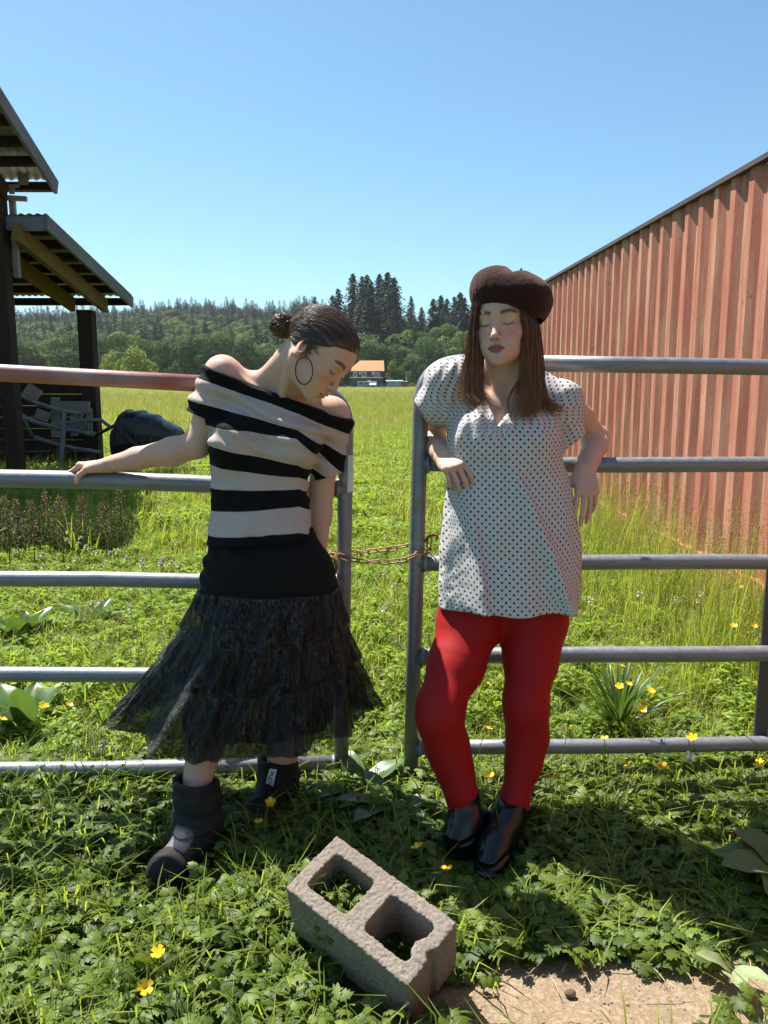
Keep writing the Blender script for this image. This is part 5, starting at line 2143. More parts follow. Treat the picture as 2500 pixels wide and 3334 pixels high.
    r2 = [(r[0] - .01, r[1], r[2] * .93, r[3] * .93, r[4] * .9, r[5] * .9) for r in rings]
    tier('skirt_underlayer', r2[1], r2[2], 0.005, 0.018, 34, 12, rset=r2)
    tier('skirt_underlayer', r2[2], r2[3], 0.006, 0.016, 38, 13, free=True, rset=r2)
    # opaque lining
    NA = 64
    V = []
    prof = [(rings[0][0] + .01, .190, .112, X0), (rings[1][0], .195, .13, P(868, 2110, cy).x), (rings[2][0], .215, .15, P(850, 2260, cy).x), (P(830, 2425, cy - .17).z, .225, .165, P(838, 2400, cy).x)]
    for (z, a_, b_, x_) in prof:
        for k in range(NA):
            th = 2 * math.pi * k / NA
            V.append((x_ + a_ * math.cos(th) * (1 + .03 * math.sin(9 * th)), min(cy + b_ * math.sin(th) * (1 + .03 * math.sin(9 * th)), 2.41), z))
    Q = [(i * NA + j, i * NA + (j + 1) % NA, (i + 1) * NA + (j + 1) % NA, (i + 1) * NA + j) for i in range(len(prof) - 1) for j in range(NA)]
    link('skirt_lining', np_mesh('skirt_lining', V, Q, tk.mat, True), root)

    # ---------------- hair drawn back to a bun
    mh = mat_hair('brown_hair', (0.042, 0.022, 0.013), (0.150, 0.082, 0.048), (0.22, 0.12, 0.065), 0.36)
    H = Field()
    H.frame(MH)
    H.ell((0, 0.020, 0.030), (0.0795, 0.0985, 0.0885), 0.03)
    H.ell((0, -0.020, 0.038), (0.070, 0.066, 0.062), 0.03)
    H.frame(None)
    Mi = np.array(MH.inverted(), np.float32)

    def hl(X):
        q = X @ Mi[:3, :3].T + Mi[:3, 3]
        ax = np.abs(q[:, 0])
        # hairline: over the forehead, down past the temple, behind the ear to the nape
        yl = np.interp(q[:, 2], (-0.07, -0.045, -0.02, 0.005, 0.03, 0.05, 0.066, 0.09, 0.12), (0.075, 0.05, 0.032, 0.004, -0.030, -0.048, -0.072, -0.10, -0.12))
        return (yl - q[:, 1]) + 0.004 * vnoise(X, 60, 3)
    H.cut(hl, 0.006)
    bunc = Vector((0.0, 0.128, 0.030))
    bunc = Vector((-0.016, 0.108, -0.026))

    def hd(X):
        q = X @ Mi[:3, :3].T + Mi[:3, 3]
        v = q - np.array(bunc, np.float32)
        u = np.arctan2(v[:, 2], v[:, 0] + 0.4 * v[:, 1])
        return 0.0004 * np.sin(u * 46 + 3 * vnoise(X, 12, 1)) + 0.0012 * vnoise(X, 28, 2)
    H.displace(hd)
    Vh, Fh = H.surface(0.0024)
    link('hair', np_mesh('hair', Vh, Fh, mh, True, {'rnd': 0.35 + 0.3 * vnoise(Vh, 80, 5), 'tpos': np.zeros(len(Vh))}), root)
    rng = np.random.default_rng(11)
    paths = []
    Rl = np.array(MH.to_3x3(), np.float32)
    oc = A3(MH.translation)
    W = lambda q: np.asarray(q, np.float32) @ Rl.T + oc
    cr = np.array((0, 0.020, 0.030))
    rad = np.array((0.0800, 0.0990, 0.0890))

    def on_scalp(q, lift=1.0):
        v = (q - cr) / rad
        v = v / np.linalg.norm(v, axis=-1, keepdims=True)
        s1 = cr + v * rad * lift
        c2, r2_ = np.array((0, -0.020, 0.038)), np.array((0.0705, 0.0665, 0.0625))
        return s1
    # strands start anywhere on the cap and run back to the bun, lying on the cap's surface
    outer = Vh[H.eval(Vh) > -0.02]
    stv = to_local(Vh[rng.integers(0, len(Vh), 5200)], MH)
    keep = hl(W(stv)) < -0.0004
    stv = stv[keep][:3000]
    f = np.linspace(0, 1, 13)[None, :, None]
    en = np.array(bunc, np.float32) + rng.normal(0, 0.009, (len(stv), 1, 3))
    Q = stv[:, None] * (1 - f) + en * f
    Q = Q + np.array((0, 0, 0.05)) * np.sin(np.pi * f) * 0.5 * sstep(0.0, 0.05, stv[:, 2])[:, None, None]
    H2 = Field()
    H2.p = [p for p in H.p if p[0] == 'u']
    X = W(Q.reshape(-1, 3)).astype(np.float32)
    for it in range(6):
        d0 = H2.eval(X)
        gr = np.stack([H2.eval(X + e) - d0 for e in np.eye(3, dtype=np.float32) * 0.001], 1)
        gr /= np.linalg.norm(gr, axis=1, keepdims=True) + 1e-9
        X = X - gr * d0[:, None]
    lift = np.repeat(np.abs(rng.normal(0.0004, 0.0012, len(stv))), 13)
    X = (X + gr * lift[:, None]).reshape(len(stv), 13, 3)
    enw = W(np.broadcast_to(en, (len(stv), 1, 3)).reshape(-1, 3)).reshape(-1, 1, 3)
    X = X * (1 - f ** 6) + enw * f ** 6
    wv = rng.normal(0, 0.0008, (len(stv), 1, 3)) * np.sin(f * rng.uniform(4, 9, (len(stv), 1, 1)))
    for q in X + wv:
        paths.append((q, 0.00075 * (0.3 + 0.9 * np.sin(np.pi * np.linspace(0.05, 0.95, 13)))))
    # bun: curls
    for i in range(420):
        a0, inc = rng.uniform(0, 6.28), rng.normal(0, 0.8)
        f = np.linspace(0, 1, 14)
        rr = 0.022 + rng.uniform(-0.012, 0.012)
        ang = a0 + f * rng.uniform(2.5, 5.5)
        ax1 = rng.normal(size=3)
        ax1 /= np.linalg.norm(ax1)
        ax2 = np.cross(ax1, rng.normal(size=3))
        ax2 /= np.linalg.norm(ax2)
        q = np.array(bunc) + np.array((-0.004, 0.020, 0.0)) + np.outer(np.cos(ang) * rr, ax1) + np.outer(np.sin(ang) * rr, ax2) + 0.003 * np.stack([np.sin(f * 20 + i), np.cos(f * 17 + i), np.sin(f * 15 + 2 * i)], 1)
        paths.append((W(q), np.full(14, 0.0013)))
    # flyaways
    for i in range(60):
        v = rng.normal(size=3)
        v[2] = abs(v[2]) * 0.8
        v[1] = v[1] * 0.7 + 0.2
        v /= np.linalg.norm(v)
        s0 = cr + v * rad
        f = np.linspace(0, 1, 8)[:, None]
        q = s0 + f * (np.array((0, 0.04, 0)) + rng.normal(0, 0.012, 3)) + np.sin(f * 2.6) * v * rng.uniform(0.002, 0.008)
        paths.append((W(q), np.full(8, 0.00028)))
    # fine hairs at the nape and before the ear
    for i in range(40):
        s0 = np.array((-0.045 + rng.normal(0, .015), 0.075 + rng.normal(0, .008), -0.055 + rng.normal(0, .006)))
        f = np.linspace(0, 1, 7)[:, None]
        q = W(s0 + 0 * f) + f * np.array((rng.normal(0, .004) - 0.004, rng.normal(0, .004), -0.016 * rng.uniform(.4, 1.3)))
        paths.append((q, np.full(7, 0.0003)))
    for i in range(26):
        s0 = np.array((-0.0735 + rng.normal(0, .001), -0.006 + rng.normal(0, .004), -0.004 + rng.normal(0, .008)))
        f = np.linspace(0, 1, 8)[:, None]
        q = s0 + f * np.array((0.0, -0.004, -0.022 * rng.uniform(.4, 1.2))) + f * f * np.array((0.004, -0.004, 0))
        paths.append((W(q), np.full(8, 0.0003)))
    strands('hair_strands', paths, mh, root, 3)
    # ---------------- hoop earring (hangs straight down from the lobe)
    lobe = hp(-0.0790, 0.010, -0.043)
    lobe = P(989, 1163, lobe.y - 0.006)
    mb = MB()
    cxr = lobe + Vector((0, -0.002, -0.0355))
    ux, uz = Vector((0.86, -0.5, 0)).normalized(), Vector((0, 0, 1))
    mb.tube([cxr + ux * (0.0285 * math.cos(t_)) + uz * (0.0365 * math.sin(t_)) for t_ in np.linspace(0, 2 * math.pi, 40, endpoint=False)], 0.0017, 8, closed=True)
    mb.build('hoop_earring', simple('dark_hoop_metal', (0.06, 0.045, 0.04), 0.25, 0.8), root, True)

    # ---------------- boots
    def boot(name, ank, heel, toe, lab):
        B = Field()
        d = (toe - heel)
        d.z = 0
        d.normalize()
        sd = Vector((-d.y, d.x, 0))
        topc = ank + Vector((0, 0, 0.02))
        hb_ = Vector((heel.x, heel.y, 0.05))
        B.cone(topc, hb_.lerp(ank, 0.25) + d * 0.015, 0.064, 0.060, 0.02)
        B.cone(hb_.lerp(ank, 0.3) + d * 0.02, hb_ + d * 0.06, 0.058, 0.050, 0.03)
        tz = Vector((toe.x, toe.y, 0.045)) - d * 0.045
        B.cone(hb_ + d * 0.05, tz, 0.052, 0.045, 0.03)
        B.ell(tz - Vector((0, 0, 0.004)), (0.052, 0.052, 0.040), 0.02)
        B.frame(None)
        # rubber sole and toe cap rim
        for q in np.linspace(0, 1, 5):
            c = (Vector((heel.x, heel.y, 0.018)) + d * 0.02).lerp(Vector((toe.x, toe.y, 0.018)) - d * 0.05, q)
            B.ell(c, (0.056, 0.056, 0.020), 0.012)
        Mt = np.array(topc, np.float32)
        B.plane(topc + Vector((0, 0, 0.0)), (0.1, 0.15, 1), 0.004)
        B.cone(topc + Vector((0, 0, 0.03)), topc - Vector((0, 0, 0.06)), 0.050, 0.047, 0.004, 's')
        ws = [ank.lerp(hb_, q) for q in (0.12, 0.42)]

        def bd(X):
            g = 0.0018 * vnoise(X, 30, 4) + 0.0006 * vnoise(X, 120, 5)
            z = X[:, 2]
            for zc_ in (topc.z - 0.055, topc.z - 0.115):
                u = np.abs(z - zc_ - 0.10 * ((X - Mt) @ A3(d))) - 0.021
                g -= 0.0045 * sstep(0.003, -0.003, u) * (z > 0.10)      # straps stand proud
            ax_ = (X - A3(heel)) @ A3(d)
            g += 0.003 * np.exp(-((ax_ - 0.19) / 0.004) ** 2) * (z < 0.13)
            return g
        B.displace(bd)
        Vb, Fb = B.surface(0.0036)
        al = (Vb - A3(toe)) @ A3(d)
        lt = (Vb - A3(toe)) @ A3(sd)
        vamp = sstep(0.034, 0.028, np.abs(lt)) * sstep(0.075, 0.085, Vb[:, 2] + 0.2 * (al + 0.10)) * sstep(-0.125, -0.117, al) * sstep(-0.066, -0.074, al + 6 * lt * lt) * sstep(0.055, 0.062, Vb[:, 2]) * sstep(0.128, 0.118, Vb[:, 2])
        return Vb, Fb, d, sd, topc, hb_, vamp
    tb = NT('black_boot_fabric')
    cb = tb.coord('Object')
    tb.bsdf(tb.mix(tb.attr('vamp'), tb.mix(tb.noise(cb, 30, 4), (0.006, 0.006, 0.007), (0.020, 0.020, 0.021)), (0.13, 0.125, 0.13)), 0.72, 0, 0.35)
    tb.bump(tb.noise(cb, 350, 3), 0.25, 0.002)
    mgrey = simple('pale_grey_reflective_patch', (0.42, 0.43, 0.45), 0.5, bump=0.1)
    ankR = P(640, 2560, 2.055)
    toeR, heelR = G(508, 2912), G(690, 2800)
    heelR = Vector((ankR.x + 0.015, ankR.y + 0.015, 0))
    Vb, Fb, d, sd, topc, hb_, vamp = boot('boot', ankR, heelR, toeR, '')
    bo = link('boot', np_mesh('boot', Vb, Fb, tb.mat, True, {'vamp': vamp}), root)
    tag(bo, 'black padded winter boot with grey vamp, nearer one')
    # side patch and tab
    side = -sd if sd.x > 0 else sd
    mb = MB()
    for (zc_, h_, off, w_) in ((topc.z - 0.085, 0.040, 0.010, 0.022), (topc.z - 0.020, 0.016, 0.012, 0.010), (topc.z - 0.125, 0.03, 0.02, 0.012)):
        c = Vector((topc.x, topc.y, zc_)) + side * 0.0675 + d * off * 1.0
        q = side.cross(Vector((0, 0, 1)))
        mb.box(c, (w_, 0.005, h_), Matrix((q, side, Vector((0, 0, 1)))).transposed())
    mb.build('boot_patch', mgrey, bo, False, bevel=0.003)
    ankL = P(904, 2490, 2.33)
    heelL = Vector((ankL.x + 0.01, ankL.y + 0.02, 0))
    toeL = Vector((ankL.x - 0.05, ankL.y - 0.16, 0))
    Vb, Fb, d, sd, topc, hb_, vamp = boot('boot', ankL, heelL, toeL, '')
    bo2 = link('boot', np_mesh('boot', Vb, Fb, tb.mat, True, {'vamp': vamp * 0}), root)
    tag(bo2, 'black winter boot behind, with white and teal tag')
    # white tag with a teal mark
    # the tag is sewn to the instep: find the boot's surface where it shows
    vis = Vb[(np.abs(Vb[:, 0] - P(874, 2560, 2.2).x) < 0.012) & (np.abs(Vb[:, 2] - 0.125) < 0.006)]
    tc = Vector((P(874, 2560, 2.2).x, float(vis[:, 1].min()) - 0.003, 0.125)) if len(vis) else P(874, 2575, ankL.y - 0.1)
    nrm = Vector((-0.25, -1, 0.30)).normalized()
    tx = Vector((1, -0.25, 0)).normalized()
    tx = (tx - nrm * tx.dot(nrm)).normalized()
    tu = nrm.cross(tx) * -1
    tu = tx.cross(nrm) * -1 if (tx.cross(nrm)).z < 0 else tx.cross(nrm)
    tu = (tu + tx * 0.18).normalized()
    Rg = Matrix((tx, nrm, tu)).transposed()
    mb = MB()
    mb.box(tc, (0.024, 0.004, 0.052), Rg)
    tagp = mb.build('boot_tag', simple('white_tag_cloth', (0.72, 0.73, 0.72), 0.6), bo2, False, bevel=0.001)
    mb = MB()
    fc = tc + nrm * 0.0032
    loop = [fc + tx * (0.0055 * math.cos(a_)) + tu * (-0.010 + 0.0080 * math.sin(a_)) for a_ in np.linspace(0, 2 * math.pi, 20, endpoint=False)]
    mb.tube(loop, 0.0018, 6, closed=True)
    mb.tube([fc + tx * (-0.0055) + tu * (-0.008), fc + tx * (-0.004) + tu * 0.004, fc + tx * 0.001 + tu * 0.011, fc + tx * 0.005 + tu * 0.018], 0.0018, 6)
    mb.tube([fc + tx * 0.005 + tu * 0.008, fc + tx * (-0.001) + tu * 0.013, fc + tx * (-0.003) + tu * 0.019], 0.0016, 6)
    mb.build('tag_mark', simple('teal_print', (0.02, 0.26, 0.27), 0.5), tagp, True)
    return root


# ================================================================== woman in the beret
def woman_beret():
    root = empty('person', G(1600, 2790), 'person in brown beret, dotted tunic and red tights leaning back on gate', 'person')
    RB = ((0.916, 0.401, -0.002), (-0.397, 0.909, 0.129), (0.054, -0.118, 0.992))
    MH = frame_of(RB, (0.3378, 2.29, 1.4618)) @ Matrix.Rotation(math.radians(5), 4, 'X')
    hp = lambda x, y, z: MH @ Vector((x, y, z))
    F = Field()
    shR, shL = P(1452, 1238, 2.37), P(1832, 1296, 2.37)
    elR, wrR = P(1408, 1436, 2.560), P(1446, 1484, 2.315)
    elL, wrL = P(1944, 1424, 2.560), P(1906, 1528, 2.350)
    nb = P(1662, 1262, 2.385)
    F.ell(P(1650, 1420, 2.36), (0.135, 0.085, 0.15), 0.05)
    F.ell(P(1655, 1640, 2.32), (0.125, 0.085, 0.14), 0.06)
    F.ell(P(1650, 1880, 2.29), (0.160, 0.105, 0.12), 0.06)
    F.cone(shR, nb + Vector((-0.03, 0.01, -0.045)), 0.045, 0.05, 0.035)
    F.cone(shL, nb + Vector((0.03, 0.01, -0.05)), 0.045, 0.05, 0.035)
    F.ell(nb + Vector((-0.01, -0.03, -0.085)), (0.10, 0.055, 0.075), 0.04)
    hb = hp(0, 0.016, -0.055)
    F.cone(nb + Vector((-0.004, 0.0, -0.03)), hb, 0.053, 0.049, 0.03)
    F.cone(nb + Vector((-0.085, 0.02, -0.01)), hp(-0.02, 0.045, -0.06), 0.022, 0.03, 0.045)
    F.cone(nb + Vector((0.085, 0.02, -0.025)), hp(0.02, 0.045, -0.06), 0.022, 0.03, 0.045)
    pit = nb + Vector((-0.028, -0.078, -0.062))
    F.cone(pit + Vector((-0.010, 0, 0)), shR + Vector((0.02, -0.03, 0.02)), 0.0085, 0.0085, 0.018)
    F.cone(pit + Vector((0.016, 0, 0)), shL + Vector((-0.02, -0.03, 0.02)), 0.0085, 0.0085, 0.018)
    F.cone(pit + Vector((0.010, 0.004, 0.004)), hp(0.058, 0.018, -0.05), 0.008, 0.012, 0.016)
    F.cone(pit + Vector((-0.006, 0.004, 0.004)), hp(-0.058, 0.018, -0.05), 0.008, 0.012, 0.016)
    # arms hooked back over the second rail
    limb(F, [(shR, 0.042), (shR.lerp(elR, 0.5), 0.038), (elR, 0.034)], 0.02)
    limb(F, [(elR + Vector((0, 0, .002)), 0.036), (elR.lerp(wrR, 0.35) + Vector((-0.004, 0, 0.006)), 0.037), (elR.lerp(wrR, 0.75), 0.030), (wrR, 0.0268)], 0.018)
    limb(F, [(shL, 0.042), (shL.lerp(elL, 0.5), 0.038), (elL, 0.034)], 0.02)
    limb(F, [(elL, 0.037), (elL.lerp(wrL, 0.35) + Vector((0.004, 0, 0.008)), 0.038), (elL.lerp(wrL, 0.72), 0.031), (wrL, 0.0272)], 0.018)
    # her right hand: droops in front of the tunic, fingers bent, thumb towards the middle
    kR = P(1496, 1538, 2.215)
    hand_field(F, wrR, kR - wrR, (-0.30, -0.45, 1.0), (1, 0.2, 0.35),
               [(42, 30, 14), (46, 32, 14), (50, 36, 16), (50, 44, 22)], (3, 0, -4, -9),
               thumb=((0.80, 0.55, -0.35), (0.90, 0.30, -0.30)), scale=1.0)
    # her left hand: hangs loosely from the wrist
    kL = P(1910, 1598, 2.305)
    hand_field(F, wrL, kL - wrL, (0.16, -1.0, 0.35), (-1, 0, 0),
               [(12, 10, 6), (10, 14, 8), (20, 22, 12), (30, 32, 16)], (7, 2, -3, -7),
               thumb=((0.82, 0.42, -0.30), (0.97, 0.12, -0.25)), scale=1.0)
    # legs inside the tights only run as far as the tunic hides them
    head_field(F, MH)
    LL = [(P(1546, 1930, 2.30), 0.095), (P(1530, 2020, 2.275), 0.0885), (P(1485, 2165, 2.20), 0.0745), (P(1434, 2295, 2.115), 0.058), (P(1431, 2345, 2.10), 0.0535),
          (P(1456, 2430, 2.115), 0.0545), (P(1482, 2510, 2.105), 0.044), (P(1503, 2590, 2.085), 0.0350), (P(1510, 2680, 2.08), 0.034)]
    RL = [(P(1735, 1930, 2.30), 0.095), (P(1741, 2020, 2.28), 0.0885), (P(1728, 2150, 2.235), 0.071), (P(1712, 2270, 2.165), 0.0545), (P(1713, 2320, 2.155), 0.0510),
          (P(1717, 2400, 2.165), 0.0525), (P(1703, 2490, 2.145), 0.043), (P(1676, 2600, 2.105), 0.0325), (P(1662, 2690, 2.09), 0.034)]
    for Lg in (LL, RL):
        limb(F, [(p, r - 0.004) for p, r in Lg], 0.03)
    V1, F1 = F.surface(0.0032)
    hc = A3(MH.translation)
    V2, F2 = F.surface(0.0019, hc - 0.155, hc + 0.155)
    V1, F1, _ = clip_mesh(V1, F1, np.linalg.norm(V1 - hc, axis=1) > 0.131)
    V2, F2, _ = clip_mesh(V2, F2, np.linalg.norm(V2 - hc, axis=1) < 0.136)
    V = np.concatenate([V1, V2])
    FF = np.concatenate([F1, F2 + len(V1)])
    col = np.tile(SKIN, (len(V), 1))
    Lc = to_local(V, MH)
    inh = np.linalg.norm(Lc, axis=1) < 0.15
    sub = col[inh].copy()
    head_colour(Lc[inh], sub, lip=(0.25, 0.055, 0.055), brow=(0.030, 0.018, 0.014), shadow=(0.66, 0.58, 0.26), blush=0.62)
    col[inh] = sub
    for c, r, a in ((kR, 0.03, 0.35), (kL, 0.03, 0.25), (elR, .05, .15)):
        w = np.exp(-(np.linalg.norm(V - A3(c), axis=1) / r) ** 2) * a
        col = col * (1 - w[:, None]) + np.array((0.62, 0.25, 0.18), np.float32) * w[:, None]
    body = link('body', np_mesh('body', V, FF, M_SKIN, True, {'col': col}), root)
    tag(body, 'face with closed eyes, throat, arms and drooping hands of the person in beret')

    # ---------------- red tights
    T = Field()
    for Lg in (LL, RL):
        limb(T, Lg[:-1] + [(Lg[-1][0], Lg[-1][1] + 0.001)], 0.045)
        kn = Lg[3][0].lerp(Lg[4][0], 0.4)
        T.ell(kn + Vector((0, -0.030, 0.0)), (0.028, 0.022, 0.036), 0.035)
    # calves
    T.ell(P(1460, 2425, 2.15), (0.040, 0.042, 0.075), 0.03)
    T.ell(P(1722, 2400, 2.20), (0.040, 0.042, 0.075), 0.03)
    Vt, Ft = T.surface(0.0038)
    t = NT('red_tights')
    c = t.coord('Object')
    lw = t.n('LayerWeight')
    lw.inputs['Blend'].default_value = 0.35
    base = t.mix(t.math('MULTIPLY', t.math('SUBTRACT', 1.0, lw.outputs['Facing']), 0.55), (0.31, 0.0025, 0.004), (0.36, 0.010, 0.009))
    t.bsdf(base, 0.66, 0, 0.25, Sheen_Weight=0.02)
    t.bump(t.noise(c, 800, 2), 0.08, 0.001)
    link('tights', np_mesh('tights', Vt, Ft, t.mat, True), root)

    # ---------------- dotted tunic
    D = Field()
    tab = []
    wid = lambda x0, x1, py, Y: (P(x1, py, Y).x - P(x0, py, Y).x) / 2
    for (py, x0, x1, Y, fr, bk) in ((1215, 1500, 1790, 2.390, .060, .06), (1270, 1468, 1824, 2.383, .082, .075), (1330, 1455, 1836, 2.375, .105, .08), (1400, 1452, 1832, 2.365, .128, .08), (1450, 1454, 1830, 2.357, .132, .08),
                                    (1510, 1454, 1838, 2.345, .136, .08), (1600, 1446, 1862, 2.325, .136, .085), (1700, 1438, 1882, 2.305, .138, .095), (1790, 1431, 1894, 2.29, .135, .10), (1900, 1427, 1892, 2.275, .145, .11), (2040, 1424, 1886, 2.26, .155, .115)):
        c = P((x0 + x1) / 2, py, Y)
        w = wid(x0, x1, py, Y)
        tab.append((c.z, c.x, Y, w, w, fr, bk))
    zb = P(1650, 1450, 2.25).z
    zh = P(1650, 2010, 2.15).z

    def crest(u, w):
        # rises slowly from the left and falls quickly on the right
        return np.where(u < 0, np.exp(-(u / (w * 2.2)) ** 2), np.exp(-(u / w) ** 2))

    def folds(x, y, z, ph):
        xw = x
        f = np.clip((zb - z) / (zb - zh), 0, 1.15)         # 0 at the bust, 1 at the hem
        front = sstep(0.02, -0.02, y)
        g = 0
        for (x0, x1, A, w) in ((-0.150, -0.085, 0.030, 0.010), (-0.020, 0.165, 0.052, 0.011), (0.060, 0.035, 0.0, 0.02), (-0.205, -0.20, 0.010, 0.014), (0.02, 0.035, 0.010, 0.02)):
            xc = x0 + (x1 - x0) * f
            g = g + A * (0.12 + 0.88 * f) * crest(xw - xc, w * (0.8 + 0.7 * f))
        # hem flutes all round
        g = g * front + (1 - front) * 0.012 * f * np.sin(ph * 7 + 1)
        return g - 0.006 * f
    D.sections(tab, 0.02, disp=folds, ext=0.06)
    D.ell(P(1560, 1432, 2.28), (0.064, 0.056, 0.070), 0.07)
    D.ell(P(1722, 1442, 2.28), (0.064, 0.056, 0.070), 0.07)
    # cap sleeves
    D.cone(shR + Vector((0.03, 0, 0.004)), shR + Vector((-0.012, 0, -0.006)), 0.050, 0.051, 0.03)
    D.cone(shL + Vector((-0.03, 0, 0.0)), shL + Vector((0.008, 0, -0.008)), 0.050, 0.050, 0.03)
    D.cone(shR, nb + Vector((-0.06, 0.01, -0.02)), 0.051, 0.043, 0.03)
    D.cone(shL, nb + Vector((0.06, 0.01, -0.03)), 0.050, 0.043, 0.03)
    eR = P(1372, 1345, 2.40)
    D.cone(P(1520, 1215, 2.385), P(1428, 1308, 2.385), 0.050, 0.060, 0.03)
    D.cone(P(1445, 1300, 2.385), P(1412, 1322, 2.385), 0.056, 0.060, 0.02)
    D.cone(P(1770, 1290, 2.385), P(1836, 1360, 2.385), 0.050, 0.056, 0.03)
    D.cone(P(1832, 1360, 2.385), P(1846, 1412, 2.385), 0.056, 0.056, 0.02)

    def wr(X):
        x, z = X[:, 0], X[:, 2]
        cx = 0.325
        g = 0.0030 * vnoise(X, 24, 1) + 0.0012 * vnoise(X, 60, 6)
        # gathers fanning down from the shoulders
        fan = np.arctan2(x - cx, 1.62 - z)
        g += 0.0040 * np.sin(fan * 62 + 2 * vnoise(X, 8, 2)) * sstep(1.10, 1.18, z) * (0.3 + 0.7 * np.clip(vnoise(X, 5, 9) + 0.4, 0, 1))
        g += 0.0060 * np.sin((x * 0.9 + z) * 70 + 2.0 * vnoise(X, 6, 3)) * np.exp(-((z - 1.06) / 0.07) ** 2) * np.clip(vnoise(X, 5, 4) + 0.1, 0, 1)
        g += 0.0018 * np.sin((x * 1.0 - z * 0.35) * 60 + 2.5 * vnoise(X, 7, 3)) * sstep(1.0, 0.9, z) * np.clip(vnoise(X, 4, 12) + 0.15, 0, 1)
        # centre placket
        xc = np.interp(z, (0.8, 1.08, 1.22), (0.352, 0.334, 0.326))
        g += 0.0035 * np.exp(-((x - xc) / 0.005) ** 2) * sstep(0.93, 1.0, z) * sstep(1.21, 1.18, z)
        return g
    D.displace(wr)
    # V neck
    vb, vl, vr = P(1622, 1392, 2.235), P(1535, 1165, 2.33), P(1752, 1208, 2.33)

    def vneck(X):
        x, y, z = X[:, 0], X[:, 1], X[:, 2]
        zl = vb.z + (vb.x - x) * (vl.z - vb.z) / (vb.x - vl.x)
        zr_ = vb.z + (x - vb.x) * (vr.z - vb.z) / (vr.x - vb.x)
        lim = np.maximum(zl, zr_)
        lim = np.where(y > 2.40, np.maximum(lim, 1.325), lim)
        return (z - lim) * 0.5
    D.cut(vneck, 0.003)
    nR = Vector((-1.0, 0, -0.62)).normalized()
    D.cut(lambda X, p=A3(P(1404, 1398, 2.36)), n=A3(nR): np.where((X[:, 0] < float(P(1462, 1400, 2.36).x)) & (X[:, 2] > 1.10), (X - p) @ n, -1.0), 0.002)
    nL = Vector((0.62, 0, -0.78)).normalized()
    D.cut(lambda X, p=A3(P(1868, 1440, 2.36)), n=A3(nL): np.where((X[:, 0] > float(P(1836, 1450, 2.36).x)) & (X[:, 2] > 1.08), (X - p) @ n, -1.0), 0.002)
    zhem = P(1650, 1998, 2.16).z
    D.cut(lambda X: zhem - X[:, 2] + 0.03 * np.clip(-(X[:, 1] - 2.2), -0.2, 0.2) + 0.004 * np.sin(X[:, 0] * 30), 0.002)
    # hollow under the hem
    cvt = [(zhem - 0.05, 0.338, 2.265, .168, .168, .112, .085), (zhem + 0.03, 0.338, 2.268, .168, .168, .112, .085), (zhem + 0.05, 0.338, 2.27, .15, .15, .10, .07)]
    D.sections(cvt, 0.005, 's')
    Vd, Fd = D.surface(0.0034)
    cxx = np.interp(Vd[:, 2], (0.6, 1.3), (0.345, 0.335))
    cyy = np.interp(Vd[:, 2], (0.6, 1.3), (2.28, 2.40))
    # print coordinate: length measured round the cloth from the centre front
    nz, nx = 90, 150
    zi = np.clip(((Vd[:, 2] - Vd[:, 2].min()) / (Vd[:, 2].max() - Vd[:, 2].min()) * (nz - 1)), 0, nz - 1)
    x0, x1 = Vd[:, 0].min(), Vd[:, 0].max()
    xi = (Vd[:, 0] - x0) / (x1 - x0) * (nx - 1)
    fr = Vd[:, 1] < cyy + 0.02
    acc, cnt = np.zeros((nz, nx)), np.zeros((nz, nx))
    ii, jj = np.round(zi[fr]).astype(int), np.round(xi[fr]).astype(int)
    np.add.at(acc, (ii, jj), Vd[fr, 1])
    np.add.at(cnt, (ii, jj), 1)
    H = np.where(cnt > 0, acc / np.maximum(1, cnt), np.nan)
    for r in range(nz):
        ok = ~np.isnan(H[r])
        H[r] = np.interp(np.arange(nx), np.nonzero(ok)[0], H[r][ok]) if ok.any() else 2.3
    for _ in range(4):
        H[1:-1] = (H[:-2] + 2 * H[1:-1] + H[2:]) / 4
        H[:, 1:-1] = (H[:, :-2] + 2 * H[:, 1:-1] + H[:, 2:]) / 4
    dx = (x1 - x0) / (nx - 1)
    arc = np.concatenate([np.zeros((nz, 1)), np.cumsum(np.sqrt(dx * dx + np.diff(H, axis=1) ** 2), 1)], 1)
    arc -= arc[:, [nx // 2]]
    for _ in range(6):
        arc[1:-1] = (arc[:-2] + 2 * arc[1:-1] + arc[2:]) / 4
    i0, j0 = np.minimum(zi.astype(int), nz - 2), np.minimum(xi.astype(int), nx - 2)
    fz, fx = zi - i0, xi - j0
    u = (arc[i0, j0] * (1 - fx) + arc[i0, j0 + 1] * fx) * (1 - fz) + (arc[i0 + 1, j0] * (1 - fx) + arc[i0 + 1, j0 + 1] * fx) * fz
    t = NT('dotted_tunic_cotton')
    uu, vv = t.attr('u'), t.attr('v')
    S = 0.0215

    def dots(ou, ov):
        a = t.math('SUBTRACT', t.math('FRACT', t.math('ADD', t.math('DIVIDE', uu, S), ou)), 0.5)
        b = t.math('SUBTRACT', t.math('FRACT', t.math('ADD', t.math('DIVIDE', vv, S * 0.98), ov)), 0.5)
        return t.math('SQRT', t.math('ADD', t.math('MULTIPLY', a, a), t.math('MULTIPLY', b, b)))
    dd = t.math('MINIMUM', dots(10.0, 10.0), dots(10.5, 10.5))
    fac = t.ramp(dd, [(0.125, 1.0), (0.165, 0.0)])
    c = t.coord('Object')
    pin = t.math('MULTIPLY', t.math('ADD', t.math('SINE', t.math('MULTIPLY', uu, 2 * math.pi / 0.0036)), 1.0), 0.5)
    pale = t.mix(pin, (0.63, 0.595, 0.58), (0.48, 0.45, 0.445))
    colr = t.mix(fac, pale, (0.012, 0.011, 0.014))
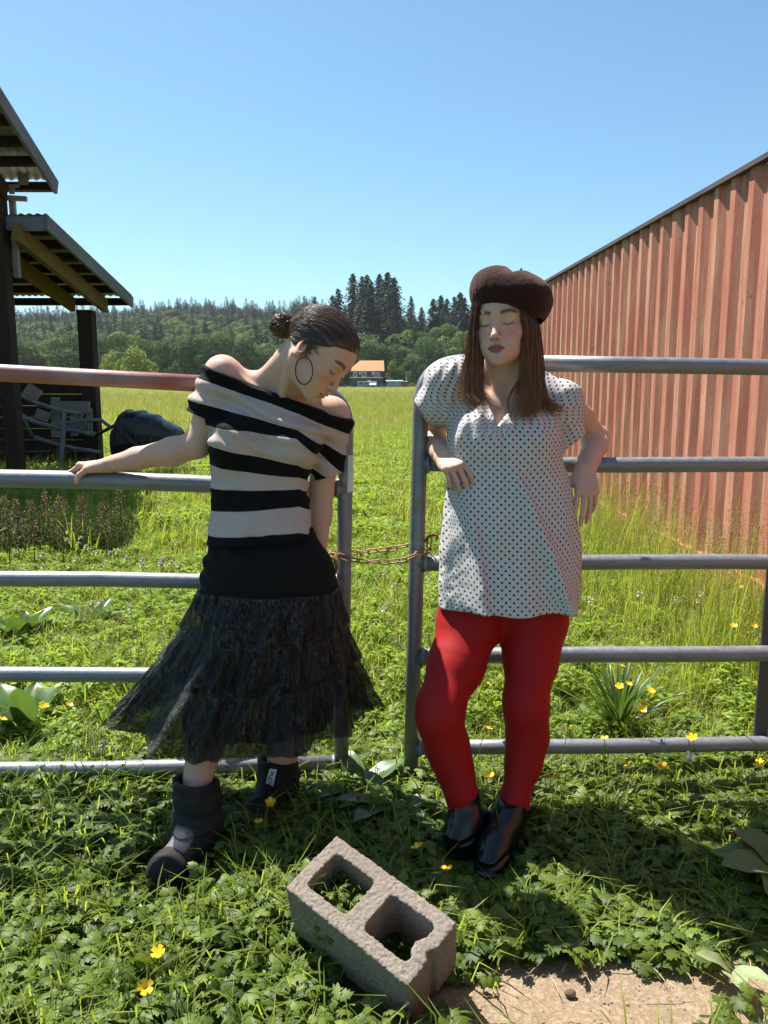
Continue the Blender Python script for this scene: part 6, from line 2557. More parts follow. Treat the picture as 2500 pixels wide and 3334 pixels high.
    t.bsdf(colr, 0.8, 0, 0.25)
    t.bump(t.noise(c, 500, 2), 0.08, 0.001)
    tun = link('dotted_tunic', np_mesh('dotted_tunic', Vd, Fd, t.mat, True, {'u': u, 'v': Vd[:, 2]}), root)
    tag(tun, 'off white tunic with small black dots, cap sleeves and V neck')

    # ---------------- beret
    Bf = Field()
    MB_ = MH @ Matrix.Translation((0.014, 0.006, 0.076)) @ Matrix.Rotation(0.24, 4, 'Y') @ Matrix.Rotation(-0.02, 4, 'X')
    Bf.frame(MB_)
    Bf.ell((0, 0, 0.006), (0.103, 0.112, 0.055), 0.03)
    Bf.ell((-0.02, -0.01, 0.028), (0.082, 0.088, 0.048), 0.04)
    Bf.ell((0.045, 0.0, 0.008), (0.070, 0.09, 0.050), 0.04)
    Bf.ell((0.056, 0.010, -0.032), (0.050, 0.075, 0.042), 0.04)
    Bf.ell((-0.035, 0.015, -0.020), (0.072, 0.085, 0.040), 0.04)
    Bf.ell((0.004, -0.01, 0.088), (0.012, 0.10, 0.026), 0.025, 's', rot=Matrix.Rotation(0.15, 3, 'Y'))
    Bf.cone((0.012, 0.0, 0.066), (0.016, 0.0, 0.082), 0.0042, 0.0032, 0.004)
    Bf.frame(None)
    Mi = np.array(MH.inverted(), np.float32)

    def rim(X):
        q = X @ Mi[:3, :3].T + Mi[:3, 3]
        # opening over the forehead
        return np.where(q[:, 1] < 0.03, (0.046 + 0.0 * q[:, 0]) - 0.22 * np.maximum(0, np.abs(q[:, 0] - 0.0) - 0.045) - 0.35 * np.maximum(0, q[:, 0] - 0.03) - q[:, 2], -0.1)
    Bf.cut(rim, 0.008)
    Bf.displace(lambda X: 0.0030 * vnoise(X, 18, 2) + 0.0008 * vnoise(X, 150, 4))
    Vb, Fb = Bf.surface(0.003)
    t = NT('brown_wool_felt')
    c = t.coord('Object')
    t.bsdf(t.mix(t.noise(c, 22, 5), (0.022, 0.009, 0.008), (0.045, 0.018, 0.0155)), 0.95, 0, 0.12, Sheen_Weight=0.22, Sheen_Roughness=0.5)
    t.inp(t.b, 'Sheen Tint', (0.75, 0.5, 0.45, 1))
    t.bump(t.noise(c, 500, 4), 0.5, 0.002)
    ber = link('beret', np_mesh('beret', Vb, Fb, t.mat, True), root)
    tag(ber, 'dark brown wool beret with short stalk, drooping to one side')

    # ---------------- long hair
    mh = mat_hair('long_brown_hair', (0.036, 0.015, 0.009), (0.185, 0.072, 0.034), (0.42, 0.19, 0.07), 0.36)
    rng = np.random.default_rng(4)
    paths = []
    Rl = np.array(MH.to_3x3(), np.float32)
    oc = A3(MH.translation)
    W = lambda q: np.asarray(q, np.float32) @ Rl.T + oc

    def guide(pts):
        pts = np.array([A3(p) for p in pts])
        f = np.linspace(0, 1, len(pts))
        s = np.linspace(0, 1, 26)
        out = np.stack([np.interp(s, f, pts[:, i]) for i in range(3)], 1)
        for _ in range(5):
            out[1:-1] = (out[:-2] + 2 * out[1:-1] + out[2:]) / 4
        return out
    # image left curtain: outer to inner edge
    gl = [guide([P(1548, 985, 2.235), P(1538, 1040, 2.232), P(1534, 1120, 2.235), P(1520, 1200, 2.25), P(1500, 1280, 2.25), P(1512, 1320, 2.235)]),
          guide([P(1552, 1000, 2.26), P(1535, 1080, 2.27), P(1522, 1150, 2.28), P(1508, 1230, 2.27), P(1520, 1300, 2.25), P(1560, 1328, 2.225)]),
          guide([P(1552, 1000, 2.25), P(1545, 1060, 2.245), P(1552, 1150, 2.245), P(1553, 1240, 2.245), P(1560, 1300, 2.235), P(1600, 1325, 2.215)]),
          guide([P(1550, 1000, 2.28), P(1550, 1100, 2.30), P(1570, 1180, 2.30), P(1570, 1250, 2.28), P(1568, 1300, 2.25), P(1585, 1320, 2.22)])]
    # image right curtain
    gr = [guide([P(1692, 985, 2.212), P(1704, 1050, 2.208), P(1704, 1130, 2.215), P(1700, 1220, 2.23), P(1690, 1300, 2.225), P(1660, 1350, 2.205)]),
          guide([P(1712, 985, 2.23), P(1728, 1050, 2.23), P(1722, 1150, 2.24), P(1722, 1250, 2.24), P(1722, 1320, 2.23), P(1690, 1356, 2.215)]),
          guide([P(1716, 985, 2.26), P(1745, 1060, 2.26), P(1752, 1150, 2.27), P(1754, 1240, 2.27), P(1745, 1320, 2.25), P(1710, 1358, 2.225)]),
          guide([P(1730, 1000, 2.30), P(1756, 1080, 2.31), P(1764, 1180, 2.32), P(1768, 1260, 2.31), P(1775, 1310, 2.29), P(1800, 1325, 2.27)])]
    for G_, n, jit in ((gl, 900, 0.0055), (gr, 1300, 0.006)):
        G_ = np.array(G_)
        for i in range(n):
            w = rng.dirichlet((0.55,) * len(G_))
            q = np.tensordot(w, G_, 1)
            m = int(26 - 9 * rng.uniform(0, 1) ** 2.2)
            f = np.linspace(0, 1, 26)[:, None]
            q = q + rng.normal(0, jit, 3) * (0.5 + 0.8 * f) + rng.normal(0, 0.011, 3) * f ** 3
            q = q + 0.0025 * np.sin(f * rng.uniform(5, 12) + rng.uniform(0, 6)) * rng.normal(size=3)
            q = q[:m]
            fr = np.linspace(0, 1, m)
            paths.append((q, 0.00092 * (1.0 - 0.80 * fr ** 2)))
    # one loose lock in front of the collarbone
    lk = guide([P(1712, 1190, 2.215), P(1690, 1240, 2.21), P(1665, 1275, 2.205), P(1652, 1310, 2.205), P(1660, 1345, 2.2)])
    for i in range(26):
        paths.append((lk + rng.normal(0, 0.0016, 3), np.full(26, 0.0007)))
    # a fan of ends lying out over the shoulder
    g3 = np.array([guide([P(1752, 1150, 2.28), P(1762, 1230, 2.29), P(1775, 1290, 2.285), P(1812, 1322, 2.285), P(1850, 1318, 2.29)]), guide([P(1750, 1150, 2.27), P(1758, 1240, 2.275), P(1768, 1310, 2.27), P(1800, 1345, 2.27), P(1835, 1350, 2.28)])])
    for i in range(170):
        w = rng.uniform()
        q = g3[0] * w + g3[1] * (1 - w) + rng.normal(0, .004, 3)
        m = int(rng.uniform(18, 26))
        paths.append((q[:m], 0.0008 * (1 - .75 * np.linspace(0, 1, m) ** 2)))
    for i in range(60):
        G_ = gl if rng.uniform() < .5 else gr
        q = np.array(G_)[rng.integers(0, 4)] + rng.normal(0, 0.010, 3)
        f = np.linspace(0, 1, 26)[:, None]
        q = q + f * f * rng.normal(0, 0.012, 3)
        paths.append((q, np.full(26, 0.0004)))
    # back of the hair, hanging behind the neck
    gb = [guide([hp(-0.06, 0.05, 0.03), hp(-0.055, 0.07, -0.05), hp(-0.05, 0.06, -0.13)]), guide([hp(0.06, 0.05, 0.03), hp(0.062, 0.07, -0.05), hp(0.06, 0.06, -0.14)]), guide([hp(0, 0.09, 0.03), hp(0, 0.095, -0.05), hp(0, 0.075, -0.15)])]
    gb = np.array(gb)
    for i in range(420):
        q = np.tensordot(rng.dirichlet((0.6,) * 3), gb, 1) + rng.normal(0, 0.008, 3)
        paths.append((q, np.full(26, 0.0016)))
    strands('hair', paths, mh, root, 4)
    # nose ring
    mb = MB()
    c = hp(0, -0.1035, -0.0510)
    ax, az = MH.to_3x3() @ Vector((1, 0, 0)), MH.to_3x3() @ Vector((0, -0.3, 1)).normalized()
    mb.tube([c + ax * (0.0040 * math.cos(a)) + az * (0.0040 * math.sin(a)) for a in np.linspace(math.pi * 0.9, math.pi * 2.1, 14)], 0.0006, 6)
    mb.build('nose_ring', simple('gold_wire', (0.75, 0.55, 0.25), 0.25, 1.0), root, True)

    # ---------------- ankle boots
    tl = NT('black_leather')
    c = tl.coord('Object')
    tl.bsdf(tl.mix(tl.noise(c, 30, 4), (0.004, 0.004, 0.0045), (0.008, 0.008, 0.009)), 0.27, 0, 0.5)
    tl.bump(tl.noise(c, 120, 4, 0.6), 0.16, 0.003)

    def ankle_boot(top, ank, toe, lab):
        B = Field()
        d = toe - ank
        d.z = 0
        d.normalize()
        hl = ank - d * 0.045
        B.cone(top, ank, 0.046, 0.043, 0.02)
        B.cone(ank + Vector((0, 0, 0.01)), Vector((hl.x, hl.y, 0.085)), 0.043, 0.036, 0.03)
        inst = ank.lerp(toe, 0.5)
        B.cone(Vector((ank.x, ank.y, 0.095)) + d * 0.012, Vector((inst.x, inst.y, 0.062)), 0.044, 0.039, 0.03)
        tp = toe - d * 0.036
        B.cone(Vector((inst.x, inst.y, 0.060)), Vector((tp.x, tp.y, 0.036)), 0.040, 0.032, 0.03)
        B.ell(Vector((tp.x, tp.y, 0.028)) - d * 0.02, (0.041, 0.041, 0.027), 0.02)
        for q in np.linspace(0.35, 1, 6):                              # sole
            cc = hl.lerp(tp, q)
            B.ell(Vector((cc.x, cc.y, 0.014 + 0.035 * max(0, 0.75 - q))), (0.041, 0.041, 0.010), 0.008)
        B.cone(Vector((hl.x, hl.y, 0.06)) + d * 0.004, Vector((hl.x, hl.y, 0.012)) + d * 0.004, 0.029, 0.026, 0.012)   # heel block
        B.plane(top + Vector((0, 0, 0.0)), (0.0, -0.2, 1), 0.002)
        B.cone(top + Vector((0, 0, 0.02)), top - Vector((0, 0, 0.05)), 0.041, 0.038, 0.003, 's')
        az_ = ank.z

        def crease(X):
            z = X[:, 2]
            g = 0.0030 * np.sin((z + 0.3 * ((X - A3(ank)) @ A3(d))) * 240 + 2 * vnoise(X, 14, 4)) * np.exp(-((z - az_ + 0.012) / 0.022) ** 2)
            return g + 0.0012 * vnoise(X, 40, 2)
        B.displace(crease)
        Vb_, Fb_ = B.surface(0.0033)
        o = link('ankle_boot', np_mesh('ankle_boot', Vb_, Fb_, tl.mat, True), root)
        return tag(o, lab)
    ankle_boot(P(1506, 2568, 2.088), P(1522, 2700, 2.075), G(1470, 2800) * 1.0, 'black leather ankle boot, further foot')
    ankle_boot(P(1675, 2584, 2.110), P(1646, 2712, 2.075), G(1575, 2868), 'black leather ankle boot, nearer foot')
    return root

# ------------------------------------------------------------------ meadow plants
def blade_clump(rng, n, h0, h1, spread, mat, width=0.004, lean=0.5, segs=4, seed_head=0.0, head_mat=None):
    """A tuft of curved grass blades; some carry a loose seed head."""
    V, F, R, MI = [], [], [], []
    for i in range(n):
        a, r = rng.uniform(0, 6.28), spread * math.sqrt(rng.uniform())
        b = np.array((r * math.cos(a), r * math.sin(a), -0.02))
        h = rng.uniform(h0, h1)
        d = rng.uniform(0, 6.28)
        ln = rng.uniform(0.1, 1.0) * lean
        dv = np.array((math.cos(d), math.sin(d), 0))
        sv = np.array((-math.sin(d + rng.normal(0, .6)), math.cos(d), 0))
        w = width * rng.uniform(0.6, 1.3)
        base = len(V)
        lum = np.clip(rng.normal(0.5, 0.25), 0, 1)
        hd = rng.uniform() < seed_head
        if hd:
            h *= 1.35
            ln *= 0.5
            w *= 0.45
        for k in range(segs + 1):
            f = k / segs
            c = b + np.array((0, 0, 1)) * h * (f - 0.35 * ln * f * f) + dv * h * ln * f * f * 0.9
            ww = w * (1 - f ** 2.2) + 0.0004
            V += [c - sv * ww, c + sv * ww]
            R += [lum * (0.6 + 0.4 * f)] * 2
            if k:
                o = base + 2 * (k - 1)
                F.append((o, o + 1, o + 3, o + 2))
                MI.append(0)
        if hd:
            tip = c
            for q in range(16):
                f = rng.uniform(0, 1)
                p = tip - np.array((0, 0, 1)) * h * 0.22 * f + dv * rng.normal(0, .2) * h * 0.06 + rng.normal(0, 0.010 * (0.4 + f), 3)
                s = 0.0045 * rng.uniform(.6, 1.3)
                o = len(V)
                t = rng.normal(size=3)
                t[2] += 1.5
                t /= np.linalg.norm(t)
                u = np.cross(t, rng.normal(size=3))
                u /= np.linalg.norm(u)
                V += [p - t * s * 1.6, p - u * s * .6, p + t * s * 1.6, p + u * s * .6]
                R += [rng.uniform(0.2, 1)] * 4
                F.append((o, o + 1, o + 2, o + 3))
                MI.append(1)
    me = np_mesh('tuft', V, F, [mat, head_mat or mat], False, {'rnd': R}, MI)
    return me


def cut_leaf(rng, size):
    """Three-lobed toothed leaf outline (creeping buttercup), facing +z, stalk at origin, blade towards +y. Returns V, F."""
    V, F = [], []
    for (ang, sc, off) in ((0, 1.0, 0.15), (1.15, 0.82, 0.05), (-1.15, 0.82, 0.05)):
        prof = [(0, 0), (.16, .16), (.30, .30), (.22, .42), (.46, .50), (.40, .62), (.34, .70), (.30, .98), (.14, .80), (0, 1.08)]
        ca, sa = math.cos(ang), math.sin(ang)
        base = len(V)
        k = len(prof)
        pts = [(x, y) for x, y in prof] + [(-x, y) for x, y in prof[1:-1]]
        for (x, y) in pts:
            x *= size * sc * rng.uniform(.85, 1.15)
            y = (y * sc + off) * size * rng.uniform(.93, 1.07)
            z = -0.22 * abs(x) - 0.55 * y * y / size * 0.6 + rng.normal(0, .012) * size
            V.append((x * ca - y * sa, x * sa + y * ca, z))
        mid = [len(V) + i for i in range(3)]
        for f in (.3, .55, .8):
            y = (f * sc + off) * size
            V.append((-y * sa, y * ca, 0.03 * size - 0.33 * y * y / size))
        m0, m1, m2 = mid
        a = lambda i: base + i
        r = [a(i) for i in range(k)]
        l = [a(0)] + [a(k + i) for i in range(k - 2)] + [a(k - 1)]
        for s, q in ((1, r), (-1, l)):
            tris = [(q[0], q[1], m0), (q[1], q[2], m0), (q[2], q[3], m0), (q[3], m1, m0), (q[3], q[4], m1), (q[4], q[5], m1), (q[5], q[6], m1), (q[6], m2, m1), (q[6], q[7], m2), (q[7], q[8], m2), (q[8], q[9], m2)]
            F += [t if s > 0 else (t[0], t[2], t[1]) for t in tris]
    return np.array(V), F


def leaf_clump(rng, n, spread, size, mats, h0=0.03, h1=0.10, grass=4):
    V, F, R, MI = [], [], [], []
    for i in range(n):
        L, f = cut_leaf(rng, size * rng.uniform(.65, 1.25))
        a, r = rng.uniform(0, 6.28), spread * math.sqrt(rng.uniform())
        h = rng.uniform(h0, h1)
        Rm = np.array(Matrix.Rotation(rng.uniform(0, 6.28), 3, 'Z') @ Matrix.Rotation(rng.normal(0.0, 0.42), 3, 'X') @ Matrix.Rotation(rng.normal(0, .35), 3, 'Y'))
        c = np.array((r * math.cos(a), r * math.sin(a), h))
        base = len(V)
        lum = np.clip(rng.normal(.5, .28), 0, 1)
        V += [tuple(q) for q in L @ Rm.T + c]
        R += [lum] * len(L)
        F += [tuple(base + q for q in t) for t in f]
        MI += [0] * len(f)
        # stalk
        o = len(V)
        d = np.array((.0012, 0, 0))
        b = c * np.array((.55, .55, 0)) - np.array((0, 0, .015))
        V += [tuple(b - d), tuple(b + d), tuple(c)]
        R += [.4] * 3
        F.append((o, o + 1, o + 2))
        MI.append(0)
    for i in range(grass):
        a, r = rng.uniform(0, 6.28), spread * rng.uniform()
        b = np.array((r * math.cos(a), r * math.sin(a), -.01))
        d = rng.normal(0, 1, 3)
        d[2] = 0
        d /= np.linalg.norm(d)
        h = rng.uniform(.07, .17)
        s = np.array((-d[1], d[0], 0)) * .0018
        o = len(V)
        m = b + np.array((0, 0, h * .7)) + d * h * .25
        e = b + np.array((0, 0, h * .85)) + d * h * .75
        V += [tuple(b - s), tuple(b + s), tuple(m + s), tuple(m - s), tuple(e)]
        R += [rng.uniform(.4, 1)] * 5
        F += [(o, o + 1, o + 2), (o, o + 2, o + 3), (o + 3, o + 2, o + 4)]
        MI += [1] * 3
    return np_mesh('leaf_clump', V, F, mats, False, {'rnd': R}, MI)


def weed_clump(rng, n, h, spread, mat, size=0.022):
    """Feathery upright weed with many small leaves."""
    V, F, R = [], [], []
    for i in range(n):
        a, r = rng.uniform(0, 6.28), spread * math.sqrt(rng.uniform())
        z = h * rng.uniform(.15, 1) ** .8
        c = np.array((r * math.cos(a), r * math.sin(a), 0)) * (1.1 - .5 * z / h) + np.array((0, 0, z))
        nn = rng.normal(0, .6, 3) + np.array((0, 0, 1))
        nn /= np.linalg.norm(nn)
        t = np.cross(nn, rng.normal(size=3))
        t /= np.linalg.norm(t)
        b = np.cross(nn, t)
        s = size * rng.uniform(.5, 1.4)
        o = len(V)
        V += [tuple(c - t * s), tuple(c - b * s * .42), tuple(c + t * s * 1.1 - nn * s * .4), tuple(c + b * s * .42)]
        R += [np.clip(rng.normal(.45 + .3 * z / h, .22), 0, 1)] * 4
        F.append((o, o + 1, o + 2, o + 3))
    return np_mesh('weed', V, F, mat, False, {'rnd': R})


def broad_leaf(name, L, W, bend, mat, rng, wavy=0.06):
    """Long dock leaf with midrib: lies along +y, tip bends down."""
    ny, nx = 10, 6
    V, F, R = [], [], []
    for i in range(ny + 1):
        f = i / ny
        w = W * (math.sin(math.pi * min(1, f * .93 + .07)) ** .75) * (1 - .25 * f)
        ang = bend * f
        y = L * (f - .12 * bend * f * f)
        z = L * (.10 * f - .32 * bend * f * f)
        for j in range(nx + 1):
            s = -1 + 2 * j / nx
            V.append((w * s, y, z + abs(s) * w * .30 + wavy * W * math.sin(f * 16 + 2 * s + rng.uniform(0, .6)) * abs(s)))
            R.append(.5 + .25 * (abs(s) < .1) + rng.normal(0, .05))
    for i in range(ny):
        for j in range(nx):
            a = i * (nx + 1) + j
            F.append((a, a + 1, a + nx + 2, a + nx + 1))
    return np_mesh(name, V, F, mat, True, {'rnd': R})


def in_block(x, y):
    Mi = np.array(BLOCK_M.inverted())
    X = np.stack([x, y, np.full_like(x, .10)], 1)
    q = X @ Mi[:3, :3].T + Mi[:3, 3]
    return (np.abs(q[:, 0]) < BLOCK_H[0] + .03) & (np.abs(q[:, 1]) < BLOCK_H[1] + .035)


def build_plants():
    rng = np.random.default_rng(8)
    m_grass = mat_leaf('grass_blade', (0.120, 0.190, 0.018), (0.340, 0.430, 0.060), 0.55, 0.5, 0.4)
    m_grass2 = mat_leaf('grass_blade_pale', (0.185, 0.250, 0.036), (0.420, 0.480, 0.100), 0.55, 0.55, 0.35)
    m_seed = mat_leaf('grass_seed_head', (0.200, 0.125, 0.070), (0.420, 0.300, 0.200), 0.2, 0.8, 0.2)
    m_leaf = mat_leaf('buttercup_leaf', (0.030, 0.064, 0.007), (0.190, 0.265, 0.034), 0.32, 0.55, 0.4)
    m_weed = mat_leaf('feathery_weed', (0.140, 0.225, 0.022), (0.310, 0.430, 0.060), 0.48, 0.55, 0.35)
    m_dock = mat_leaf('dock_leaf', (0.050, 0.105, 0.018), (0.130, 0.220, 0.045), 0.30, 0.36, 0.55)
    m_pale = mat_leaf('pale_underside_leaf', (0.22, 0.28, 0.12), (0.40, 0.45, 0.25), 0.2, 0.5, 0.4)
    m_brown = mat_leaf('dry_dock_seed', (0.150, 0.090, 0.060), (0.380, 0.255, 0.180), 0.1, 0.8, 0.2)

    def area(n, y0, y1, k=0.52, pad=0.5):
        """Points in the wedge in view between two distances, evenly spread over the ground."""
        u = rng.uniform(0, 1, n)
        y = np.sqrt(y0 * y0 + u * (y1 * y1 - y0 * y0))
        x = rng.uniform(-1, 1, n) * (k * y + pad)
        return x, y

    def free(x, y, margin=0.0):
        ok = ~((x > 2.06 - 0.0238 * (y - 4.8) - margin) & (x < 4.8) & (y < 11.1))
        return ok & ~in_block(x, y)
    # ---- creeping leaves round the feet
    protos = [leaf_clump(rng, int(rng.integers(13, 24)), 0.085, float(rng.uniform(.020, .036)), [m_leaf, m_grass], 0.010, 0.075, int(rng.integers(2, 11))) for _ in range(9)]
    x, y = area(3600, 1.0, 3.1, 0.58, 0.35)
    dm = dirt_mask(x, y)
    # thinner beyond the gates and in the open middle
    keep = free(x, y) & (rng.uniform(0, 1, len(x)) > dm * 1.03) & (rng.uniform(0, 1, len(x)) > sstep(2.25, 2.95, y) * .8)
    hB = [(0.30, 1.98), (0.26, 2.06)]
    for (bx, by, r) in ((G(560, 2850).x, G(560, 2850).y, .10), (G(510, 2900).x, G(510, 2900).y, .09), (G(600, 2900).x, G(600, 2900).y, .08), (G(520, 2960).x, G(520, 2960).y, .08), (G(600, 2960).x, G(600, 2960).y, .07), (G(650, 2780).x, 2.03, .10), (G(1575, 2850).x, 1.98, .10), (G(1490, 2790).x, 2.04, .10), (G(1560, 2900).x, 1.90, .10), (G(1545, 2930).x, 1.84, .09), (G(1440, 2840).x, 1.96, .09), (G(1650, 2870).x, 1.93, .08)):
        keep &= np.hypot(x - bx, y - by) > r
    x, y = x[keep], y[keep]
    z = ground_height(x, y)
    n = len(x)
    big = 0.75 + 0.45 * rng.uniform(0, 1, n)
    sc = np.stack([big, big, big * (0.55 + 0.65 * sstep(-.5, .8, vnoise(np.stack([x, y, 0 * x], 1).astype(np.float32), 2.2, 4)))], 1)
    scatter('creeping_leaves', np.stack([x, y, z], 1), rng.uniform(0, 6.28, n), sc, rng.integers(0, 9, n), protos, 'low creeping toothed leaves covering the near ground', 'ground cover', tilt=rng.normal(0, .12, (n, 2)))
    x, y = area(900, 1.75, 2.4, 0.5, 0.1)
    ok = free(x, y) & (dirt_mask(x, y) < .3)
    x, y = x[ok], y[ok]
    n = len(x)
    sc2 = np.stack([np.full(n, .75), np.full(n, .75), np.full(n, .28)], 1)
    scatter('trodden_leaves', np.stack([x, y, ground_height(x, y)], 1), rng.uniform(0, 6.28, n), sc2, rng.integers(0, 9, n), protos, 'flattened leaves trodden down round the boots', 'ground cover')
    # leaves growing up through the hollow block
    Mi = BLOCK_M
    pts = []
    for i in range(16):
        q = Mi @ Vector((-BLOCK_H[0] * .47 + rng.normal(0, .028), rng.normal(0, .022), -BLOCK_H[2] * rng.uniform(.1, .5)))
        pts.append(q)
    for i in range(3):
        pts.append(Mi @ Vector((BLOCK_H[0] * .45 + rng.normal(0, .02), rng.normal(0, .02), -BLOCK_H[2] * .9)))
    scatter('leaves_in_block', np.array([tuple(p) for p in pts]), rng.uniform(0, 6.28, len(pts)), rng.uniform(.45, .8, len(pts)), rng.integers(0, 9, len(pts)), protos, 'leaves growing up inside the concrete block', 'weeds')
    # ---- grass by the gate and in the field
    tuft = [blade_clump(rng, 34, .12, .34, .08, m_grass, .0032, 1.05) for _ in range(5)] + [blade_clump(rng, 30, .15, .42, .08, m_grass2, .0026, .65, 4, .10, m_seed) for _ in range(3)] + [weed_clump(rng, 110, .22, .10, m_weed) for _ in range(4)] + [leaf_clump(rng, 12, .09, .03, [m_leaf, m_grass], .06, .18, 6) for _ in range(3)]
    x, y = area(9000, 2.2, 6.5, .56, .6)
    keep = free(x, y) & (rng.uniform(0, 1, len(x)) < sstep(2.15, 2.75, y) * .9 + .1 * (y > 2.3))
    x, y = x[keep], y[keep]
    n = len(x)
    pn = vnoise(np.stack([x, y, 0 * x], 1).astype(np.float32), .8, 3)
    r = rng.uniform(0, 1, n)
    idx = np.where(r < .40 + .2 * pn, rng.integers(0, 5, n), np.where(r < .54, rng.integers(5, 8, n), np.where(r < .70, rng.integers(12, 15, n), rng.integers(8, 12, n))))
    rgt = sstep(.6, 1.6, x / y * 2)
    h = (.44 + .34 * rng.uniform(0, 1, n) + .12 * pn) * (1 + .35 * rgt)
    h *= np.where(y < 3.2, .45 + .55 * sstep(2.3, 3.4, y), 1) * (1 - .35 * sstep(-.15, -.4, x / y) * sstep(3.2, 4.2, y))
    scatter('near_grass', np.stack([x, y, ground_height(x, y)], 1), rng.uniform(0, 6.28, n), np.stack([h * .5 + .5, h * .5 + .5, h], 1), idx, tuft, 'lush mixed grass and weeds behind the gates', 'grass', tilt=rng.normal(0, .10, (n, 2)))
    # middle distance: feathery weeds near the path, yellower grass away
    bigw = [weed_clump(rng, 170, .30, .24, m_weed, .030) for _ in range(4)] + [blade_clump(rng, 70, .20, .48, .24, m_grass, .0042, .7, 3) for _ in range(4)] + [blade_clump(rng, 70, .25, .60, .24, m_grass2, .0042, .6, 3, .15, m_seed) for _ in range(4)]
    x, y = area(9500, 6.0, 22, .54, 1.0)
    keep = free(x, y)
    x, y = x[keep], y[keep]
    n = len(x)
    pn = vnoise(np.stack([x, y, 0 * x], 1).astype(np.float32), .35, 3)
    r = rng.uniform(0, 1, n)
    mid = np.exp(-((x / y + .06) / .16) ** 2) * sstep(20, 9, y)
    idx = np.where(r < .32 + .55 * mid, rng.integers(0, 4, n), np.where(r < .80, rng.integers(4, 8, n), rng.integers(8, 12, n)))
    h = .42 + .36 * rng.uniform(0, 1, n) + .15 * pn
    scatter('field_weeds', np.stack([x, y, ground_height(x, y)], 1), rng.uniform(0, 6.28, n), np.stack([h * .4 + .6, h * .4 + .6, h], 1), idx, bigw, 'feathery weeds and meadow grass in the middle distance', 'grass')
    m_hay = mat_leaf('ripening_meadow_grass', (0.20, 0.23, 0.060), (0.42, 0.42, 0.16), 0.45, 0.6, 0.3)
    farp = [blade_clump(rng, 90, .30, .75, .8, m_hay, .012, .5, 2, .0) for _ in range(4)] + [blade_clump(rng, 90, .30, .6, .8, m_grass, .012, .6, 2) for _ in range(3)]
    x, y = area(9500, 15, 80, .54, 2)
    n1 = len(x)
    x2, y2 = area(11000, 75, 262, .54, 4)
    x, y = np.concatenate([x, x2]), np.concatenate([y, y2])
    n = len(x)
    pn = vnoise(np.stack([x * .5, y, 0 * x], 1).astype(np.float32), .05, 3)
    idx = np.where(rng.uniform(0, 1, n) < .58 + .3 * pn, rng.integers(0, 4, n), rng.integers(4, 7, n))
    h = (.62 + .42 * rng.uniform(0, 1, n)) * (.52 + .48 * sstep(18, 60, y))
    hs = np.where(y > 75, 2.0, 1.0)
    scatter('far_meadow', np.stack([x, y, ground_height(x, y)], 1), rng.uniform(0, 6.28, n), np.stack([h * hs, h * hs, h * (1 + .15 * (hs - 1))], 1), idx, farp, 'tall yellow green grass of the open meadow', 'grass')
    # tall seeding grass along the container
    tall = [blade_clump(rng, 26, .35, .80, .10, m_grass2, .0028, .45, 5, .45, m_seed) for _ in range(4)] + [blade_clump(rng, 30, .3, .62, .10, m_grass, .0034, .6, 5) for _ in range(2)]
    n = 480
    y = rng.uniform(3.0, 10.5, n)
    x = 2.04 - .0238 * (y - 4.8) - np.abs(rng.normal(0, .42, n)) - .03
    scatter('tall_seeding_grass', np.stack([x, y, ground_height(x, y)], 1), rng.uniform(0, 6.28, n), rng.uniform(.40, .85, n), rng.integers(0, 6, n), tall, 'tall grass with brown seed heads along the red container', 'grass')

    # ---- dock and other broad-leaved plants, one by one
    def broad_plant(name, base, leaves, label, cat, mat=m_dock, group=None):
        o = empty(name, base, label, cat, group)
        for (L, W, bend, az, el) in leaves:
            me = broad_leaf('leaf', L, W, bend, mat, rng)
            ch = link('leaf', me, o, keep=False)
            ch.rotation_euler = (el, 0, az)
            ch.location = (0, 0, 0.01)
        return o

    def fan(n, L, W, e0=.35, e1=1.1, bend=(.4, 1.3)):
        return [(L * rng.uniform(.7, 1.15), W * rng.uniform(.8, 1.15), rng.uniform(*bend), rng.uniform(0, 6.28), rng.uniform(e0, e1)) for _ in range(n)]
    b = G(1268, 2600, .03)
    broad_plant('dock_plant', (b.x, 2.25, 0), [(.24, .044, 1.1, 2.6, .62), (.22, .042, 1.2, 3.3, .45), (.21, .04, 1.3, 3.9, .5), (.22, .042, 1.0, 2.0, .7), (.18, .038, 1.1, 4.6, .6), (.19, .038, 1.1, .6, .8), (.16, .034, 1.2, 5.6, .6)], 'broad leaved dock plant in shade at the foot of right gate post', 'dock plant')
    b = G(1190, 2560, .03)
    broad_plant('dock_plant', (b.x - .02, 2.37, 0), [(.22, .046, .9, 5.2, .6), (.2, .042, 1.0, .4, .8), (.2, .042, 1.1, 2.4, .6), (.18, .042, 1.1, 3.6, .5)], 'dock plant with pale sunlit leaf under the sheer skirt hem', 'dock plant')
    b = G(60, 2290, .15)
    broad_plant('dock_plant', (b.x, b.y + .05, 0), fan(8, .30, .060, .7, 1.25), 'large leaved bright dock plant at left edge by fourth rail', 'dock plant')
    b = G(70, 2020, .15)
    broad_plant('dock_plant', (b.x, b.y, 0), fan(8, .30, .062, .7, 1.2), 'dock plant with wide leaves at left edge by third rail', 'dock plant')
    b = G(250, 2000, .15)
    broad_plant('dock_plant', (b.x, b.y + .2, 0), fan(6, .24, .05, .6, 1.1), 'smaller dock plant right of the wide one by third rail', 'dock plant')
    # big leaves leaning into the picture at the right edge
    b = G(2440, 2800, .05)
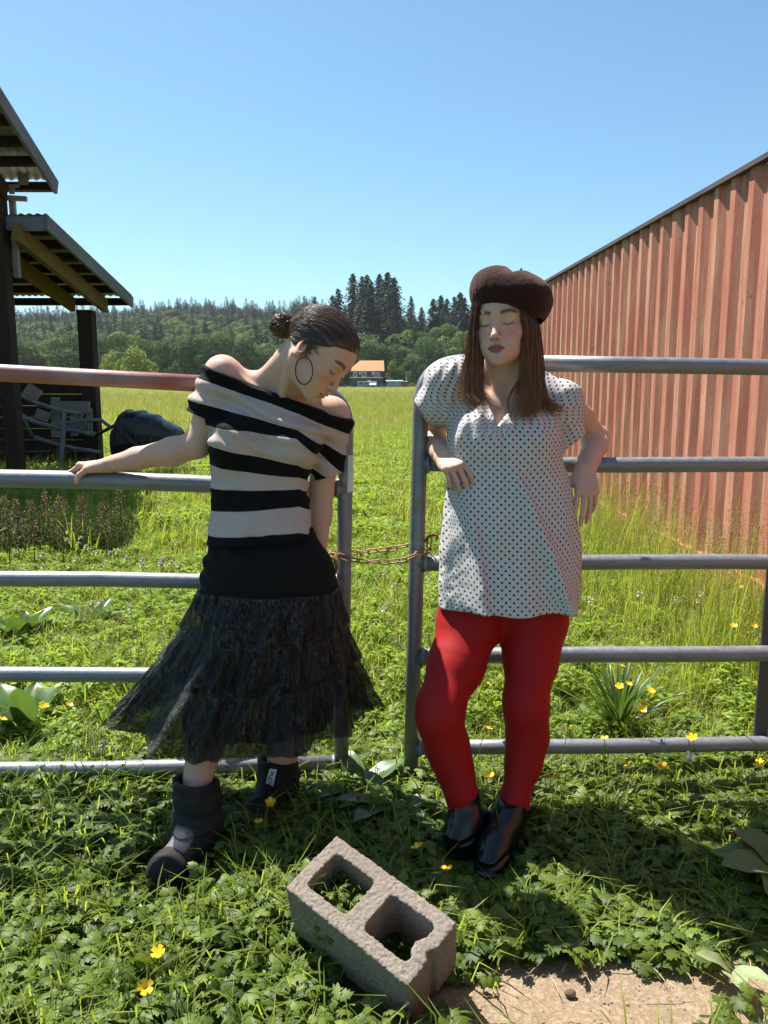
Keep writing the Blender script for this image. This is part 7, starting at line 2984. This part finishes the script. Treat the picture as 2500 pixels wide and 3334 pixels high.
    broad_plant('burdock_plant', (b.x + .10, b.y - .05, 0), [(.26, .075, .9, 1.75, .55), (.24, .07, 1.0, 1.2, .45), (.22, .06, 1.1, .7, .7), (.25, .07, .8, 2.4, .5), (.2, .06, 1.0, 5.0, .6)], 'grey green plant with large soft leaves at right edge', 'burdock', mat_leaf('soft_grey_leaf', (0.10, 0.15, 0.055), (0.20, 0.26, 0.11), .25, .6, .3))
    b = G(2380, 3160, .02)
    broad_plant('broad_seedling', (b.x, b.y, 0), [(.12, .03, .8, 2.9, .6), (.10, .028, .9, 4.0, .5), (.11, .028, 1.0, 1.6, .8)], 'pale broad leaved seedling on bare soil at lower right', 'seedling', m_pale)
    b = G(420, 2990, .03)
    broad_plant('round_leaf_weed', (b.x - .01, b.y + .02, .035), [(.085, .034, .7, 3.6, .25), (.06, .026, .8, 1.2, .5)], 'single round pale green leaf low in the left foreground', 'weed', m_pale)
    # plantain tussock with long strap leaves
    b = G(2010, 2400, .0)
    broad_plant('plantain_clump', (b.x, b.y, 0), [(.32 * rng.uniform(.7, 1.2), .009 * rng.uniform(.7, 1.3), rng.uniform(.3, 1.0), rng.uniform(0, 6.28), rng.uniform(.6, 1.35)) for _ in range(54)], 'tussock of long strap leaves behind lowest rails on right', 'plantain', m_dock)
    b = G(1560, 2180, .0)
    broad_plant('plantain_clump', (b.x, b.y, 0), [(.24 * rng.uniform(.7, 1.2), .014 * rng.uniform(.8, 1.4), rng.uniform(.3, 1.0), rng.uniform(0, 6.28), rng.uniform(.6, 1.3)) for _ in range(16)], 'strap leaved tuft seen between the red legs', 'plantain', m_dock)

    # ---- dry brown dock stalks left of the striped top
    for i, (px, py, hh) in enumerate(((205, 1812, .52), (110, 1815, .50), (30, 1825, .54), (275, 1800, .52), (345, 1795, .46), (395, 1785, .56), (60, 1795, .48), (160, 1790, .52))):
        b = G(px, py, .10)
        o = empty('dock_stalk', (b.x, b.y, 0), ['bushy brown seed stalk of dock below second left rail', 'bushy brown seed stalk of dock below second left rail'][0], 'dock stalk', 'brown dock stalks in the grass')
        mb = MB()
        mb.tube([(0, 0, 0), (.01, 0, hh * .5), (0, .01, hh)], [.004, .003, .0015], 5)
        mb.build('stem', m_brown, o, keep=False)
        V, F, R = [], [], []
        for k in range(360):
            z = hh * rng.uniform(.30, 1.0)
            rad = .13 * (1.05 - z / hh) + .016
            a = rng.uniform(0, 6.28)
            q = rad * rng.uniform(.2, 1)
            c = np.array((q * math.cos(a), q * math.sin(a), z + .5 * q))
            t = rng.normal(size=3)
            t /= np.linalg.norm(t)
            u = np.cross(t, rng.normal(size=3))
            u /= np.linalg.norm(u)
            s = .0055 * rng.uniform(.6, 1.3)
            o_ = len(V)
            V += [c - t * s, c - u * s, c + t * s, c + u * s]
            F.append((o_, o_ + 1, o_ + 2, o_ + 3))
            R += [rng.uniform(0, 1)] * 4
        link('seed_head', np_mesh('seed_head', V, F, m_brown, False, {'rnd': R}), o, keep=False)['kind'] = 'stuff'

    # ---- buttercups
    yel = NT('buttercup_yellow')
    yel.bsdf((0.80, 0.52, 0.012), 0.28, 0, 0.6)
    stem = m_grass

    def flower(name, petals, r, cup, mat_p, mat_c=None):
        mb = MB()
        for k in range(petals):
            a = 2 * math.pi * k / petals
            ca, sa = math.cos(a), math.sin(a)
            pr = [(0.0, 0, 0), (.45, -.34, .30), (.95, -.42, .62), (1.08, 0, .66), (.95, .42, .62), (.45, .34, .30)]
            vs = []
            for (d, s, h) in pr:
                vs.append(((d * ca - s * sa) * r, (d * sa + s * ca) * r, h * r * cup))
            mb.add(vs, [(0, 1, 2, 3), (0, 3, 4, 5)])
        return mb.mesh(name, mat_p)
    hm = flower('petals', 5, .0125, 1.0, yel.mat)
    mbs = MB()
    mbs.tube([(0, 0, -.26), (.012, .004, -.13), (0, 0, 0)], [.0012, .0011, .0009], 5)
    smesh = mbs.mesh('stem', stem)
    lab_r = 'small yellow buttercup flower in the grass behind right gate'
    lab_l = 'small yellow buttercup flower low on the left side'
    lab_f = 'small yellow buttercup flower in the shaded near ground cover'
    spots = [(px, py, .26, lab_r) for px, py in ((2017, 2238), (2045, 2230), (2118, 2254), (2098, 2290), (2092, 2310), (2170, 2345), (2232, 2328), (2347, 2335), (2467, 2236), (1848, 2369), (1587, 2376), (1584, 2228), (1598, 2300), (1968, 2408), (2255, 2405), (2376, 1868), (2373, 1890), (2457, 1902), (2414, 1913), (2400, 2010), (2455, 2040), (2442, 2064), (2388, 2040), (2023, 2172), (2309, 1728), (2112, 1782), (1800, 2170), (1595, 2530))] + \
        [(px, py, .16, lab_r) for px, py in ((2044, 2502), (2144, 2502), (2158, 2496), (1812, 2535), (2474, 2484), (2470, 2496))] + \
        [(px, py, .22, lab_l) for px, py in ((300, 2268), (365, 2266), (305, 2284), (225, 2298), (145, 2300), (190, 2236), (345, 2400), (395, 2402), (405, 2495), (8, 2345), (10, 1835), (140, 2302), (335, 2420), (700, 2465), (1098, 1795))] + \
        [(px, py, .12, lab_f) for px, py in ((842, 2680), (880, 2615), (1360, 2763), (1456, 2834), (473, 3215), (516, 3105))]
    for i, (px, py, z, lb) in enumerate(spots):
        b = G(px, py, z)
        o = empty('buttercup', b, lb, 'flower', {lab_r: 'buttercups behind the right gate', lab_l: 'buttercups on the left', lab_f: 'buttercups in the near ground cover'}[lb])
        o.rotation_euler = (rng.normal(.25, .3), rng.normal(0, .3), rng.uniform(0, 6.28))
        k = rng.uniform(.9, 1.2)
        o.scale = (k, k, k)
        link('petals', hm, o, keep=False)
        link('stem', smesh, o, keep=False)
    # ---- white clover heads
    wc = NT('clover_white')
    wc.bsdf(wc.mix(wc.attr('rnd'), (0.60, 0.50, 0.40), (0.86, 0.83, 0.76)), 0.8, 0, 0.2)
    V, F, R = [], [], []
    for k in range(46):
        d = rng.normal(size=3)
        d[2] = abs(d[2]) * 1.2 - .25
        d /= np.linalg.norm(d)
        u = np.cross(d, rng.normal(size=3))
        u /= np.linalg.norm(u)
        o_ = len(V)
        V += [d * .003, d * .008 - u * .0028, d * .0125, d * .008 + u * .0028]
        F.append((o_, o_ + 1, o_ + 2, o_ + 3))
        R += [rng.uniform(0, 1)] * 4
    cm = np_mesh('flower_head', V, F, wc.mat, False, {'rnd': R})
    lc = 'round white clover head in the sunny grass behind left gate'
    lc2 = 'round white clover head in the grass behind right gate'
    cl = [(px, py, lc) for px, py in ((218, 1757), (262, 1752), (303, 1800), (318, 1797), (248, 1822), (343, 1842), (306, 1846), (358, 1800), (383, 1798), (410, 1818), (463, 1822), (520, 1830), (527, 1823), (523, 1838), (556, 1832), (462, 1840), (583, 1842), (575, 1770), (228, 1845), (138, 1806), (326, 1958), (300, 1963), (425, 1980), (140, 1845), (255, 1770), (280, 1780), (335, 2420), (650, 1960), (1250, 1985))] + \
        [(px, py, lc2) for px, py in ((1920, 1955), (2080, 1935), (2200, 1950), (2271, 1958), (1250, 1868), (1280, 1905), (1255, 1750), (2281, 1935))]
    for (px, py, lb) in cl:
        b = G(px, py, .27)
        o = empty('clover_flower', b, lb, 'flower', 'clover heads behind the left gate' if lb == lc else 'clover heads behind the right gate')
        k = rng.uniform(1.1, 1.6)
        o.scale = (k, k, k)
        link('flower_head', cm, o, keep=False)
        link('stem', smesh, o, keep=False)
    # small white flower under the right gate
    wf = flower('petals', 4, .016, .35, simple('white_petal', (0.78, 0.78, 0.75), .5))
    b = G(2246, 2462, .14)
    o = empty('white_flower', b, 'white four petalled flower below lowest rail on right', 'flower')
    o.rotation_euler = (.7, 0, .4)
    link('petals', wf, o, keep=False)
    link('stem', smesh, o, keep=False)
    # clods and pebbles on the bare soil
    clod = simple('soil_clod', (0.13, 0.075, 0.055), .95, vary=.3, scale=60, bump=.5, bscale=150)
    pm = []
    for k in range(4):
        bm = bmesh.new()
        bmesh.ops.create_icosphere(bm, subdivisions=2, radius=1)
        for v in bm.verts:
            v.co *= 1 + .25 * mnoise.noise(v.co * 1.7 + Vector((k * 9, 0, 0)))
            v.co.z *= .7
        me = bpy.data.meshes.new('pebble')
        bm.to_mesh(me)
        bm.free()
        me.materials.append(clod if k == 0 else simple('soil_crumb', (0.27, 0.19, 0.13), .95, vary=.3, scale=60))
        pm.append(me)
    b = G(1858, 3240)
    o = link('soil_clod', pm[0])
    o.location = b + Vector((0, 0, .004))
    o.scale = (.013, .011, .012)
    tag(o, 'dark clod of earth lying on the bare soil', 'clod')
    x, y = area(2600, 1.25, 1.75, .5, .1)
    dm = dirt_mask(x, y)
    k = (dm > .35) & free(x, y)
    x, y = x[k], y[k]
    n = len(x)
    scatter('soil_crumbs', np.stack([x, y, ground_height(x, y)], 1), rng.uniform(0, 6, n), .0012 + .0035 * rng.uniform(0, 1, n) ** 4, rng.integers(1, 4, n), pm, 'small crumbs of dry soil on the bare patch', 'soil')
    # dry stalks lying on the soil
    dry = MB()
    straw = simple('dry_straw', (0.46, 0.36, 0.20), .8)
    for i in range(26):
        c = G(rng.uniform(1500, 2450), rng.uniform(3080, 3330))
        a = rng.uniform(0, 3.14)
        d = Vector((math.cos(a), math.sin(a), rng.normal(0, .12))) * rng.uniform(.015, .05)
        dry.tube([c - d + Vector((0, 0, .008)), c + Vector((0, 0, .012)), c + d + Vector((0, 0, .008))], [.0009, .001, .0006], 4)
    o = dry.build('dry_straw', straw)
    tag(o, 'bits of dry straw scattered on the bare soil', 'straw', kind='stuff')

# ------------------------------------------------------------------ assemble
random.seed(3)
build_ground()
build_far()
build_house()
build_container()
build_barn()
build_gates()
BLOCK_M, BLOCK_H = build_block()
M_SKIN = mat_skin()
woman_striped()
woman_beret()
build_plants()

# ------------------------------------------------------------------ the air between here and the hill
mb = MB()
mb.box((60, 505, 62), (2000, 1110, 130))
hz = NT('summer_haze')
pv = hz.n('VolumePrincipled')
pv.inputs['Color'].default_value = (0.86, 0.92, 1.0, 1)
pv.inputs['Density'].default_value = 0.00010
pv.inputs['Anisotropy'].default_value = 0.2
hz.link(pv.outputs[0], hz.out.inputs['Volume'])
tag(mb.build('haze', hz.mat), 'faint summer haze over the meadow and hill', 'haze', kind='stuff')
